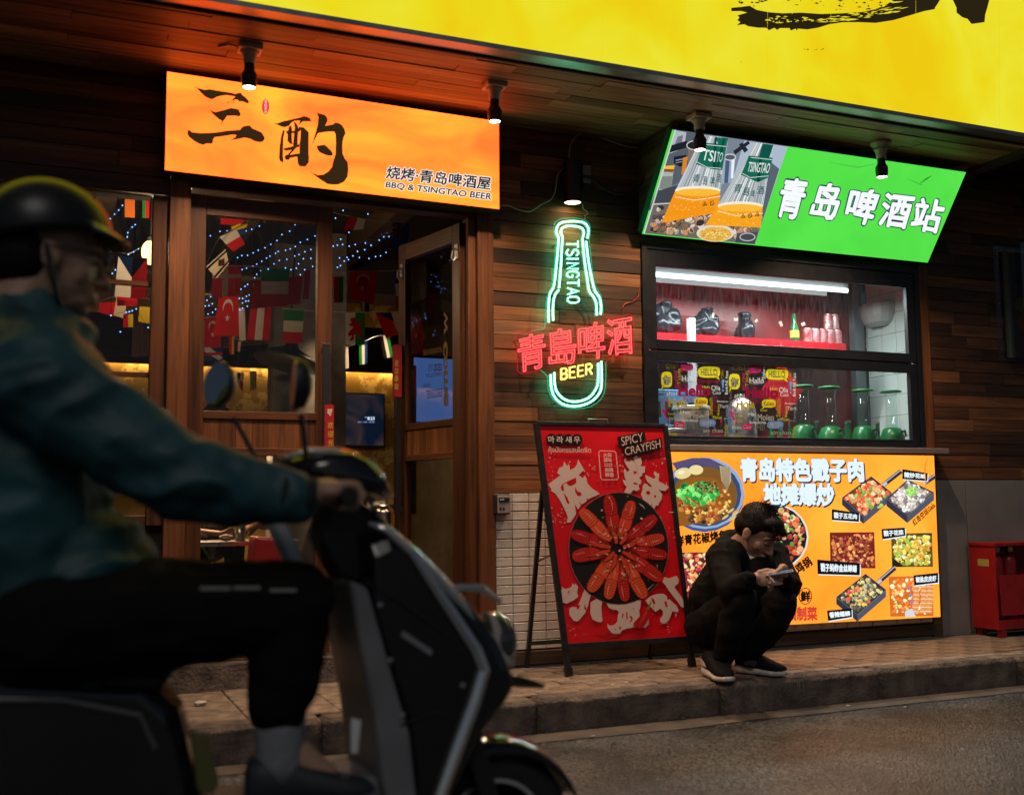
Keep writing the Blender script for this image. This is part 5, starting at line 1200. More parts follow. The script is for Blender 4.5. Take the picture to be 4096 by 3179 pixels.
for i, (p_, lb) in enumerate((((3300, 2760), 'tiny cigarette end in the gutter, nearest the man'), ((3620, 2790), 'tiny pale scrap in the gutter below the menu board'), ((2560, 2905), 'tiny scrap on the asphalt below the poster board'), ((3850, 2960), 'tiny pale scrap on the open road at the right'))):
    scrap((p_[0], p_[1] + 40), 0.005, 0.009, lb)
# ================================================================ dining room behind the door
room = thing('dining_room', 'dim dining room with ochre plaster back wall seen through the door', 'room', (0.8, 2.3, 0.285))
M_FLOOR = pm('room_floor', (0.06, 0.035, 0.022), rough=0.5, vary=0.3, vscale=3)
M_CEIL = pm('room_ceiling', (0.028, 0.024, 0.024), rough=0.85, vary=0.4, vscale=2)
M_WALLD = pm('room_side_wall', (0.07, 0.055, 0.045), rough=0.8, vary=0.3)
pmx = bpy.data.materials.new('ochre_plaster'); t, b, N, L = nodes_of(pmx)
tc = N('ShaderNodeTexCoord'); n = N('ShaderNodeTexNoise'); n.inputs['Scale'].default_value = 5.5; n.inputs['Detail'].default_value = 9; n.inputs['Roughness'].default_value = 0.7
L(tc.outputs['Object'], n.inputs['Vector'])
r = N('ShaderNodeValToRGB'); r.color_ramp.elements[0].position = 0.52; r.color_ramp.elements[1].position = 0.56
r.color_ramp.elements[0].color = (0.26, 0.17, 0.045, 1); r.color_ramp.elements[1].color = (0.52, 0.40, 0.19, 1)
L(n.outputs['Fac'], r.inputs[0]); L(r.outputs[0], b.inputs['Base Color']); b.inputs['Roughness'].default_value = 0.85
MATS['ochre'] = pmx
BY = 4.3
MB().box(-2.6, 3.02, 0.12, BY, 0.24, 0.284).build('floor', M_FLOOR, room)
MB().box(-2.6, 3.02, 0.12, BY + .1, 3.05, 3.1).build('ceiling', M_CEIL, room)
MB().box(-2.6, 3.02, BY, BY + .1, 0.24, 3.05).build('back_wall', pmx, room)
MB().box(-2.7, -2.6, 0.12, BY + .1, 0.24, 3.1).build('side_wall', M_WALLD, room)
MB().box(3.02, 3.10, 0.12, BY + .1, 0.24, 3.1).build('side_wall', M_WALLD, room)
zc = oy(1450, 1497, BY).z
MB().box(-2.6, 3.02, BY - .16, BY - .13, zc + 0.0, zc + 0.42).build('cove_beam', W_BASE, room)
MB().box(-2.6, 3.02, BY - .05, BY - .03, zc + 0.04, zc + 0.05).build('cove_led', em('cove_led', (44, 25, 6.5), 1.0), room)
M_COL = pm('grey_column_plaster', (0.26, 0.25, 0.26), rough=0.8, vary=0.25, vscale=7, dirt=(0.17, 0.16, 0.165))
a, c = oy(1328, 1500, 2.3), oy(1384, 1500, 2.3)
MB().box(a.x, c.x, 2.3, 2.55, 0.285, 3.05).build('column', M_COL, room)
a, c = oy(1095, 1500, 2.75), oy(1270, 1500, 2.75)
MB().box(a.x, c.x, 2.75, 3.0, 0.285, 3.05).build('column', M_COL, room)
a = oy(1395, 1105, 3.1); c = oy(1600, 1190, 3.1)
MB().prism([(a.x - .1, 3.0, a.z - .02), (a.x + .55, 3.0, a.z + .3), (c.x + .2, 3.0, c.z + .26), (c.x + .2, 3.0, c.z), (a.x - .1, 3.0, c.z)], (0, .5, 0)).build('duct_casing', pm('duct_grey', (0.14, 0.13, 0.13), rough=0.7), room)
for i in range(5):
    x = -1.6 + i * 0.9; MB().box(x, x + .12, 0.2, BY - .2, 2.90, 3.05).build('ceiling_joist', W_BASE, room)
# tilted timber board seen under the flags
a, c = oy(850, 1430, 3.2), oy(1080, 1395, 3.2)
MB().prism([(a.x - .6, 3.2, a.z - .02), (c.x, 3.2, c.z + .05), (c.x, 3.2, c.z + .35), (a.x - .6, 3.2, a.z + .35)], (0, .05, 0)).build('timber_board', W_POST, room)
# television
tv = thing('television', 'wall mounted flat screen showing a clock on dark blue, hung on the ochre wall', 'television', (1.9, BY, 1.5))
a, c = oy(1300, 1566, BY - .06), oy(1540, 1790, BY - .06)
MB().box(a.x - .2, c.x, BY - .06, BY - .01, c.z, a.z).build('casing', M_BLACKPL, tv, bevel=0.004)
scr = bpy.data.materials.new('tv_picture'); scr.use_nodes = True; t = scr.node_tree; t.nodes.clear(); N = t.nodes.new; L = t.links.new
o_ = N('ShaderNodeOutputMaterial'); e_ = N('ShaderNodeEmission'); tc = N('ShaderNodeTexCoord'); wv = N('ShaderNodeTexNoise'); wv.inputs['Scale'].default_value = 2.2; wv.inputs['Distortion'].default_value = 1.5
r = N('ShaderNodeValToRGB'); r.color_ramp.elements[0].color = (0.003, 0.008, 0.020, 1); r.color_ramp.elements[1].color = (0.05, 0.03, 0.022, 1); r.color_ramp.elements[0].position = .45; r.color_ramp.elements[1].position = .75
L(tc.outputs['Object'], wv.inputs['Vector']); L(wv.outputs['Fac'], r.inputs[0]); L(r.outputs[0], e_.inputs[0]); L(e_.outputs[0], o_.inputs[0])
MB().box(a.x - .18, c.x - .015, BY - .062, BY - .0605, c.z + .02, a.z - .015).build('screen', scr, tv)
pr = Print((0, BY - .063, 0), SIDE)
pr.text('8:23', [(1470, 1667), (1498, 1667), (1498, 1679), (1470, 1679)], (0.75, 0.95, 1.2), 0.02); pr.text('PM', [(1460, 1667), (1468, 1667), (1468, 1671), (1460, 1671)], (0.6, .8, 1), 0)
pr.text('2025.4.13 周日  上海 黄浦', [(1431, 1684), (1498, 1684), (1498, 1691), (1431, 1691)], (0.35, 0.42, 0.9), 0.0)
pr.build('clock_text', INK, tv)
# black pendant shade and a small ceiling spot
a = oy(1150, 1400, 2.3)
ps = thing('pendant_lamp', 'wide black pendant lampshade hanging in the dining room', 'lamp', (a.x, 2.3, a.z))
aa = V((0.25, 0.1, 1)).normalized()
MB().lathe(a - V((0, 0, .1)), aa, [(0.245, 0), (0.25, 0.006), (0.16, 0.07), (0.06, 0.12), (0.03, 0.17), (0.02, 0.172)], 32).build('shade', M_BLACKMET, ps, smooth=True)
MB().tube([a + aa * .06, (a.x + .06, 2.33, 3.04)], 0.006, 6).build('cord', M_CBK, ps)
a = oy(1460, 1180, 2.4)
cs = thing('ceiling_spot', 'small black cylinder spot hanging behind the red crescent flag', 'lamp', (a.x, 2.4, a.z))
MB().lathe((a.x, 2.4, a.z), (0, 0, -1), [(0.03, 0), (0.032, .01), (0.032, .13), (0.026, .13)], 18).build('housing', M_BLACKMET, cs)
MB().lathe((a.x, 2.4, a.z - .126), (0, 0, -1), [(0.026, 0), (0.026, .003)], 14).build('lens', em('warm_lens2', (10, 7, 3.6), 1.0), cs)
MB().tube([(a.x, 2.4, a.z), (a.x, 2.4, 3.04)], 0.008, 6).build('stem', M_BLACKMET, cs)
spot('spot_light', (a.x, 2.4, a.z - .14), cs, 95, 150, 0.9, (1.0, 0.66, 0.34), 0.03)
a = oy(604, 1010, 1.15)
wl = thing('wall_lantern', 'warm glass lantern glowing at the edge of the side window', 'lamp', (a.x, 1.15, a.z))
MB().ball(a, (0.055, 0.055, 0.075), 14, 10).build('globe', em('lantern_globe', (5.0, 3.0, 1.05), 1.1), wl, smooth=True)
MB().tube([a + V((0, 0, .07)), (a.x, 1.15, 2.9)], 0.006, 6).build('cord', M_CBK, wl); MB().lathe(a + V((0, 0, .06)), (0, 0, 1), [(0.03, 0), (0.024, .03), (0.008, .04)], 14).build('cap', M_BLACKMET, wl)
lp = bpy.data.lights.new('lantern_light', 'POINT'); lp.energy = 30; lp.color = (1.0, .68, .36); lp.shadow_soft_size = .07
lo = bpy.data.objects.new('lantern_light', lp); COL.objects.link(lo); lo.location = a + V((0, -.09, -.02)); attach(lo, wl)
# low lamp over the diners (glow on table)
a = oy(950, 1900, 3.0)
tl = thing('table_lamp_pendant', 'small warm pendant over the dining tables', 'lamp', (1.15, 3.0, 1.9))
MB().lathe((1.15, 3.0, 1.75), (0, 0, 1), [(0.12, 0), (0.12, .005), (0.05, .08), (0.02, .12)], 20).build('shade', M_BLACKMET, tl, smooth=True); MB().tube([(1.15, 3.0, 1.87), (1.15, 3.0, 2.9)], .005, 6).build('cord', M_CBK, tl)
MB().ball((1.15, 3.0, 1.74), 0.03, 10, 8).build('bulb', em('table_bulb', (9, 5.5, 2.2), 1.0), tl)
spot('table_light', (1.15, 3.0, 1.70), tl, 95, 140, 0.6, (1.0, 0.62, 0.34), 0.04)
# added blue glowing panel standing in for a reflection in the open leaf, orange fridge edge
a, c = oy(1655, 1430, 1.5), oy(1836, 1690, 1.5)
bs = thing('blue_reflection_panel', 'added blue glowing panel standing in for a reflection in the open door glass', 'reflection stand-in', (a.x, 1.5, c.z))
MB().box(a.x - .02, c.x + .12, 1.5, 1.54, c.z - .02, a.z + .02).build('casing', M_BLACKPL, bs); MB().box(a.x, c.x + .1, 1.497, 1.4995, c.z, a.z).build('screen', em('blue_reflection_glow', (0.045, 0.10, 0.30), 1.0), bs)  # glowing face imitates the blue reflection on the door glass
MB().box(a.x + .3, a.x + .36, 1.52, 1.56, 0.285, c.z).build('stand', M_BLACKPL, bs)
a, c = oy(1606, 1855, 1.3), oy(1622, 2170, 1.3)
fr = thing('orange_cabinet', 'narrow orange cabinet edge with a yellow sticker behind the door handle', 'cabinet', (a.x, 1.3, 0.285))
MB().box(a.x, c.x, 1.3, 1.36, 0.285, a.z).build('body', pm('orange_cab', (0.55, 0.22, 0.02), rough=.5), fr); MB().box(a.x + .001, c.x - .001, 1.296, 1.2995, a.z - .075, a.z - .02).build('sticker', pm('yellow_sticker', (0.75, 0.62, 0.03), rough=.5), fr)
for k in range(4): MB().box(a.x + .004, c.x - .004, 1.292, 1.2995, a.z - .12 - .055 * k, a.z - .112 - .055 * k).build('vent', M_BLACKPL, fr)
# steel keg, table with red basket and cup
a = oy(1540, 2000, 1.5)
kg = thing('steel_keg', 'shiny steel keg standing inside the doorway', 'keg', (a.x, 1.5, 0.285))
MB().lathe((a.x, 1.5, 0.62), (0, 0, 1), [(0.11, 0), (0.115, .02), (0.115, .10), (0.122, .11), (0.115, .12), (0.115, .24), (0.122, .25), (0.115, .26), (0.112, .36), (0.10, .40), (0.06, .42), (0.03, .42)], 28).build('barrel', pm('keg_steel', (0.6, 0.5, 0.42), rough=.18, metal=1.0, bump=.15, bscale=14), kg, smooth=True)
MB().box(a.x - .15, a.x + .15, 1.36, 1.64, 0.59, 0.618).build('shelf', M_STEEL, kg); 
for sx in (-.13, .13):
    for sy in (1.38, 1.62): MB().box(a.x + sx - .012, a.x + sx + .012, sy - .012, sy + .012, .285, .59).build('shelf_leg', M_STEEL, kg)
tz = oy(930, 2165, 2.2).z
a, c = oy(840, 2165, 2.2), oy(1200, 2165, 2.2)
tb = thing('dining_table', 'small steel topped dining table inside the room', 'table', (a.x + .4, 2.4, .285))
MB().box(a.x - .25, c.x, 2.15, 2.75, tz - .03, tz).build('table_top', M_STEEL, tb)
for x in (a.x - .2, c.x - .06):
    for y in (2.2, 2.68): MB().box(x, x + .035, y, y + .035, .285, tz - .03).build('leg', M_BLACKMET, tb)
a = oy(1070, 2215, 1.75)
rb = thing('red_stool', 'red plastic stool basket beside the dining table', 'stool', (a.x, 1.75, .285))
M_REDPL = pm('red_plastic', (0.42, 0.012, 0.016), rough=.35)
MB().prism([(a.x - .12, 1.62, a.z - .10), (a.x + .12, 1.62, a.z - .10), (a.x + .14, 1.62, a.z + .10), (a.x - .10, 1.62, a.z + .12)], (0, .26, 0)).build('basket', M_REDPL, rb, bevel=.02)
for x in (a.x - .1, a.x + .1):
    for y in (1.65, 1.84): MB().box(x - .012, x + .012, y - .012, y + .012, .285, a.z - .1).build('leg', M_BLACKMET, rb)
a = oy(960, 2140, 2.3)
cu = thing('steel_cup', 'steel cup standing on the dining table', 'cup', (a.x, 2.3, tz))
MB().lathe((a.x, 2.3, tz), (0, 0, 1), [(0.034, 0), (0.036, .004), (0.04, .10), (0.037, .10), (0.034, .006)], 18).build('body', M_STEEL, cu, smooth=True); MB().tube([(a.x + .04, 2.3, tz + .08), (a.x + .062, 2.3, tz + .06), (a.x + .04, 2.3, tz + .03)], .004, 6).build('grip', M_STEEL, cu)
a = oy(905, 2150, 2.25)
nk = MB().ball(a + V((0, 0, .0)), (.05, .04, .022), 10, 6); rn = random.Random(3); nk.v = [v + V((rn.uniform(-1, 1), rn.uniform(-1, 1), rn.uniform(-1, 1))) * .008 for v in nk.v]
nk.v = [V((v.x, v.y, max(v.z, tz + .001))) for v in nk.v]
setp(nk.build('paper_napkin', pm('napkin', (.7, .55, .45), rough=.8)), 'crumpled paper napkin on the dining table', 'napkin')
# ================================================================ strings of flags
FLAGM = paper('flag_cloth', 0.85, 0.45, 0.1)
fR, fW, fG, fB, fY, fK, fC, fO = (0.52, 0.012, 0.018), (0.62, 0.60, 0.60), (0.02, 0.20, 0.05), (0.015, 0.045, 0.22), (0.62, 0.45, 0.03), (0.012, 0.012, 0.014), (0.66, 0.58, 0.44), (0.6, 0.16, 0.03)
def bands(cols, vert=False):
    k = len(cols); return [([(i / k, 0), ((i + 1) / k, 0), ((i + 1) / k, 1), (i / k, 1)] if vert else [(0, i / k), (1, i / k), (1, (i + 1) / k), (0, (i + 1) / k)], c) for i, c in enumerate(cols)]
def star(cx, cy, r, c, n=5, rr_=.42, asp=1.0): return ([(cx + (r if i % 2 == 0 else r * rr_) * math.sin(math.pi * i / n) * asp, cy - (r if i % 2 == 0 else r * rr_) * math.cos(math.pi * i / n)) for i in range(2 * n)], c)
def disc(cx, cy, r, c, asp=1.0): return ([(cx + r * math.cos(.35 * i) * asp, cy + r * math.sin(.35 * i)) for i in range(18)], c)
SQ = [(0, 0), (1, 0), (1, 1), (0, 1)]
DES = dict(red=[(SQ, fR)], white=[(SQ, fW)], yellow=[(SQ, fY)], orange=[(SQ, fO)], cream=[(SQ, fC)], denmark=[(SQ, fR), ([(.36, 0), (.55, 0), (.55, 1), (.36, 1)], fW), ([(0, .27), (1, .27), (1, .40), (0, .40)], fW)],
           gwr=bands([fG, fW, fR]), china=[(SQ, fR), star(.22, .18, .11, fY, asp=.8), star(.1, .38, .03, fY), star(.22, .42, .03, fY), star(.34, .38, .03, fY), star(.4, .28, .03, fY)],
           rw=bands([fR, fW], True), wr=bands([fW, fR]), yb=bands([fY, fB]), rwr=bands([fR, fW, fR], True), turkey=[(SQ, fR), disc(.5, .30, .21, fW, 1.15), disc(.5, .36, .185, fR, 1.15), star(.5, .56, .10, fW, asp=1.1)],
           israel=[(SQ, fC), ([(0, .08), (1, .08), (1, .22), (0, .22)], fB), ([(0, .78), (1, .78), (1, .92), (0, .92)], fB)], france=bands([fB, fW, fR]), rg=bands([fR, fG], True), gwb=bands([fG, fW, fB], True), kwg=bands([fK, fW, fG], True), gr=bands([fG, fR], True), gy=bands([fG, fY, fG, fY, fG], True), ry=bands([fR, fY], True),
           panama=[(SQ, fW), ([(0, 0), (.5, 0), (.5, .5), (0, .5)], fB), ([(.5, .5), (1, .5), (1, 1), (.5, 1)], fR)],
           czech=[(SQ, fW), ([(.5, 0), (1, 0), (1, 1), (.5, 1)], fR), ([(0, 0), (1, 0), (.5, .5)], fB)],
           czech2=[(SQ, fR), ([(.45, 0), (1, 0), (1, 1), (.62, .9)], fC), ([(0, 0), (.52, 0), (.56, .42)], (0.02, .03, .09))],
           nz=[(SQ, fB), ([(0, 0), (.12, 0), (.75, .5), (.66, .52)], fW), ([(.75, 0), (.62, 0), (.0, .5), (.12, .52)], fW), ([(.28, 0), (.50, 0), (.50, .55), (.28, .55)], fW), ([(0, .18), (.78, .18), (.78, .36), (0, .36)], fW), ([(.33, 0), (.45, 0), (.45, .55), (.33, .55)], fR), ([(0, .22), (.78, .22), (.78, .32), (0, .32)], fR), star(.3, .75, .06, fR), star(.6, .72, .06, fR), star(.45, .88, .05, fR)],
           uk=[(SQ, fB), ([(0, 0), (.3, 0), (1, .8), (.8, 1), (0, .3)], fW), ([(0, .4), (1, .4), (1, .6), (0, .6)], fR)],
           wales=[(SQ, fW), ([(.5, 0), (1, 0), (1, 1), (.5, 1)], fG), ([(.28, .15), (.36, .17), (.44, .13), (.55, .2), (.50, .26), (.6, .3), (.66, .38), (.75, .36), (.72, .25), (.85, .2), (.88, .3), (.80, .34), (.84, .46), (.78, .52), (.86, .62), (.83, .72), (.87, .8), (.7, .82), (.66, .7), (.6, .62), (.5, .66), (.42, .72), (.45, .82), (.32, .88), (.18, .86), (.28, .80), (.3, .7), (.16, .74), (.12, .66), (.22, .56), (.34, .5), (.4, .42), (.3, .42), (.12, .38), (.22, .35), (.3, .3), (.24, .24)], fR)])
FL_N = [0]
def bunting(label, group_px, string_px, Yd):
    root = thing('flag_bunting', label, 'bunting', (oy(*string_px[0], Yd).x, Yd, oy(*string_px[0], Yd).z), 'strings of national flags')
    pts = [oy(x, y, Yd + .004) for x, y in string_px]
    MB().tube(smooth_path([tuple(p) for p in pts], 4), .0025, 5).build('string', M_CWH, root)
    for i, (quad, des) in enumerate(group_px):
        yy = Yd - 0.004 - 0.02 * (i % 3)
        p_ = Print((0, yy, 0), SIDE, step=.0003, lift=0)
        rnd = random.Random(i + FL_N[0]); ph = rnd.uniform(0, 6); amp = rnd.uniform(.004, .012)
        for poly_, c in DES[des]:
            q4 = quad
            def uv(u, v_): return ((q4[0][0] * (1 - u) + q4[1][0] * u) * (1 - v_) + (q4[3][0] * (1 - u) + q4[2][0] * u) * v_, (q4[0][1] * (1 - u) + q4[1][1] * u) * (1 - v_) + (q4[3][1] * (1 - u) + q4[2][1] * u) * v_)
            p_.poly([uv(u, v_) for u, v_ in poly_], c)
        FL_N[0] += 1
        o = p_.build('flag', FLAGM, root)
    return root
cL = crop(780, 840, 2.2); cL2 = crop(780, 1200, 2.0786); cR1 = crop(1320, 840, 2.275); cR2 = crop(1320, 1200, 2.078); cW = crop(350, 740, 1.257)
bunting('flags slanting down the left corner of the left door glass', [(cL([(225, 55), (432, 70), (430, 135), (225, 128)]), 'red'), (cL([(315, 150), (470, 90), (440, 215), (365, 222)]), 'yb'), (cL([(215, 240), (360, 165), (440, 300), (335, 368)]), 'wr'), (cL([(95, 500), (270, 345), (300, 470), (190, 602)]), 'israel'), (cL([(205, 440), (260, 425), (262, 490), (205, 496)]), 'gr')], cL([(480, 90), (330, 170), (215, 240), (90, 500)]), .55)
bunting('upper row of flags across the left door glass, from the white cross flag on', [(cL([(155, 490), (410, 492), (395, 755), (150, 772)]), 'denmark'), (cL([(478, 622), (640, 608), (640, 858), (480, 870)]), 'china'), (cL([(580, 515), (830, 518), (815, 850), (585, 850)]), 'gwr'), (cL([(828, 590), (950, 582), (925, 830), (800, 835)]), 'red'), (cL([(965, 525), (1068, 525), (1050, 785), (948, 782)]), 'rw')], cL([(90, 488), (400, 492), (840, 520), (1068, 525)]), 1.05)
bunting('lower row of flags across the left door glass with a crescent flag', [(cL2([(200, -40), (362, -40), (368, 302), (150, 296)]), 'turkey'), (cL2([(362, 60), (415, 70), (422, 335), (368, 335)]), 'white'), (cL2([(470, 0), (642, 0), (620, 335), (430, 330)]), 'rwr'), (cL2([(740, 75), (905, 85), (890, 362), (730, 355)]), 'gwr')], cL2([(80, -50), (300, -30), (640, 58), (990, 92)]), 1.55)
bunting('flags in the lower left corner of the left door glass', [(cL2([(78, 150), (215, 150), (215, 392), (78, 396)]), 'turkey'), (cL2([(78, 395), (232, 392), (230, 500), (78, 506)]), 'uk'), (cL2([(285, 305), (326, 305), (326, 450), (285, 455)]), 'ry'), (cL2([(336, 350), (382, 345), (375, 430), (336, 426)]), 'rw')], cL2([(60, 150), (200, 150), (330, 310), (400, 345)]), 2.0)
bunting('tiny flags against the glowing ochre wall', [(cL2([(350, 605), (406, 600), (396, 766), (350, 690)]), 'panama'), (cL2([(455, 590), (512, 590), (510, 740), (460, 752)]), 'gy'), (cL2([(600, 680), (648, 680), (642, 735), (598, 735)]), 'rg')], cL2([(330, 610), (450, 590), (650, 680)]), 3.4)
bunting('top flags in the open doorway with a dark blue flag', [(cR1([(180, 58), (325, 88), (300, 176), (120, 190)]), 'rw'), (cR1([(570, 112), (728, 130), (692, 396), (536, 356)]), 'nz')], cR1([(30, 20), (200, 60), (400, 92), (728, 130)]), .8)
bunting('middle flags in the open doorway with the large crescent flag', [(cR1([(30, 610), (122, 606), (120, 842), (35, 846)]), 'rg'), (cR1([(185, 556), (436, 556), (400, 856), (165, 806)]), 'turkey'), (cR1([(585, 555), (682, 555), (684, 900), (606, 896)]), 'france')], cR1([(25, 552), (200, 556), (440, 556), (690, 552)]), 1.1)
bunting('lower flags in the open doorway with a red dragon flag', [(cR2([(130, 105), (292, 105), (290, 373), (128, 373)]), 'wales'), (cR2([(378, 105), (625, 100), (625, 258), (466, 322)]), 'czech2')], cR2([(25, 98), (200, 103), (400, 103), (630, 98)]), 1.5)
bunting('small striped flags hanging lowest in the open doorway', [(cR2([(130, 390), (152, 388), (158, 566), (130, 570)]), 'white'), (cR2([(240, 372), (310, 345), (310, 530), (246, 538)]), 'gwb'), (cR2([(415, 300), (490, 290), (526, 470), (450, 488)]), 'kwg'), (cR2([(600, 335), (626, 335), (626, 418), (600, 420)]), 'gr')], cR2([(125, 395), (260, 355), (400, 300), (630, 280)]), 2.1)
bunting('flags behind the side window beside the rider', [(cW([(188, 48), (238, 48), (238, 165), (188, 163)]), 'orange'), (cW([(275, 60), (312, 60), (310, 168), (275, 165)]), 'gr'), (cW([(155, 358), (302, 368), (295, 576), (136, 560)]), 'czech'), (cW([(60, 592), (142, 588), (132, 662), (58, 640)]), 'red'), (cW([(146, 560), (196, 566), (190, 672), (132, 656)]), 'cream'), (cW([(148, 560), (252, 570), (250, 608), (148, 608)]), 'red'), (cW([(262, 610), (322, 615), (320, 698), (255, 686)]), 'yellow'), (cW([(180, 650), (230, 650), (230, 715), (180, 715)]), 'ry')], cW([(40, 590), (150, 560), (300, 570), (330, 600)]), .7)
# ================================================================ fairy lights
LEDM = em('blue_led', (0.8, 2.2, 6.5), 0.8, False)
ld = MB().ball((0, 0, 0), 0.0036, 6, 4).build('led', LEDM); LEDME = ld.data; bpy.data.objects.remove(ld)
def fairy(label, pxs, Ya, Yb):
    root = thing('fairy_light_string', label, 'string lights', (oy(*pxs[0], Ya).x, Ya, oy(*pxs[0], Ya).z), 'blue fairy light strings')
    n_ = len(pxs); pts = []
    for i, (x, y) in enumerate(pxs): pts.append(oy(x, y, Ya + (Yb - Ya) * i / max(1, n_ - 1)))
    MB().tube([p + V((0, 0.008, 0.004)) for p in pts], 0.0014, 4).build('wire', M_CBK, root)
    for p in pts: put(LEDME, 'led', p, root)
for lb, cm, pts, ya, yb in (('topmost blue light string in the left door glass', cL, [(135, 228), (220, 190), (283, 185), (450, 185), (500, 170), (567, 142), (613, 100)], 1.0, 1.3),
                        ('second blue light string rising across the left door glass', cL, [(375, 420), (412, 402), (463, 400), (512, 378), (557, 355), (616, 333), (667, 303), (721, 270), (765, 217), (833, 187), (880, 130)], 1.6, 1.2),
                        ('third, longest blue light string rising across the left door glass', cL, [(415, 525), (453, 512), (510, 495), (543, 477), (587, 452), (630, 423), (659, 407), (709, 382), (732, 366), (797, 355), (838, 343), (882, 322), (927, 285), (989, 260), (1056, 229)], 1.9, 1.3),
                        ('fourth blue light string, just above the flags in the left door glass', cL, [(525, 597), (543, 567), (580, 535), (695, 475), (743, 445), (808, 435), (878, 405), (915, 392), (967, 368), (1020, 349)], 2.1, 1.4),
                        ('short blue light string crossing the tricolour flag', cL, [(645, 520), (796, 510), (845, 525), (892, 512), (911, 474), (954, 429), (1020, 426), (1035, 497), (965, 526), (927, 570)], 1.0, .95),
                        ('blue light string zigzagging between the two crescent flags', cL, [(463, 655), (440, 672), (405, 697), (478, 748), (453, 760), (420, 779), (390, 779), (448, 803), (470, 800), (485, 797), (418, 818), (460, 847), (418, 863), (395, 878)], 1.3, 1.5),
                        ('blue light string at the left edge of the left door glass', cL, [(138, 763), (105, 795), (152, 825), (122, 842), (90, 845), (182, 873), (155, 900), (115, 915)], 1.3, 1.5),
                        ('upper blue light string in the open doorway', cR1, [(50, 75), (120, 5), (345, 37), (513, 25), (515, 68), (575, 130), (533, 155), (518, 205), (467, 218), (490, 245), (537, 243), (447, 275), (395, 280), (322, 302), (374, 323), (316, 362)], 1.2, 2.0),
                        ('lower blue light string in the open doorway', cR1, [(172, 205), (97, 267), (30, 330), (67, 320), (115, 315), (175, 330), (230, 315), (250, 378), (208, 418), (268, 433), (355, 442), (415, 425), (460, 418), (510, 387)], 1.4, 1.9),
                        ('small blue light cluster left of the doorway crescent flag', cR1, [(155, 432), (87, 437), (168, 453), (130, 465), (95, 507), (67, 522)], 1.7, 1.9),
                        ('upper blue light string behind the side window', cW, [(176, 103), (157, 127), (136, 147), (115, 170), (97, 190), (80, 212)], .9, 1.2),
                        ('blue light string winding behind the side window flags', cW, [(240, 200), (225, 212), (203, 240), (200, 262), (167, 280), (160, 300), (122, 313), (118, 335), (205, 350), (232, 337), (256, 322), (295, 303), (303, 290)], .9, 1.2),
                        ('lowest blue light string behind the side window', cW, [(140, 427), (125, 445), (118, 656), (195, 640), (210, 637), (225, 632), (245, 623), (305, 716), (165, 738)], .62, .66)):
    fairy(lb, cm(pts), ya, yb)
# couplet strips on the door handles, glass lettering on the open leaf
hp = MB().box(0, 0, 0, 0, 0, 0)
cpl = thing('red_couplet_strip', 'red paper strip with gold characters on the left door handle', 'paper strip', oy(1317, 1720, -0.07))
a, c = oy(1299, 1618, -0.072), oy(1334, 1835, -0.072)
MB().box(a.x, c.x, -0.0755, -0.0720, c.z, a.z).build('paper', pm('couplet_red', (0.40, 0.008, 0.012), rough=.5), cpl)
pr = Print((0, -0.0755, 0), SIDE)
for i, ch in enumerate('欢迎光临'): pr.text(ch, [(1312, 1688 + 35 * i), (1334, 1688 + 35 * i), (1333, 1713 + 35 * i), (1311, 1713 + 35 * i)], (0.62, 0.42, 0.05), 0.02)
for k in range(8): pr.ell(1322 + random.uniform(-9, 9), 1650 + random.uniform(-12, 12), 5, 6, (0.65, 0.5, 0.42), 0, 7)
pr.build('gold_lettering', paper('couplet_ink'), cpl)
hx = T2 @ V((lw_ - 0.0425, 0.055, 0))
a = oy(1590, 1380, hx.y); hz1, hz0 = a.z, oy(1590, 1590, hx.y).z
cp2 = thing('red_couplet_strip', 'red paper strip with gold characters on the pull handle of the open door', 'paper strip', (hx.x, hx.y, hz0))
MB().box(hx.x - .024, hx.x + .024, hx.y - .022, hx.y + .020, hz0, hz1).build('paper', MATS['couplet_red'], cp2, bevel=.004)
pr = Print((0, hx.y - .0222, 0), SIDE)
for i, ch in enumerate('进店暴富'): pr.text(ch, [(1577, 1440 + 31 * i), (1594, 1440 + 31 * i), (1594, 1464 + 31 * i), (1577, 1464 + 31 * i)], (0.62, 0.42, 0.05), 0.02)
pr.build('gold_lettering', paper('couplet_ink'), cp2)
ln = V((math.cos(ang + math.pi / 2), math.sin(ang + math.pi / 2), 0))
if ln.dot(CAM - hinge) < 0: ln = -ln
lpz = hinge + ln * 0.006
pr = Print(lpz, ln); pr.map = crop(1540, 1350, 4.2367)
GLD = (0.12, 0.066, 0.014)
for tx, qd, c, bd in (('e', [(998, 930), (998, 1145), (1068, 1145), (1068, 930)], GLD, .04), ('m', [(998, 575), (998, 900), (1062, 900), (1062, 575)], GLD, .04), ('o', [(998, 325), (998, 530), (1062, 535), (1062, 325)], GLD, .04), ('c', [(995, 85), (995, 300), (1060, 300), (1060, 85)], GLD, .04),
                      ('W', [(790 * .5 + 610, -420), (790 * .5 + 610, -70), (1065, -70), (1065, -420)], GLD, .04),
                      ('CROESO', [(825, 455), (970, 440), (970, 555), (825, 575)], (0.02, .02, .03), .03), ('WILLKOMMEN', [(690, 610), (972, 585), (972, 650), (690, 685)], (0.02, .02, .03), 0), ('TENSOOREE', [(700, 890), (972, 855), (972, 1000), (700, 1040)], (0.02, .02, .03), 0), ('BIENVENIDOS', [(655, 215), (965, 165), (968, 245), (655, 310)], GLD, .01), ('Aloha', [(650, 770), (770, 740), (770, 830), (650, 860)], (.02, .02, .03), 0), ('환영', [(735, 450), (805, 440), (805, 570), (735, 585)], (0.02, .02, .03), 0)):
    pr.text(tx, qd, c, bd)
pr.build('welcome_lettering', paper('glass_letter_ink'), leafR)
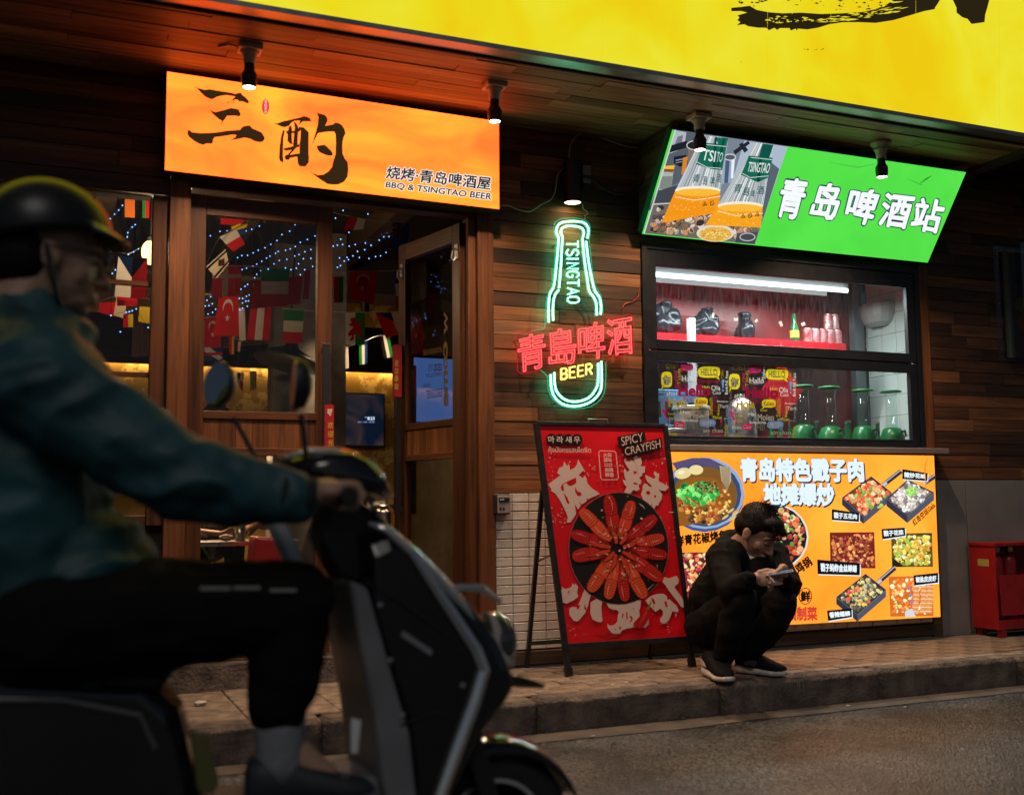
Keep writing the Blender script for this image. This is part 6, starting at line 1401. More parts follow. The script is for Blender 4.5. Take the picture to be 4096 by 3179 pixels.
# ================================================================ kitchen behind the serving window
kt = thing('kitchen', 'brightly lit small kitchen with a red wall behind the serving window', 'room', (4.2, 0.6, SWZ))
KX1 = 5.62
yb = max(0.7, min(1.6, ox(3437, 1300, KX1).y))
M_RWALL = pm('red_kitchen_wall', (0.33, 0.035, 0.035), rough=.35, vary=.35, vscale=3, dirt=(.16, .03, .03))
M_KT = pm('kitchen_tile', (0.60, 0.66, 0.62), rough=.12, vary=.06, vscale=3, bump=.03, bscale=9)
MB().box(3.1, KX1, yb, yb + .05, .2, 2.95).build('back_wall', M_RWALL, kt)
MB().box(3.1, KX1 + .05, .12, yb, 2.72, 2.77).build('ceiling', pm('kitchen_ceiling', (.55, .6, .6), rough=.6), kt)
MB().box(3.1, KX1, .12, yb, .2, 1.0).build('counter', M_STEEL, kt)
kw = MB().box(KX1, KX1 + .04, .12, yb, .9, 2.72).build('tiled_side_wall', pm('dark_grout', (.03, .035, .035), rough=.8), kt)
tk = MB().box(-.004, 0, -.0735, .0735, -.0735, .0735).build('tile', M_KT); TKM = tk.data; bpy.data.objects.remove(tk)
ny = int((yb - .12) / .15) + 1
for i in range(ny):
    for j in range(13):
        yc, zc_ = .12 + .075 + .15 * i, .97 + .15 * j
        if yc + .07 < yb + .02 and zc_ < 2.68: put(TKM, 'tile', (KX1 - .0005, yc, zc_), kw)
MB().box(KX1 - .10, KX1 - .005, yb - .06, yb - .001, .9, 2.72).build('steel_corner_post', pm('post_grey', (.25, .28, .29), rough=.4), kt)
a = oy(2770, 1318, .62); c = oy(3370, 1392, .62)
sz_ = (a.z + c.z) / 2
MB().box(3.12, KX1 - .42, .62, .64, sz_ - .16, sz_ - .0).build('shelf_front', pm('red_shelf', (.55, .012, .02), rough=.3), kt)
MB().box(3.12, KX1 - .42, .64, yb - .002, sz_ - .03, sz_ - .005).build('shelf_board', MATS['red_shelf'], kt)
a = oy(2765, 1345, .58)
MB().box(a.x - .022, a.x + .022, .56, .60, 1.0, a.z + .12).build('grey_upright', pm('upright_grey', (.42, .43, .42), rough=.4), kt)
# fluorescent tube
ta, tb_ = oy(2600, 1097, .42), oy(3388, 1162, .42); tz_ = (ta.z + tb_.z) / 2
ft = thing('fluorescent_tube', 'white fluorescent tube light along the top of the serving window', 'lamp', (4.0, .42, tz_))
MB().tube([(3.14, .42, tz_), (tb_.x, .42, tz_)], .016, 12).build('tube', em('tube_white', (2.6, 3.0, 3.0), 1.1), ft)
MB().box(3.14, tb_.x + .03, .44, .50, tz_ + .02, tz_ + .075).build('batten', pm('batten_white', (.7, .72, .72), rough=.4), ft)
MB().box(3.12, oy(3300, 1180, .55).x, .53, .545, oy(3300, 1185, .55).z, tz_ + .012).build('reflector_board', MATS['batten_white'], ft)
al = bpy.data.lights.new('tube_light', 'AREA'); al.shape = 'RECTANGLE'; al.size = tb_.x - 3.2; al.size_y = .05; al.energy = 44; al.color = (.86, 1.0, 1.0)
ao = bpy.data.objects.new('tube_light', al); COL.objects.link(ao); ao.location = ((3.2 + tb_.x) / 2, .42, tz_ - .02); attach(ao, ft)
# insect trap lamp on the tiled wall
c0 = ox(3510, 1240, KX1)
il = thing('insect_trap', 'white half round insect trap on the kitchen tiles', 'insect trap', (KX1, c0.y, c0.z))
ic = V((KX1 - .006, (ox(3460, 1240, KX1).y + ox(3585, 1240, KX1).y) / 2, ox(3510, 1222, KX1).z)); iw = abs(ox(3460, 1240, KX1).y - ox(3585, 1240, KX1).y) / 2
prof = []
for k in range(9):
    a_ = math.pi * k / 8; prof.append(a_)
rings = []
for j, (s_, zz_) in enumerate(((1.0, 0.0), (1.0, -.03), (.94, -.09), (.78, -.14), (.5, -.165))):
    rings.append([ic + V((-.13 * s_ * math.sin(a_), iw * s_ * math.cos(a_), zz_)) for a_ in prof])
MB().loft(rings, cap=True).build('shell', pm('trap_white', (.42, .42, .40), rough=.4), il, smooth=False, bevel=.004)
MB().box(ic.x - .06, ic.x, ic.y - iw * .8, ic.y + iw * .8, ic.z, ic.z + .012).build('rim', MATS['trap_white'], il)
MB().tube([ic + V((-.01, iw * .8, -.1)), ic + V((-.01, iw * .85, -.3)), ic + V((-.01, iw * .7, -.5))], .004, 6).build('cord', M_WHITEPL, il)
# cans, bottle, bags on the shelf
M_CAN = pm('red_can', (.46, .015, .025), rough=.25, metal=.5, vary=.5, vscale=28, dirt=(.6, .5, .5))
for i, (px_, py_) in enumerate(((3232, 1392), (3262, 1393), (3292, 1395), (3322, 1398), (3352, 1402), (3315, 1360), (3342, 1360))):
    zt = sz_ - .005 if i < 5 else sz_ + .112
    p = oy(px_, py_, .70 if i < 5 else .73)
    cn = thing('drink_can', ['leftmost red drink can on the kitchen shelf', 'second red drink can from the left on the kitchen shelf', 'middle red drink can on the kitchen shelf', 'fourth red drink can on the kitchen shelf', 'rightmost red drink can of the lower row', 'tall red can stacked above, left', 'tall red can stacked above, right'][i], 'can', (p.x, p.y, zt), 'cans on the kitchen shelf')
    MB().lathe((p.x, p.y, zt), (0, 0, 1), [(.026, 0), (.031, .006), (.031, .10), (.026, .112), (.024, .11)], 18).build('body', M_CAN, cn, smooth=False); MB().lathe((p.x, p.y, zt + .110), (0, 0, 1), [(.0255, 0), (.0255, .004)], 16).build('lid', M_STEEL, cn)
p = oy(3180, 1390, .68)
bt = thing('green_bottle', 'green glass bottle with a yellow label on the kitchen shelf', 'bottle', (p.x, p.y, sz_ - .005))
MB().lathe((p.x, p.y, sz_ - .005), (0, 0, 1), [(.03, 0), (.032, .01), (.032, .10), (.014, .15), (.012, .20), (.014, .205)], 18).build('body', pm('bottle_green', (.015, .10, .03), rough=.1), bt, smooth=True); MB().lathe((p.x, p.y, sz_ + .03), (0, 0, 1), [(.0328, 0), (.0328, .05)], 18).build('label_band', pm('bottle_label', (.6, .45, .05), rough=.5), bt)
BAGS = []
M_BAG = pm('black_bag', (.012, .014, .02), rough=.3, bump=.4, bscale=12)
for i, (px_, w_, h_, lb) in enumerate(((2660, .16, .24, 'crumpled black bag at the left end of the kitchen shelf'), (2835, .17, .22, 'dark bag with a paper band on the kitchen shelf'), (2975, .12, .20, 'dark upright bag in the middle of the kitchen shelf'))):
    p = oy(px_, 1340, .80); BAGS.append((p, w_, h_, lb, i))
# tape bits on the glass
for x, y, w_, h_, ro in ((551, 475, 8, 17, .15), (716, 505, 15, 10, 0), (865, 515, 9, 12, .7), (1043, 537, 10, 18, -.4), (1206, 539, 14, 12, -.4), (1386, 541, 9, 15, -.6)):
    pr = Print((0, 0.0098, 0), SIDE, lift=0.0006); pr.map = crop(2550, 1000, 1.82)
    cr2, sr2 = math.cos(ro), math.sin(ro); pr.poly([(x + a_ * w_ * cr2 - b_ * h_ * sr2, y + a_ * w_ * sr2 + b_ * h_ * cr2) for a_, b_ in ((-1, -1), (1, -1), (1, 1), (-1, 1))], (.75, .72, .65))
    pr.build('tape_bit', paper('tape_ink', .6, .3), swin)
# window film with greetings
pr = Print((0, 0.0098, 0), SIDE, lift=0.0006); pr.map = crop(2550, 1000, 1.82)
kY, kM, kB, kW, kG = (.62, .52, .01), (.50, .012, .10), (.13, .24, .46), (.62, .62, .58), (.22, .24, .26)
def bub(qx0, qy0, qx1, qy1, col, tx, tc_, tail=1):
    cx, cy, rx, ry = (qx0 + qx1) / 2, (qy0 + qy1) / 2, (qx1 - qx0) / 2, (qy1 - qy0) / 2
    pr.poly([(cx + rx * math.copysign(abs(math.cos(a_)) ** .6, math.cos(a_)), cy + ry * math.copysign(abs(math.sin(a_)) ** .6, math.sin(a_))) for a_ in [2 * math.pi * k / 24 for k in range(24)]], col)
    pr.poly([(cx + tail * rx * .45, cy + ry * .7), (cx + tail * rx * .8, cy + ry * .5), (cx + tail * rx * .95, cy + ry * 1.45)], col)
    pr.text(tx, [(cx - rx * .74, cy - ry * .56), (cx + rx * .74, cy - ry * .52), (cx + rx * .74, cy + ry * .58), (cx - rx * .74, cy + ry * .56)], tc_, .02)
for dx in (0, 492):
    R_ = lambda a_, b_, c_, d_: [(a_ + dx, b_ + dx * .03), (c_ + dx, b_ + dx * .03), (c_ + dx, d_ + dx * .03), (a_ + dx, d_ + dx * .03)]
    def VT(tx, x0, y0, x1, y1, col, bd=0.0):
        pr.text(tx, [(x0 + dx, y1 + dx * .03), (x0 + dx, y0 + dx * .03), (x1 + dx, y0 + dx * .03), (x1 + dx, y1 + dx * .03)], col, bd)
    o3 = dx * .03
    bub(315 + dx, 825 + o3, 405 + dx, 880 + o3, kM, 'Ola', kW, -1); bub(440 + dx, 848 + o3, 602 + dx, 930 + o3, kY, 'HELLO', kG)
    bub(172 + dx, 886 + o3, 252 + dx, 1000 + o3, kY, '你', kB, -1); pr.text('好', R_(195, 940, 235, 985), kB, .02)
    bub(412 + dx, 1072 + o3, 512 + dx, 1132 + o3, kY, 'Kaixo', kM, -1); bub(266 + dx, 1246 + o3, 342 + dx, 1294 + o3, kM, 'Ciao', kW); bub(450 + dx, 1230 + o3, 568 + dx, 1285 + o3, kB, '你好!', kW)
    for tx, a_, b_, c_, d_, col, bd in (('Ola!', 202, 826, 288, 862, kY, .01), ('Hello', 300, 985, 526, 1062, kM, .045), ('Hola', 228, 1078, 358, 1138, kY, .03), ('Ola', 536, 985, 602, 1022, kW, .0), ('Ciao', 546, 1025, 606, 1050, kW, .0), ('Hallo', 322, 915, 425, 955, kW, 0), ('Bonjour', 430, 940, 600, 975, kM, .01), ('Talofa', 325, 945, 405, 965, kG, 0), ('ahoi', 210, 1030, 285, 1060, kW, 0),
                                 ('Tere', 330, 1068, 400, 1100, kM, .01), ('Bonjour', 580, 1095, 662, 1112, kW, 0), ('Tere', 596, 1125, 662, 1150, kW, 0), ('Hei', 310, 1165, 370, 1195, kW, 0), ('Moien', 380, 1180, 498, 1225, kW, .015), ('Moien', 548, 1205, 612, 1230, kY, 0), ('Moien', 195, 1262, 262, 1288, kW, 0), ('hallo', 240, 1302, 290, 1322, kG, 0), ('Salve', 180, 1325, 290, 1350, kY, .03), ('xin chao', 476, 1298, 622, 1328, kW, .005), ('Sawubona', 320, 1225, 440, 1250, kW, 0), ('Talofa', 220, 1185, 275, 1200, kY, 0), ('Hei', 232, 1212, 262, 1236, kY, .01), ('OlaTere', 520, 1335, 640, 1352, kM, 0), ('Pozdravljeni', 310, 1335, 440, 1350, kM, 0), ('Ciao', 400, 1140, 448, 1160, kY, 0), ('Hola', 472, 985, 526, 1005, kY, 0), ('Hi!', 372, 1250, 430, 1300, kG, .02)):
        pr.text(tx, R_(a_, b_, c_, d_), col, bd)
    for tx, a_, b_, c_, d_, col, bd in (('xin chao!', 262, 880, 288, 1010, kM, 0), ('Talofa', 290, 862, 314, 980, kY, .01), ('Salve', 412, 830, 436, 925, kW, 0), ('Ni hao', 636, 880, 658, 985, kW, 0), ('Ciao', 606, 870, 624, 935, kY, .01), ('Bok', 636, 990, 656, 1050, kW, 0), ('Zdravo', 165, 1010, 195, 1140, kG, .01), ('Salam', 515, 1075, 545, 1200, kY, .02), ('Zdravo', 548, 1060, 572, 1180, kM, .01), ('Sannu', 280, 1140, 300, 1230, kG, 0), ('Kaixo', 578, 1120, 596, 1200, kY, 0), ('Merhaba', 200, 1070, 222, 1180, kM, .015), ('Hola', 630, 1270, 655, 1350, kY, .015), ('Tervist', 640, 1120, 658, 1240, kG, 0)):
        VT(tx, a_, b_, c_, d_, col, bd)
    pr.poly([(170 + dx, 1160 + o3), (190 + dx, 1155 + o3), (216 + dx, 1225 + o3), (205 + dx, 1228 + o3)], kM); pr.ell(222 + dx, 1246 + o3, 8, 9, kM, 0, 10)
    pr.poly([(610 + dx, 945 + o3), (632 + dx, 940 + o3), (624 + dx, 1005 + o3), (616 + dx, 1005 + o3)], kB); pr.ell(620 + dx, 1022 + o3, 8, 9, kB, 0, 10)
    pr.poly([(600 + dx, 1236 + o3), (614 + dx, 1232 + o3), (612 + dx, 1280 + o3)], kM)
pr.build('greeting_film', paper('film_ink', .5, .5), swin)
# beer towers, pots, lids on the counter
M_GPL = pm('green_plastic', (.01, .16, .04), rough=.3); M_TGL = glass('tower_acrylic', tint=(.9, .95, .93), mixf=.10)
for i, px_ in enumerate((3215, 3322, 3455, 3568)):
    yy = (.34, .42, .34, .40)[i]; p = oy(px_, 1700, yy); zt = oy(px_, (1545, 1550, 1562, 1566)[i], yy).z
    tw_ = thing('beer_tower', ['clear beer tower with green lid, first from the left', 'second clear beer tower with green lid', 'third clear beer tower with the widest green lid', 'clear beer tower with green lid at the right end'][i], 'beer tower', (p.x, yy, 1.0), 'beer towers behind the lower glass')
    MB().lathe((p.x, yy, zt - .012), (0, 0, 1), [(.02, 0), (.072, .004), (.074, .012), (.066, .018), (.02, .022)], 26).build('lid', M_GPL, tw_, smooth=True)
    MB().lathe((p.x, yy, 1.535), (0, 0, 1), [(.040, 0), (.040, zt - .015 - 1.535)], 20).build('cylinder', M_TGL, tw_, smooth=True)
    MB().lathe((p.x, yy, 1.0), (0, 0, 1), [(.11, 0), (.11, .03), (.10, .06), (.088, .40), (.080, .48), (.06, .53), (.03, .54)], 22).build('base', M_GPL, tw_, smooth=True)
    MB().tube([(p.x + .02, yy - .05, 1.50), (p.x + .02, yy - .10, 1.51), (p.x + .02, yy - .11, 1.47)], .009, 6).build('tap', M_BLACKPL, tw_)
p = oy(2965, 1700, .38)
ds = thing('steel_dome', 'tall steel domed dispenser behind the greeting film', 'dispenser', (p.x, .38, 1.0))
MB().lathe((p.x, .38, 1.0), (0, 0, 1), [(.098, 0), (.10, .02), (.10, .58), (.092, .64), (.07, .68), (.035, .705), (.01, .71)], 28).build('shell', M_STEEL, ds, smooth=True); MB().lathe((p.x, .38, 1.705), (0, 0, 1), [(.012, 0), (.016, .02), (.004, .03)], 10).build('knob', M_BLACKPL, ds)
M_WP = pm('white_tub', (.72, .74, .74), rough=.3)
for i, (px_, py_, w_, h_, lb) in enumerate(((2765, 1640, .115, .26, 'white round container with a lid behind the film'), (2700, 1730, .07, .06, 'small white bowl behind the film, lower left'))):
    yy = .36; p = oy(px_, py_, yy); tb2 = thing('white_tub', lb, 'container', (p.x, yy, 1.0))
    MB().lathe((p.x, yy, 1.0), (0, 0, 1), [(w_ * .8, 0), (w_ * .95, p.z - 1.0 - .02), (w_, p.z - 1.0)], 24).build('tub', M_WP, tb2, smooth=True); MB().lathe((p.x, yy, p.z + .001), (0, 0, 1), [(w_ * 1.05, 0), (w_ * 1.05, .018), (w_ * .9, .024)], 24).build('lid', M_WP, tb2, smooth=False)
p = oy(3130, 1560, .55)
rbx = thing('red_sign_diamond', 'red diamond shaped paper hung in the kitchen behind the film', 'paper sign', (p.x, .55, p.z))
MB().prism([p + V((0, 0, .20)), p + V((.17, 0, .0)), p + V((0, 0, -.20)), p + V((-.17, 0, 0))], (0, .003, 0)).build('paper', M_REDPL, rbx)
MB().tube([p + V((0, .001, .2)), (p.x, .55, sz_ - .03)], .0015, 4).build('thread', M_CWH, rbx)

# more clutter behind the lower glass
for i, (px_, py_) in enumerate(((2905, 1700), (3085, 1690), (3120, 1700), (3160, 1690), (3265, 1690), (3385, 1680), (3510, 1690), (3395, 1700))):
    yy = (.50, .52, .46, .54, .55, .56, .54, .48)[i]; p = oy(px_, py_, yy)
    gb = thing('beer_bottle', ['green beer bottle standing left of the steel dome', 'green beer bottle right behind the steel dome', 'green beer bottle second right of the steel dome', 'green beer bottle left of the first beer tower', 'green beer bottle behind the first and second towers', 'green beer bottle behind the second tower', 'green beer bottle near the right end of the counter', 'green beer bottle in front of the third tower'][i], 'bottle', (p.x, yy, 1.0), 'green bottles on the kitchen counter')
    MB().lathe((p.x, yy, 1.0), (0, 0, 1), [(.03, 0), (.033, .01), (.033, .40), (.015, .49), (.013, .565), (.016, .575)], 16).build('glass_body', MATS['bottle_green'], gb, smooth=True)
    MB().lathe((p.x, yy, 1.36), (0, 0, 1), [(.0338, 0), (.0338, .055)], 16).build('paper_band', MATS['bottle_label'] if i % 2 else M_WP, gb); MB().lathe((p.x, yy, 1.574), (0, 0, 1), [(.0165, 0), (.0165, .012)], 12).build('cap', M_STEEL, gb)

p = oy(2690, 1640, .48)
bc = thing('blue_crate', 'pale blue plastic crate behind the greeting film at its left end', 'crate', (p.x, .48, 1.0))
M_BLU = pm('blue_plastic', (.06, .22, .5), rough=.35)
MB().box(p.x - .17, p.x + .20, .46, .74, 1.0, p.z + .10).build('crate_body', M_BLU, bc, bevel=.01)
MB().box(p.x - .185, p.x + .215, .45, .75, p.z + .10, p.z + .13).build('rim', M_BLU, bc, bevel=.006)
for k in range(4): MB().box(p.x - .15 + .085 * k, p.x - .10 + .085 * k, .455, .4595, p.z - .05, p.z + .05).build('slot', M_BLACKPL, bc)
# ================================================================ people
def limb(mb, pts, rs, seg=14):
    pts = [V(p) for p in pts]
    for i, (p, r_) in enumerate(zip(pts, rs)):
        mb.ball(p, r_, seg, 9)
        if i: mb.tube([pts[i - 1], p], [rs[i - 1], r_], seg)
from mathutils import noise as mnoise
def fuse(mb, name, mat, parent, voxel=0.008, it=3, fac=0.5, smooth=True, folds=0.0):
    """grow one continuous surface round the shapes"""
    o = mb.build(name, mat, None, fix=False)
    m = o.modifiers.new('r', 'REMESH'); m.mode = 'VOXEL'; m.voxel_size = voxel
    if it: s_ = o.modifiers.new('s', 'SMOOTH'); s_.iterations = it; s_.factor = fac
    dg = bpy.context.evaluated_depsgraph_get()
    me = bpy.data.meshes.new_from_object(o.evaluated_get(dg))
    old = o.data; o.modifiers.clear(); o.data = me; bpy.data.meshes.remove(old); me.name = name
    if folds:
        nr = [v.normal.copy() for v in me.vertices]
        for v, nn in zip(me.vertices, nr):
            p = v.co
            w1 = 1 - abs(mnoise.noise(V((p.x * 7, p.y * 7, p.z * 13)))) * 2.2; w2 = mnoise.noise(p * 5.0 + V((9, 2, 4))); w3 = mnoise.noise(p * 21.0)
            v.co = p + nn * folds * (0.55 * w1 + 0.7 * w2 + 0.22 * w3 - .2)
    if smooth: me.shade_smooth()
    attach(o, parent)
    return o
def basis(fwd, up=V((0, 0, 1))):
    f = V(fwd).normalized(); s_ = f.cross(up).normalized() * -1; u = s_.cross(f).normalized()
    if u.z < 0: u = -u
    return f, s_, u       # forward, left, up
def skin_mat(name, col):
    m = pm(name, col, rough=0.5, vary=0.18, vscale=18, bump=0.05, bscale=220)
    bs_ = m.node_tree.nodes['Principled BSDF']; bs_.inputs['Subsurface Weight'].default_value = 0.12; bs_.inputs['Subsurface Radius'].default_value = (0.012, 0.005, 0.003)
    return m
SKIN = skin_mat('skin', (0.46, 0.27, 0.185)); SKIN2 = skin_mat('skin_tan', (0.38, 0.20, 0.13))
HAIR = pm('black_hair', (0.006, 0.005, 0.005), rough=0.62, bump=.3, bscale=160, spec=.25)
def head(mb, c, fwd, k=1.0, up=V((0, 0, 1))):
    f, s_, u = basis(fwd, up); R3 = Matrix((s_, f, u)).transposed()
    P = lambda a, b_, d: c + (s_ * a + f * b_ + u * d) * k
    B = lambda p, r_: mb.ball(P(*p), tuple(q_ * k for q_ in r_), 20, 14, R3)
    B((0, -.012, .028), (.075, .094, .088)); B((0, .018, -.03), (.063, .074, .088)); B((0, .036, -.082), (.044, .050, .036)); B((0, .070, -.104), (.019, .016, .015))
    limb(mb, [P(0, .088, .004), P(0, .104, -.028), P(0, .110, -.042)], [.008 * k, .010 * k, .0125 * k], 10)
    for g in (-1, 1):
        B((g * .012, .099, -.045), (.008, .009, .007)); B((g * .038, .050, -.034), (.024, .026, .030)); B((g * .031, .078, -.001), (.0145, .011, .010)); B((g * .077, -.006, -.014), (.010, .020, .031)); B((g * .083, -.012, -.004), (.006, .016, .022))
        limb(mb, [P(g * .012, .090, .022), P(g * .034, .086, .026), P(g * .054, .070, .018)], [.006 * k, .0065 * k, .006 * k], 10)
    limb(mb, [P(-.020, .084, -.071), P(0, .094, -.069), P(.020, .084, -.071)], [.005 * k, .0075 * k, .005 * k], 10); limb(mb, [P(-.017, .083, -.081), P(0, .092, -.082), P(.017, .083, -.081)], [.005 * k, .0085 * k, .005 * k], 10)
    return P, R3
def brows(P, k, parent):
    for g in (-1, 1): MB().tube([P(g * .013, .0985, .024), P(g * .032, .0965, .031), P(g * .053, .079, .024)], [.0022 * k, .0032 * k, .0014 * k], 6).build('eyebrow', HAIR, parent)
    for g in (-1, 1): MB().tube([P(g * .018, .0885, -.006), P(g * .032, .0895, -.009), P(g * .046, .082, -.006)], [.0012, .0022, .0012], 5).build('eyelash', HAIR, parent)
    MB().tube([P(-.018, .0905, -.0765), P(0, .0985, -.0762), P(.018, .0905, -.0765)], [.0012, .0022, .0012], 5).build('mouth_line', pm('lip_dark', (.16, .05, .045), rough=.5), parent)
def fingers(mb, palm, d1, out, n_, curl, L0=(.068, .076, .072, .058), r0=.0082, spread=.0185):
    """four fingers leaving the palm along d1, knuckles spaced along n_, curling towards curl"""
    for i in range(4):
        b0 = palm + n_ * (i - 1.5) * spread + d1 * .040
        l = L0[i]; a1 = d1; pts = [b0]; p = b0; ang_ = 0.0
        for j, (fr_, cu_) in enumerate(((.45, .55), (.32, 1.25), (.25, 1.75))):
            dd = (d1 * math.cos(cu_ * out) + curl * math.sin(cu_ * out)).normalized(); p = p + dd * l * fr_; pts.append(p)
        limb(mb, pts, [r0 * 1.1, r0, r0 * .92, r0 * .8], 10)
def palm_(mb, c, d1, n_, t_, w_=.041, th=.015):
    R3 = Matrix((d1, n_, t_)).transposed(); mb.ball(c, (.050, w_, th), 16, 10, R3); mb.ball(c - d1 * .03, (.03, w_ * .75, th * 1.15), 14, 9, R3)
for p, w_, h_, lb, i in BAGS:
    m = MB(); rn = random.Random(i + 40)
    for k in range(7): m.ball(V((p.x + rn.uniform(-.5, .5) * w_ * .7, .80 + rn.uniform(-.03, .03), sz_ + .055 + rn.random() * h_ * .5)), (w_ * rn.uniform(.3, .46), .05, h_ * rn.uniform(.2, .34)), 12, 8)
    m.tube([V((p.x, .80, sz_ + h_ * .7)), V((p.x + rn.uniform(-.02, .03), .80, sz_ + h_ * 1.0))], [.03, .045], 10)
    m.v = [V((v.x, v.y, max(v.z, sz_ - .004))) for v in m.v]
    o_b = fuse(m, 'bag', M_BAG, None, .007, 1, .4, folds=.022); setp(o_b, lb, 'bag')
# ---------------------------------------------------------------- the squatting man
man = thing('person', 'person in a black hoodie squatting on the kerb, looking down at a phone', 'person', (3.25, -0.75, SWZ))
pel = V((3.315, -0.49, 0.375))
hipR, hipL = V((3.225, -0.52, 0.375)), V((3.40, -0.52, 0.375))
kneR, kneL = oy(2966, 2402, -0.93), oy(3128, 2408, -0.90)
ankR, ankL = oy(2896, 2640, -0.80), oy(3000, 2628, -0.76)
chest = oy(2915, 2300, -0.60); neck = oy(2985, 2200, -0.665); shR = oy(2893, 2236, -0.70); shL = oy(3092, 2228, -0.62)
elR = oy(2918, 2362, -0.90); wrR = oy(3000, 2318, -1.00); elL = oy(3158, 2345, -0.82); wrL = oy(3132, 2312, -0.96)
HC = oy(3030, 2128, -0.765)
hf = V((0.34, -0.74, -0.60)); HK = 1.12
body = MB()
Ph, Rh = head(body, HC, hf, HK)
limb(body, [Ph(0, -.03, -.06), Ph(0, -.05, -.115), neck], [.052, .052, .058])
limb(body, [neck, chest, pel], [.07, .12, .12]); limb(body, [neck, shR, elR, wrR], [.06, .05, .036, .026]); limb(body, [neck, shL, elL, wrL], [.06, .05, .036, .026])
limb(body, [pel, hipR, kneR, ankR], [.10, .08, .05, .036]); limb(body, [pel, hipL, kneL, ankL], [.10, .08, .05, .036]); limb(body, [ankR, V((3.115, -.80, .195))], [.034, .018]); limb(body, [ankL, V((3.375, -.78, .195))], [.034, .018])
# phone between the hands
PC = oy(3118, 2291, -1.045); pa = V((0.80, -0.56, 0.16)).normalized(); pb = V((0.56, 0.80, 0.10)); pb = (pb - pa * pb.dot(pa)).normalized(); pn = pa.cross(pb).normalized()
if pn.z < 0: pn = -pn
# right hand: palm at the near left end, fingers under and round the phone
rc_ = PC - pa * 0.085 - pb * 0.012 - pn * 0.012
rd_ = (pa * 0.9 - pn * 0.18 + pb * .1).normalized(); rn_ = (pb * .35 + pn * .93).normalized(); rt_ = rd_.cross(rn_).normalized()
palm_(body, rc_, rd_, rn_, rt_); limb(body, [wrR, rc_ - rd_ * .035], [.026, .026])
fingers(body, rc_, rd_, .62, rn_, (pb * 1.0).normalized() * 1.0)
limb(body, [rc_ + rn_ * .03 - rd_ * .01, rc_ + rn_ * .040 + rd_ * .03 + pb * .012, rc_ + rn_ * .036 + rd_ * .062 + pb * .02], [.014, .0115, .0095], 10)
# left hand: behind the phone, thumb on top
lc_ = PC + pb * 0.055 + pa * 0.0 - pn * .012
ld_ = (-pa * .55 - pb * .55 - pn * .45).normalized(); ln_ = (pa * .3 - pb * .5 + pn * .8); ln_ = (ln_ - ld_ * ln_.dot(ld_)).normalized(); lt_ = ld_.cross(ln_).normalized()
palm_(body, lc_, ld_, ln_, lt_); limb(body, [wrL, lc_ - ld_ * .035], [.026, .026])
fingers(body, lc_, ld_, .42, ln_, (-pn * .25 - pb * .8 - pa * .4).normalized())
limb(body, [lc_ + ln_ * .03 - ld_ * .005, lc_ + ln_ * .048 + ld_ * .022, lc_ + ln_ * .044 + ld_ * .055], [.014, .0115, .0095], 10)
fuse(body, 'body', SKIN, man, 0.0036, 4, .5)
brows(Ph, HK, man)
# hair
hr = MB(); R3 = Rh
for p, r_ in (((0, -.022, .050), (.082, .098, .080)), ((0, -.06, .01), (.076, .062, .075)), ((0, .045, .080), (.066, .050, .036)), ((.066, -.015, .035), (.016, .05, .045)), ((-.066, -.015, .035), (.016, .05, .045)), ((0, .074, .070), (.055, .022, .020))):
    hr.ball(Ph(*p), tuple(q_ * HK for q_ in r_), 20, 14, R3)
rh = random.Random(6)
for k in range(0):
    th, ph = rh.uniform(0, 2 * math.pi), rh.uniform(0, 1.25)
    d_ = V((math.sin(ph) * math.cos(th), math.sin(ph) * math.sin(th), math.cos(ph)))
    b0 = (d_.x * .080, -.02 + d_.y * .094, .046 + d_.z * .078)
    tip = (b0[0] + d_.x * .014 + rh.gauss(0, .004), b0[1] + d_.y * .010 + .020 + rh.gauss(0, .004), b0[2] + d_.z * .012 + rh.gauss(0, .004))
    hr.tube([Ph(b0[0] * .9, b0[1] * .95, b0[2] * .95), Ph(*b0), Ph(*tip)], [.004, .0042, .001], 6)
for k in range(20):
    x0 = rh.uniform(-.05, .05); hr.tube([Ph(x0, .076, .082), Ph(x0 + rh.gauss(0, .006), .095, .068), Ph(x0 + rh.gauss(0, .01), .100, .044 + rh.uniform(-.004, .012))], [.006, .005, .001], 6)
fuse(hr, 'hair', HAIR, man, 0.0034, 2, .4, folds=.005)
st_ = MB()
for k in range(620):
    th, ph = rh.uniform(0, 2 * math.pi), rh.uniform(0, 1.5)
    d_ = V((math.sin(ph) * math.cos(th), math.sin(ph) * math.sin(th), math.cos(ph)))
    b0 = (d_.x * .080, -.022 + d_.y * .094, .048 + d_.z * .078)
    tip = (b0[0] + d_.x * .012 + rh.gauss(0, .005), b0[1] + d_.y * .012 + .010 + rh.gauss(0, .006), b0[2] + d_.z * .016 + rh.gauss(0, .005))
    st_.tube([Ph(b0[0] * .95, b0[1], b0[2] * .97), Ph((b0[0] + tip[0]) / 2, (b0[1] + tip[1]) / 2, (b0[2] + tip[2]) / 2 + .002), Ph(*tip)], [.0018, .0014, .0004], 3)
for k in range(120):
    x0 = rh.uniform(-.058, .058); st_.tube([Ph(x0, .072, .082), Ph(x0 + rh.gauss(0, .004), .096, .066), Ph(x0 + rh.gauss(0, .008), .100, .040 + rh.uniform(-.006, .014))], [.0018, .0014, .0004], 3)
setp(st_.build('hair_strands', HAIR, man), kind='stuff')
tf = MB()
for k in range(16):
    x0, y0 = rh.uniform(-.03, .02), rh.uniform(-.06, -.01); tf.tube([Ph(x0, y0, .115), Ph(x0 - .01, y0 - .005, .140), Ph(x0 - .02 + rh.gauss(0, .012), y0 + rh.uniform(-.03, .02), .158)], [.0016, .0012, .0004], 4)
setp(tf.build('hair_tuft', HAIR, man), kind='stuff')
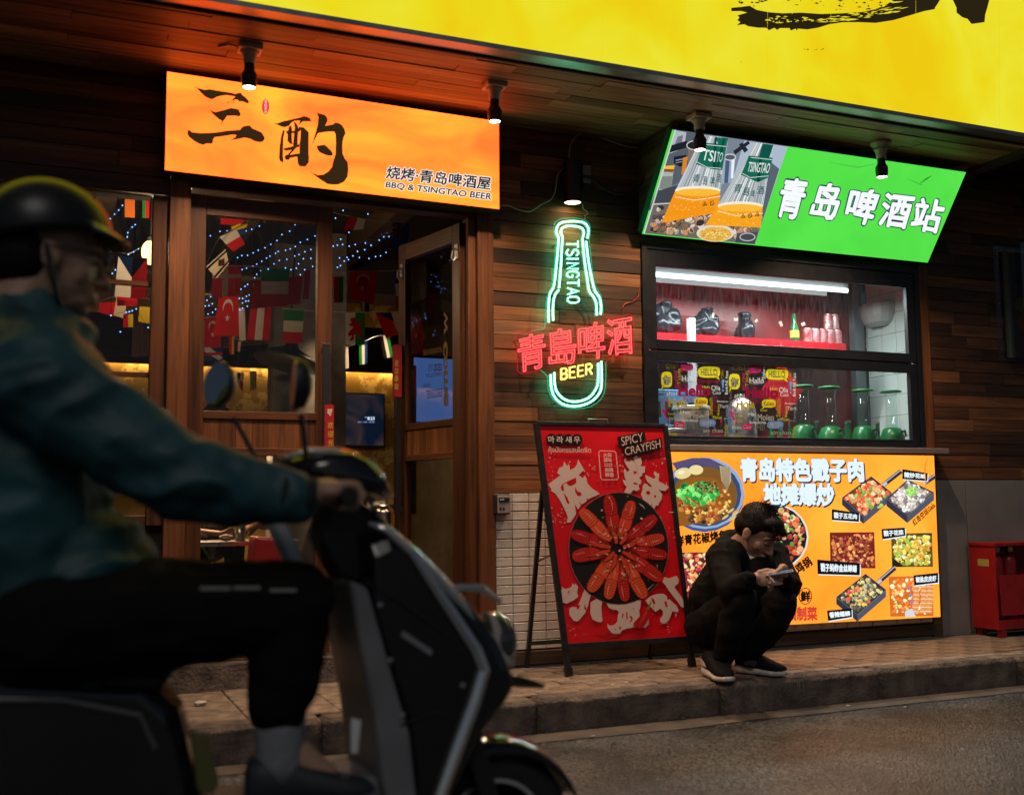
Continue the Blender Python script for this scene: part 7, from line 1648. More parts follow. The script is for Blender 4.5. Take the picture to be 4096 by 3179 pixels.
# hoodie
M_HOOD = pm('black_hoodie', (0.0055, 0.005, 0.005), rough=0.9, vary=.3, vscale=9, bump=.5, bscale=20, spec=.15)
hd_ = MB()
limb(hd_, [pel + V((-.01, .0, .04)), oy(2868, 2390, -.56), oy(2925, 2300, -.60), oy(2958, 2232, -.63)], [.138, .148, .148, .115])
for a, b_ in ((shR, .086), (shL, .082)): hd_.ball(a, b_, 18, 12)
limb(hd_, [shR, elR, wrR - (wrR - elR) * .05], [.083, .068, .048]); limb(hd_, [shL, elL, wrL - (wrL - elL) * .05], [.08, .066, .046])
limb(hd_, [shR, oy(2950, 2232, -.63), shL], [.09, .115, .09])
limb(hd_, [oy(3040, 2262, -.74), oy(3020, 2350, -.74)], [.085, .10])
# hood lying behind the neck
for p_, r_ in (((2900, 2188, -.60), .062), ((2925, 2160, -.585), .060), ((2962, 2150, -.57), .055), ((2885, 2215, -.66), .055), ((2905, 2232, -.76), .046), ((3075, 2185, -.57), .05)): hd_.ball(oy(*p_), r_, 16, 10)
fuse(hd_, 'hoodie', M_HOOD, man, 0.0075, 4, .5, folds=.014)
for e_, w2 in ((elR, wrR), (elL, wrL)):
    cu_ = MB().tube([w2 - (w2 - e_) * .13, w2 + (w2 - e_).normalized() * .008], [.048, .041], 16)
    fuse(cu_, 'cuff', M_HOOD, man, .006, 2)
MB().tube([oy(3112, 2205, -.76), oy(3128, 2255, -.80), oy(3131, 2300, -.84)], .003, 6).build('hood_cord', M_HOOD, man)
sh = MB(); sh.ball(oy(3028, 2240, -.745), (.062, .05, .075), 16, 12); sh.ball(oy(2998, 2205, -.715), (.062, .055, .05), 16, 12)
fuse(sh, 'white_shirt', pm('white_tee', (.55, .54, .53), rough=.8, bump=.2, bscale=30), man, .006, 3)
M_PANT = pm('black_trousers', (0.0062, 0.0055, 0.0055), rough=.88, vary=.3, vscale=7, bump=.5, bscale=15, spec=.15)
pt_ = MB()
limb(pt_, [pel, hipR, along(hipR, kneR, .5), kneR, along(kneR, ankR, .45), ankR + V((0, 0, .02))], [.135, .112, .095, .080, .086, .052]); limb(pt_, [pel, hipL, along(hipL, kneL, .5), kneL, along(kneL, ankL, .45), ankL + V((0, 0, .02))], [.135, .112, .095, .080, .088, .052])
pt_.ball(pel + V((0, .02, -.02)), (.155, .125, .115), 18, 12)
fuse(pt_, 'trousers', M_PANT, man, 0.0075, 4, .5, folds=.012)
M_SOLE = pm('trainer_sole', (.72, .66, .58), rough=.7, vary=.35, vscale=20); M_SHOE = pm('trainer_black', (.007, .0065, .007), rough=.75, bump=.3, bscale=180, spec=.2)
def shoe(parent, heel, toe, wdt=.048, z=SWZ, mat=M_SHOE, sole=M_SOLE):
    heel, toe = V(heel), V(toe); d = toe - heel; L_ = d.length; d.normalize(); s_ = V((-d.y, d.x, 0))
    def ring(t_, w_, z0, z1, sq=.8):
        c = heel + d * L_ * t_; return [c + s_ * w_ * math.copysign(abs(math.cos(a)) ** sq, math.cos(a)) + V((0, 0, z0 + (z1 - z0) * (.5 + .5 * math.copysign(abs(math.sin(a)) ** sq, math.sin(a))))) for a in [2 * math.pi * k / 16 for k in range(16)]]
    so_ = MB().loft([ring(t_, wdt * w_, z + a, z + b_, .55) for t_, w_, a, b_ in ((-.02, .45, .014, .034), (.0, .76, .002, .046), (.12, .86, .001, .043), (.4, .84, .001, .036), (.7, 1.03, .001, .032), (.88, .92, .004, .032), (.97, .6, .010, .034), (1.0, .34, .014, .033))])
    so_.build('sole', sole, parent, smooth=True)
    up_ = MB().loft([ring(t_, wdt * w_, z + a, z + b_) for t_, w_, a, b_ in ((.0, .5, .03, .095), (.03, .72, .024, .122), (.15, .80, .022, .124), (.32, .80, .020, .118), (.5, .84, .018, .098), (.7, .93, .016, .076), (.86, .84, .016, .062), (.95, .6, .018, .052), (.985, .28, .022, .040))])
    up_.build('shoe_upper', mat, parent, smooth=True)
    la = MB()
    for t_ in (.42, .49, .56): c = heel + d * L_ * t_; zz = z + .108 - (t_ - .42) * .17; la.tube([c - s_ * .022 + V((0, 0, zz - z + z - .006)), c + V((0, 0, zz + .002)), c + s_ * .022 + V((0, 0, zz - .006))], .0028, 5)
    setp(la.build('laces', mat, parent), kind='stuff')
    return d, s_, L_
hR, tR = V((3.145, -.655, 0)), V((3.075, -.945, 0))
shoe(man, hR, tR, .052); shoe(man, (3.325, -.655, 0), (3.445, -.912, 0), .050)
ss_ = V((-(tR - hR).y, (tR - hR).x, 0)).normalized()
lg = Print(hR, -ss_ if ss_.x > 0 else ss_, lift=.040)
mid = hR + (tR - hR) * .3
# pale swoosh-like side flash on the near shoe
dR = (tR - hR).normalized(); sR = V((dR.y, -dR.x, 0)); sR = sR if sR.dot(CAM - hR) > 0 else -sR
fl = MB().prism([hR + sR * .041 + dR * a + V((0, 0, SWZ + b_)) for a, b_ in ((.005, .078), (.02, .084), (.05, .074), (.09, .050), (.06, .052), (.025, .050), (.01, .058))], sR * .002); fl.build('side_flash', pm('flash_white', (.6, .56, .5), rough=.6), man)
for a in (ankR, ankL): MB().lathe(a + V((0, -.005, -.035)), (0, 0, 1), [(.036, 0), (.037, .045)], 16).build('sock', pm('sock_dark', (.03, .03, .032), rough=.9), man)
ph_ = thing('smartphone', 'slim silver edged smartphone held in the hands of the squatting person', 'phone', PC)
def slab(mb, c, ax, bx_, nx_, la_, lb_, ln_2): mb.add([c + ax * la_ * sx + bx_ * lb_ * sy + nx_ * ln_2 * sz for sz in (-1, 1) for sx, sy in ((-1, -1), (1, -1), (1, 1), (-1, 1))], [(0, 3, 2, 1), (4, 5, 6, 7), (0, 1, 5, 4), (1, 2, 6, 5), (2, 3, 7, 6), (3, 0, 4, 7)]); return mb
slab(MB(), PC, pa, pb, pn, .068, .033, .0038).build('case', pm('phone_metal', (.20, .20, .24), rough=.35, metal=.8), ph_, bevel=.003)
slab(MB(), PC + pn * .0044, pa, pb, pn, .064, .030, .0003).build('screen', em('phone_glow', (.30, .34, .42), .5), ph_)
for k in (-.02, .0, .015): slab(MB(), PC + pa * k - pb * .0365, pa, pb, pn, .004, .0006, .0012).build('side_button', M_STEEL, ph_)
cgp = oy(3088, 2318, -1.075); cg = thing('cigarette', 'white cigarette between the fingers of the squatting person', 'cigarette', cgp)
cd_ = (pa * .5 + V((0, -.2, -.75))).normalized()
MB().tube([cgp - cd_ * .012, cgp + cd_ * .018], .004, 10).build('paper', pm('cig_paper', (.75, .72, .68), rough=.8), cg); MB().tube([cgp - cd_ * .028, cgp - cd_ * .012], .0041, 10).build('filter', pm('cig_filter', (.5, .28, .1), rough=.8), cg); MB().tube([cgp + cd_ * .018, cgp + cd_ * .024], [.004, .003], 10).build('ash', pm('ash', (.2, .19, .18), rough=.9), cg)
# ---------------------------------------------------------------- diners glimpsed inside
def diner(label, base, chestp, headp, faceto, arms, shirt, skin):
    d = thing('person', label, 'person', base)
    b_ = MB(); Pd, Rd = head(b_, headp, faceto, 1.0)
    limb(b_, [Pd(0, -.03, -.06), headp + V((0, .02, -.16))], [.05, .055]); nk_ = headp + V((0, .02, -.16))
    limb(b_, [nk_, chestp, base + V((0, 0, .45))], [.08, .12, .13])
    for sh2, el2, wr2, hd2 in arms:
        limb(b_, [nk_, sh2, el2, wr2], [.05, .05, .038, .027]); dv_ = (hd2 - wr2).normalized(); tt = dv_.cross(V((0, 1, 0))).normalized(); pn_ = dv_.cross(tt).normalized()
        palm_(b_, hd2, dv_, tt, pn_); fingers(b_, hd2, dv_, .6, tt, pn_)
        limb(b_, [hd2 + tt * .03, hd2 + tt * .05 + dv_ * .02, hd2 + tt * .045 + dv_ * .05], [.014, .011, .009], 10)
    for g in (-1, 1): limb(b_, [base + V((g * .1, 0, .45)), base + V((g * .12, -.40, .47)), base + V((g * .12, -.42, .06))], [.09, .065, .045])
    fuse(b_, 'body', skin, d, .006, 2)
    s2 = MB(); limb(s2, [nk_ + V((0, .01, -.06)), chestp, base + V((0, 0, .47))], [.11, .155, .165])
    for sh2, el2, wr2, hd2 in arms: limb(s2, [sh2, along(sh2, el2, .75)], [.085, .065]); s2.ball(sh2, .085)
    fuse(s2, 'shirt', shirt, d, .009, 4)
    t2_ = MB()
    for g in (-1, 1): limb(t2_, [base + V((g * .1, 0, .45)), base + V((g * .12, -.40, .47)), base + V((g * .12, -.42, .10))], [.105, .08, .06])
    fuse(t2_, 'trousers', M_PANT, d, .01, 3)
    h2 = MB(); h2.ball(Pd(0, -.022, .045), (.082, .10, .082), 18, 12, Rd); h2.ball(Pd(0, -.06, .0), (.074, .06, .08), 18, 12, Rd); fuse(h2, 'hair', HAIR, d, .006, 2)
    return d
q1 = oy(1440, 2060, 2.3)
plaid = pm('pale_shirt', (.42, .44, .5), rough=.8, vary=.6, vscale=40)
bz = V((q1.x + .02, 2.75, .30))
diner('person in a pale shirt sitting inside the doorway, hands raised together', bz, V((bz.x, 2.70, .93)), V((bz.x - .02, 2.62, 1.30)), (0, -1, -.35), [(V((bz.x - .19, 2.66, 1.05)), V((bz.x - .22, 2.42, .86)), q1 + V((-.05, .05, -.05)), q1 + V((-.015, -.0, .0))), (V((bz.x + .19, 2.66, 1.05)), V((bz.x + .20, 2.42, .86)), q1 + V((.07, .05, -.05)), q1 + V((.035, .0, .0)))], plaid, SKIN2)
sq1 = thing('dining_stool', 'stool under the pale shirted diner', 'stool', (bz.x, 2.78, .285)); MB().lathe((bz.x, 2.78, .62), (0, 0, 1), [(.16, 0), (.16, .03)], 20).build('seat', M_REDPL, sq1)
for g in (-.1, .1):
    for k in (-.1, .1): MB().box(bz.x + g - .012, bz.x + g + .012, 2.78 + k - .012, 2.78 + k + .012, .285, .62).build('leg', M_BLACKMET, sq1)
q2 = oy(930, 2090, 2.75)
bz2 = V((q2.x - .12, 3.05, .30))
diner('person in a plaid shirt resting forearms on the steel table inside', bz2, V((bz2.x, 3.0, .9)), V((bz2.x, 2.95, 1.27)), (.4, -1, -.3), [(V((bz2.x - .19, 2.98, 1.02)), V((bz2.x - .22, 2.72, tz + .06)), V((bz2.x + .0, 2.62, tz + .04)), V((bz2.x + .06, 2.60, tz + .035))), (V((bz2.x + .19, 2.98, 1.02)), V((bz2.x + .24, 2.74, tz + .06)), q2 + V((.16, -.1, -.02)), q2 + V((.22, -.1, -.02)))], pm('plaid_shirt', (.22, .18, .17), rough=.8, vary=.7, vscale=36), SKIN2)
sq2 = copy_tree(sq1); sq2.location = (bz2.x, 3.08, .285); sq2['label'] = 'stool under the plaid shirted diner'; sq1['group'] = sq2['group'] = 'dining stools'
# ================================================================ scooter and rider
SCY = -2.85
def K(x, y, dy=0.0): return oy(x, y, SCY + dy)
M_SBLK = pm('scooter_black', (0.010, 0.010, 0.012), rough=0.14, spec=.6, coat=.4, vary=.2, vscale=5)
M_SMAT = pm('scooter_matt', (0.016, 0.016, 0.018), rough=0.45, vary=.3, vscale=9)
M_SGRY = pm('scooter_inner_grey', (0.20, 0.205, 0.22), rough=0.35, vary=.2)
M_SSIL = pm('scooter_silver', (0.75, 0.75, 0.77), rough=0.16, metal=.75)
M_RUB = pm('tyre_rubber', (0.012, 0.012, 0.012), rough=.8, bump=.3, bscale=60)
sc = thing('electric_scooter', 'black electric scooter with silver trim crossing the street in front', 'scooter', (0.4, SCY, 0))
def sprism(pxs, half, mat, name, bevel=.012, dy=0.0, parent=None, taper=None):
    pts = [K(x, y, dy) for x, y in pxs]
    pts = [p - V((0, half, 0)) for p in pts]
    o = MB().prism(pts, (0, 2 * half, 0)).build(name, mat, parent or sc, bevel=bevel, seg=3)
    return o
# wheels
def wheel(cx, r=.215):
    c = V((cx, SCY, r)); w_ = MB()
    w_.lathe(c - V((0, .05, 0)), (0, 1, 0), [(r * .62, .012), (r * .80, .0), (r * .94, .012), (r, .035), (r, .065), (r * .94, .088), (r * .80, .10), (r * .62, .088)], 40)
    o = w_.build('wheel', M_RUB, sc, smooth=True)
    MB().lathe(c - V((0, .04, 0)), (0, 1, 0), [(r * .60, .0), (r * .66, .0), (r * .66, .08), (r * .60, .08), (r * .60, .0)], 36).build('rim', M_SSIL, o, smooth=False)
    MB().lathe(c - V((0, .055, 0)), (0, 1, 0), [(.05, 0), (.06, .02), (.06, .09), (.05, .11)], 20).build('hub', M_SMAT, o)
    for k in range(5):
        a = 2 * math.pi * k / 5; MB().bar(c + V((math.cos(a) * .05, 0, math.sin(a) * .05)), c + V((math.cos(a) * r * .62, 0, math.sin(a) * r * .62)), .03, .02, up=V((0, 1, 0))).build('spoke', M_SMAT, o)
    return c
fcx = K(1955, 3290).x
fw = wheel(fcx); rw = wheel(fcx - 1.30)
# front fender
arc = []
for k in range(11):
    a = math.radians(20 + 105 * k / 10); arc.append(fw + V((math.cos(a) * .245, 0, math.sin(a) * .245)))
fm = MB().loft([[p + V((0, y_ * .075, -abs(y_) ** 2 * .03)) for y_ in (-1, -.6, 0, .6, 1)] + [p + V((0, y_ * .07, -.012 - abs(y_) ** 2 * .03)) for y_ in (1, .6, 0, -.6, -1)] for p in arc])
fm.build('front_fender', M_SBLK, sc, smooth=True)
# fork
for g in (-1, 1): MB().bar(fw + V((0, g * .085, 0)), K(1790, 2780) + V((0, g * .085, 0)), .035, .05).build('fork_leg', M_SMAT, sc, bevel=.008)
# front apron: nose body narrowing to the front
prof = [(1395, 2120), (1470, 2085), (1545, 2110), (1640, 2195), (1740, 2290), (1850, 2410), (1935, 2530), (1990, 2650), (2005, 2720), (1960, 2800), (1880, 2900), (1800, 3060), (1740, 3180), (1690, 3330), (1600, 3330), (1590, 3100), (1560, 2880), (1500, 2680), (1440, 2500), (1400, 2330)]
ap = MB(); rings = []
for y_, s_ in ((-.16, .0), (-.15, .55), (-.11, .85), (-.05, 1.0), (.05, 1.0), (.11, .85), (.15, .55), (.16, .0)):
    pass
cen = K(1560, 2620)
rings = []
for y_, s_ in ((-.165, .80), (-.150, .90), (-.10, .97), (0, 1.0), (.10, .97), (.150, .90), (.165, .80)):
    rings.append([cen + (K(x, y) - cen) * s_ + V((0, y_, 0)) for x, y in prof])
ap.loft(rings).build('front_apron', M_SBLK, sc, smooth=False, bevel=.01, seg=3)
# inner leg shield
sprism([(1330, 2300), (1400, 2330), (1500, 2680), (1560, 2880), (1590, 3150), (1600, 3330), (1500, 3330), (1450, 3050), (1420, 2800), (1370, 2560)], .17, M_SGRY, 'leg_shield', .015)
for g in (-1, 1):
    MB().tube([K(1475, 2092, g * .155), K(1550, 2120, g * .16), K(1645, 2205, g * .162), K(1745, 2302, g * .160), K(1850, 2420, g * .155), K(1930, 2540, g * .15)], [.006, .012, .014, .014, .012, .006], 8).build('apron_highlight_bar', M_SSIL, sc, smooth=True)  # added bright bar standing in for sign highlights on the glossy apron edge
    MB().tube([K(1120, 1838, g * .15), K(1230, 1805, g * .155), K(1340, 1806, g * .155), K(1430, 1842, g * .15), K(1500, 1905, g * .14), K(1540, 1980, g * .12)], [.004, .009, .010, .010, .008, .004], 8).build('cowl_highlight_bar', M_SSIL, sc, smooth=True)  # likewise added, for the highlight along the cowl top
# silver edge strips, near side and far side
for g in (-1, 1):
    yy = g * .172
    MB().tube([K(1640, 2200, yy) , K(1780, 2410, yy), K(1905, 2600, yy), K(1935, 2680, yy), K(1900, 2800, yy), K(1830, 2990, yy), K(1755, 3200, yy)], [.008, .013, .015, .016, .016, .016, .014], 6).build('silver_edge', M_SSIL, sc, smooth=False)
    MB().tube([K(1085, 2060, g * .11), K(1130, 2150, g * .12), K(1185, 2275, g * .13)], [.02, .024, .02], 6).build('inner_silver_strip', pm('pale_trim', (.42, .46, .5), rough=.3), sc)
    MB().tube([K(1725, 2375, g * .15), K(1850, 2350, g * .13), K(1925, 2352, g * .10), K(2000, 2405, g * .04)], [.006, .010, .012, .008], 6).build('winglet', M_SSIL, sc)
    MB().prism([K(1940, 2700, g * .10), K(2070, 2700, g * .08), K(2160, 2728, g * .04), K(2150, 2745, g * .04), K(1960, 2735, g * .10)], (0, -g * .04, 0)).build('bumper_fin', M_SBLK, sc, bevel=.004)
    MB().prism([K(1955, 2450, g * .08), K(1985, 2460, g * .07), K(2045, 2620, g * .06), K(2040, 2665, g * .06), K(2005, 2650, g * .075)], (0, -g * .03, 0)).build('indicator_lamp', pm('lamp_lens', (.55, .5, .45), rough=.1, coat=.5), sc, bevel=.003)
MB().lathe(K(1960, 2560), (K(2060, 2540) - K(1960, 2560)), [(.07, -.02), (.075, .02), (.06, .05), (.02, .055)], 24).build('headlamp', pm('head_lens', (.05, .05, .055), rough=.05, coat=1), sc, smooth=True)
MB().prism([K(1405, 2870, -.175), K(1445, 2880, -.175), K(1430, 3010, -.175), K(1405, 3010, -.175)], (0, .006, 0)).build('reflector_strip', pm('refl_white', (.7, .7, .68), rough=.4), sc)
# steering head and handlebar cowl
sprism([(1290, 2010), (1420, 2010), (1500, 2060), (1560, 2130), (1470, 2140), (1440, 2350), (1330, 2310), (1250, 2150)], .07, M_SMAT, 'steering_head', .02)
cw = MB()
cp = [(1060, 1870), (1120, 1815), (1230, 1785), (1340, 1785), (1430, 1820), (1500, 1890), (1550, 1985), (1500, 2010), (1400, 2000), (1280, 2010), (1150, 1960)]
cc = K(1320, 1910)
cw.loft([[cc + (K(x, y) - cc) * s_ + V((0, y_, 0)) for x, y in cp] for y_, s_ in ((-.19, .45), (-.17, .7), (-.10, .92), (0, 1.0), (.10, .92), (.17, .7), (.19, .45))]).build('handlebar_cowl', M_SBLK, sc, smooth=True)
HB = K(1250, 1990)
MB().tube([HB + V((0, -.36, 0)), HB + V((0, .36, 0))], .013, 12).build('handlebar', M_SMAT, sc)
for g in (-1, 1):
    MB().lathe(HB + V((0, g * .25, 0)), (0, g, 0), [(.018, 0), (.019, .02), (.017, .06), (.019, .10), (.020, .115)], 16).build('grip', M_RUB, sc)
    MB().tube([HB + V((.03, g * .20, .01)), HB + V((.075, g * .27, .0)), HB + V((.07, g * .36, -.01))], [.008, .006, .005], 8).build('brake_lever', M_SMAT, sc)
# cables, panel gaps and small fittings
for g in (-1, 1):
    MB().tube(smooth_path([tuple(HB + V((.05, g * .16, .0))), tuple(K(1420, 1960, g * .13)), tuple(K(1500, 2040, g * .10)), tuple(K(1480, 2130, g * .06))], 5), .005, 6).build('brake_cable', M_BLACKPL, sc)
    MB().tube([K(1470, 2330, g * .168), K(1620, 2420, g * .170), K(1760, 2520, g * .168), K(1900, 2660, g * .150)], .0028, 5).build('panel_gap', M_RUB, sc)
    MB().tube([K(1600, 2900, g * .170), K(1700, 2860, g * .170), K(1830, 2830, g * .160)], .0028, 5).build('panel_gap', M_RUB, sc)
    for x, y in ((1520, 2420), (1560, 2640), (1610, 2860), (1850, 2740)): MB().lathe(K(x, y, g * .166), (0, g, 0), [(.007, 0), (.007, .004), (.003, .005)], 10).build('screw', M_STEEL, sc)
    MB().prism([K(1610, 2520, g * .168), K(1730, 2600, g * .168), K(1722, 2622, g * .168), K(1602, 2542, g * .168)], (0, g * .003, 0)).build('decal_strip', pm('decal_grey', (.22, .22, .24), rough=.4), sc)
MB().box(HB.x + .01, HB.x + .09, SCY - .07, SCY + .07, HB.z + .095, HB.z + .105).build('dashboard', pm('dash_glass', (.01, .01, .012), rough=.08), sc, bevel=.004)
# mirrors
def mirror(stem, headc, nrm, rx, rz, label):
    mo = MB().tube(stem, .007, 8).build('mirror_stem', M_SMAT, sc)
    n = V(nrm).normalized(); a, b_, d = frame(n)
    MB().loft([[headc + (a * math.cos(t_) * rx + b_ * math.sin(t_) * rz) * s_ - n * h_ for t_ in [2 * math.pi * k / 20 for k in range(20)]] for s_, h_ in ((.98, -.002), (1.03, .004), (.9, .025), (.4, .038))]).build('mirror_shell', M_SMAT, mo, smooth=True)
    MB().loft([[headc + (a * math.cos(t_) * rx + b_ * math.sin(t_) * rz) * .94 + n * h_ for t_ in [2 * math.pi * k / 20 for k in range(20)]] for h_ in (.002, .004)]).build('mirror_glass', pm('mirror_glass', (.62, .60, .62), rough=.03, metal=1.0), mo)
mirror([K(1215, 1960, -.17), K(1222, 1800, -.19), K(1205, 1650, -.21)], K(1180, 1535, -.21), (-1, .10, .05), .046, .058, '')
mirror([K(1060, 1900, .17), K(1000, 1790, .20), K(935, 1670, .22)], K(868, 1535, .22), (-.80, -.58, .10), .048, .060, '')
# floorboard, seat, rear body
sprism([(560, 3230), (640, 3190), (1500, 3190), (1600, 3240), (1600, 3330), (560, 3330)], .15, M_SMAT, 'floorboard', .02)
sprism([(1240, 3100), (1420, 3060), (1560, 3080), (1600, 3190), (1240, 3190)], .12, M_SGRY, 'floor_ramp', .03)
rb_ = MB(); rp_ = [(-1150, 2700), (-900, 2640), (-300, 2640), (300, 2680), (620, 2700), (720, 2790), (760, 2950), (820, 3180), (760, 3300), (300, 3300), (100, 3240), (-200, 3000), (-700, 2950), (-1100, 2850)]
rcn = K(0, 2900)
rb_.loft([[rcn + (K(x, y) - rcn) * s_ + V((0, y_, 0)) for x, y in rp_] for y_, s_ in ((-.165, .86), (-.14, .95), (-.06, 1), (.06, 1), (.14, .95), (.165, .86))]).build('rear_body', M_SBLK, sc, smooth=False, bevel=.012, seg=3)
sprism([(-1050, 2560), (-700, 2530), (-200, 2590), (300, 2650), (620, 2660), (660, 2700), (500, 2730), (-900, 2690), (-1080, 2640)], .14, pm('seat_vinyl', (.014, .014, .015), rough=.5, bump=.2, bscale=80), 'seat', .02)
MB().prism([K(760, 2920, -.17), K(830, 2950, -.17), K(880, 3130, -.17), K(850, 3180, -.17), K(790, 3160, -.17)], (0, .03, 0)).build('side_panel', pm('olive_reflection', (.10, .11, .035), rough=.3), sc, bevel=.004)  # olive reflection on the body, built as a coloured panel
MB().tube([K(-300, 2790, -.17), K(250, 2800, -.17), K(560, 2860, -.17), K(620, 2990, -.165)], .006, 6).build('body_crease', pm('crease_grey', (.10, .10, .11), rough=.3), sc)
MB().box(fcx - 1.32, fcx - 1.02, SCY - .03, SCY + .03, .20, .30).build('swing_arm', M_SMAT, sc)
# ---------------------------------------------------------------- rider
rd = thing('person', 'rider in a dark teal jacket and dark half helmet steering the scooter', 'person', (0.1, SCY, 0.3))
HR = K(205, 1022); rfw = V((0.985, 0.10, -0.10)); RK = 1.12
b_ = MB(); Pr, Rr = head(b_, HR, rfw, RK)
nkR = K(110, 1330)
sR1, sR2 = K(170, 1530, -.20), K(170, 1500, .20)
eR1, eR2 = K(690, 1900, -.27), K(690, 1880, .27)
wR1, wR2 = K(1175, 1985, -.31), K(1175, 1975, .31)
hipc = K(170, 2480); kn1, kn2 = K(1165, 2415, -.17), K(1150, 2400, .12); an1, an2 = K(1120, 2960, -.16), K(1110, 2950, .12)
h1, h2_ = hipc + V((0, -.11, 0)), hipc + V((0, .11, 0))
limb(b_, [Pr(0, -.03, -.06), Pr(0, -.05, -.12), nkR], [.056, .058, .065]); limb(b_, [nkR, K(80, 1800), hipc], [.09, .13, .13])
gp1, gp2 = HB + V((0, -.31, 0)), HB + V((0, .31, 0))
for s_, e_, w2, g in ((sR1, eR1, wR1, gp1), (sR2, eR2, wR2, gp2)):
    limb(b_, [nkR, s_, e_, w2], [.07, .06, .042, .03])
    pc_ = g + V((-.035, 0, .012)); limb(b_, [w2, pc_], [.03, .03]); b_.ball(pc_, (.036, .046, .026), 14, 10)
    for i in range(4):
        yo = (i - 1.5) * .0195; p0 = g + V((-.012, yo, .026)); limb(b_, [p0, g + V((.020, yo, .024)), g + V((.033, yo, .0)), g + V((.016, yo, -.024)), g + V((-.006, yo, -.024))], [.0105, .0105, .010, .0095, .009], 10)
    sg = 1 if g is gp1 else -1
    limb(b_, [pc_ + V((.0, sg * .03, -.01)), g + V((-.012, sg * .048, -.018)), g + V((.016, sg * .05, -.020))], [.014, .0115, .010], 10)
limb(b_, [hipc, h1, kn1, an1], [.12, .10, .062, .042]); limb(b_, [hipc, h2_, kn2, an2], [.12, .10, .062, .042]); limb(b_, [an1, an1 + V((.10, 0, -.09))], [.04, .034]); limb(b_, [an2, an2 + V((.10, 0, -.09))], [.04, .034])
fuse(b_, 'body', SKIN, rd, .0045, 3)
brows(Pr, RK, rd)
hh = MB(); hh.ball(Pr(0, -.05, .0), (.078 * RK, .07 * RK, .085 * RK), 18, 12, Rr); fuse(hh, 'hair', HAIR, rd, .006, 2)
M_JKT = pm('teal_jacket', (0.012, 0.070, 0.086), rough=.6, vary=.35, vscale=6, bump=.6, bscale=8)
jk = MB()
limb(jk, [K(95, 1420), K(60, 1700), K(60, 2050), K(110, 2330), K(190, 2490)], [.155, .205, .215, .205, .19])
for s_, e_, w2 in ((sR1, eR1, wR1), (sR2, eR2, wR2)):
    limb(jk, [K(110, 1420), s_, along(s_, e_, .5), e_, along(e_, w2, .5), w2], [.13, .118, .098, .090, .078, .056])
limb(jk, [K(330, 2300, -.05), K(420, 2480, -.06)], [.16, .13]); limb(jk, [K(120, 2470), K(300, 2530), K(440, 2560)], [.20, .185, .15])
limb(jk, [K(110, 1350), K(200, 1375)], [.105, .10])
fuse(jk, 'jacket', M_JKT, rd, .009, 5, folds=.024)
co = MB(); 
for k in range(20):
    a = 2 * math.pi * k / 20
ring_ = [K(120, 1310) + V((math.cos(a) * .085, math.sin(a) * .085, math.cos(a) * -.03)) for a in [2 * math.pi * k / 24 for k in range(24)]]
MB().tube(ring_, .026, 10, closed=True).build('collar', pm('collar_black', (.012, .012, .014), rough=.8), rd, smooth=True)
for e_, w2 in ((eR1, wR1), (eR2, wR2)):
    wb = MB().tube([w2 - (w2 - e_).normalized() * .03, w2 + (w2 - e_).normalized() * .045], [.058, .046], 16)
    fuse(wb, 'cuff', pm('cuff_black', (.010, .010, .011), rough=.8), rd, .007, 2)
tp = MB()
limb(tp, [hipc, h1, along(h1, kn1, .5), kn1, along(kn1, an1, .5), an1 + V((-.005, 0, .07))], [.16, .14, .118, .096, .082, .066]); limb(tp, [hipc, h2_, along(h2_, kn2, .5), kn2, along(kn2, an2, .5), an2 + V((-.005, 0, .07))], [.16, .14, .118, .096, .082, .066])
fuse(tp, 'trousers', M_PANT, rd, .009, 4, folds=.016)
M_SOCK = pm('grey_sock', (.22, .23, .25), rough=.9, bump=.3, bscale=60)
for a in (an1, an2): MB().lathe(a + V((0, 0, -.085)), (0, 0, 1), [(.050, 0), (.052, .04), (.056, .11), (.058, .15)], 20).build('sock', M_SOCK, rd, smooth=True)
for a in (an1, an2): shoe(rd, (a.x - .075, a.y, 0), (a.x + .215, a.y - .02, 0), .056, a.z - .155, pm('rider_shoe', (.02, .025, .032), rough=.6), pm('rider_sole', (.10, .10, .11), rough=.7))
# reflective dashes on the trousers
for (x0, x1, yy) in ((800, 920, 2352), (935, 1040, 2350), (1080, 1185, 2360)):
    p0, p1 = K(x0, yy, -.293 + (x0 - 800) * .00006), K(x1, yy, -.290 + (x1 - 800) * .00006); MB().bar(p0, p1, .003, .006).build('reflective_dash', pm('refl_grey', (.30, .34, .30), rough=.5), rd)
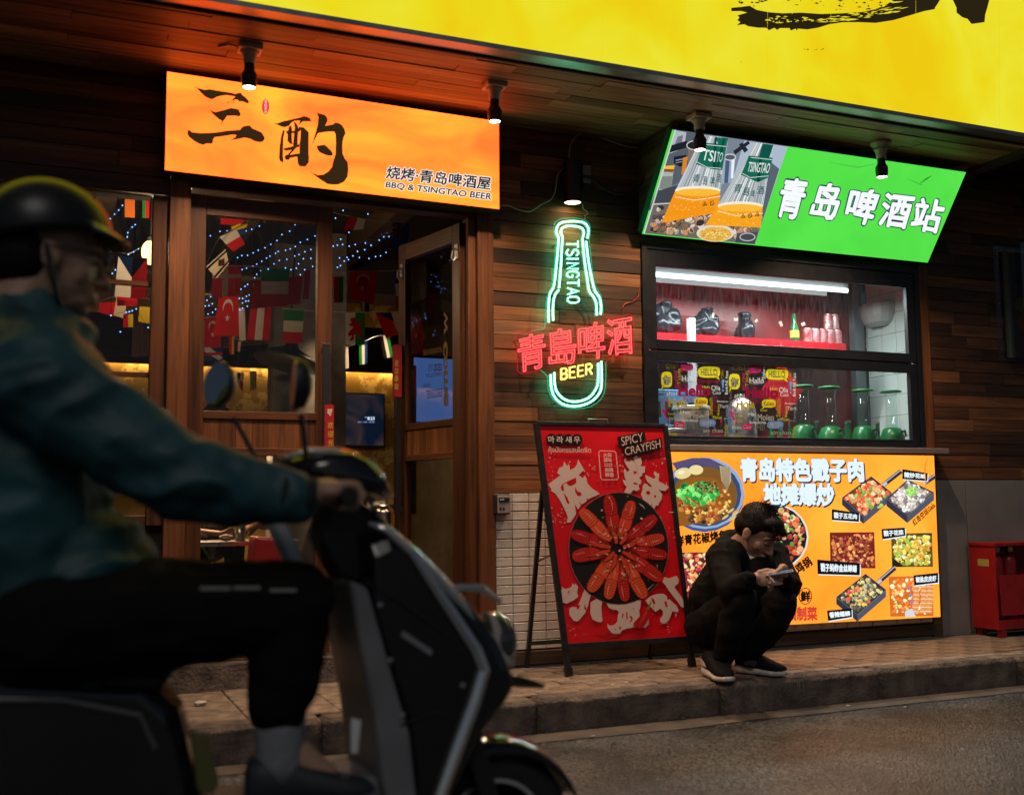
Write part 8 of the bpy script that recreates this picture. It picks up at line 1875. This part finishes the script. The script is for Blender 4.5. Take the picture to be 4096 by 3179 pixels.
# half helmet
hl_ = thing('helmet', 'dark glossy half helmet with a short peak on the rider', 'helmet', HR)
f_, s__, u_ = basis(rfw)
prof = []
hm = MB(); rgs = []
hc_ = Pr(0, -.014, .038)
for i in range(13):
    ring9 = []
    for k in range(36):
        p_ = 2 * math.pi * k / 36; th = math.radians(2 + (92 - 16 * math.sin(p_)) * i / 12)
        ring9.append(hc_ + (s__ * math.sin(th) * math.cos(p_) * .108 + f_ * math.sin(th) * math.sin(p_) * .130 + u_ * (math.cos(th) * .118)) * RK)
    rgs.append(ring9)
rgs2 = [[hc_ + (p - hc_) * .93 for p in rg] for rg in rgs[::-1]]
hm.loft(rgs + rgs2).build('shell', pm('helmet_shell', (.012, .012, .013), rough=.34, spec=.4), hl_, smooth=True)
vz = MB(); pk = []
for k in range(15):
    a = math.radians(30 + 120 * k / 14); c = hc_ + (s__ * math.cos(a) * .108 + f_ * math.sin(a) * .128 + u_ * .022) * RK; tip = hc_ + (s__ * math.cos(a) * .110 + f_ * (math.sin(a) * .165) + u_ * (.006)) * RK
    pk.append([c + u_ * .006, tip + u_ * .003, tip - u_ * .002, c - u_ * .004])
vz.loft(pk).build('peak', pm('peak_grey', (.05, .06, .07), rough=.25, coat=.4), hl_, smooth=True)
MB().tube([Pr(-.104, -.02, .0), Pr(-.096, .0, -.06), Pr(-.05, .03, -.12), Pr(0, .05, -.13), Pr(.05, .03, -.12), Pr(.096, .0, -.06), Pr(.104, -.02, .0)], .006, 6).build('chin_strap', M_BLACKPL, hl_)
gs = thing('eyeglasses', 'thin dark framed glasses on the face of the rider', 'glasses', Pr(0, .1, 0))
for g in (-1, 1):
    MB().tube([Pr(g * .034 + math.cos(t_) * .026, .112 - abs(math.cos(t_)) * .008, -.004 + math.sin(t_) * .020) for t_ in [2 * math.pi * k / 16 for k in range(16)]], .002, 5, closed=True).build('lens_rim', M_BLACKPL, gs)
    MB().tube([Pr(g * .06, .100, .0), Pr(g * .085, .04, .002), Pr(g * .088, -.01, .0)], .0024, 5).build('temple', M_BLACKPL, gs)
MB().tube([Pr(-.010, .116, .0), Pr(0, .119, .004), Pr(.010, .116, .0)], .002, 5).build('bridge', M_BLACKPL, gs)
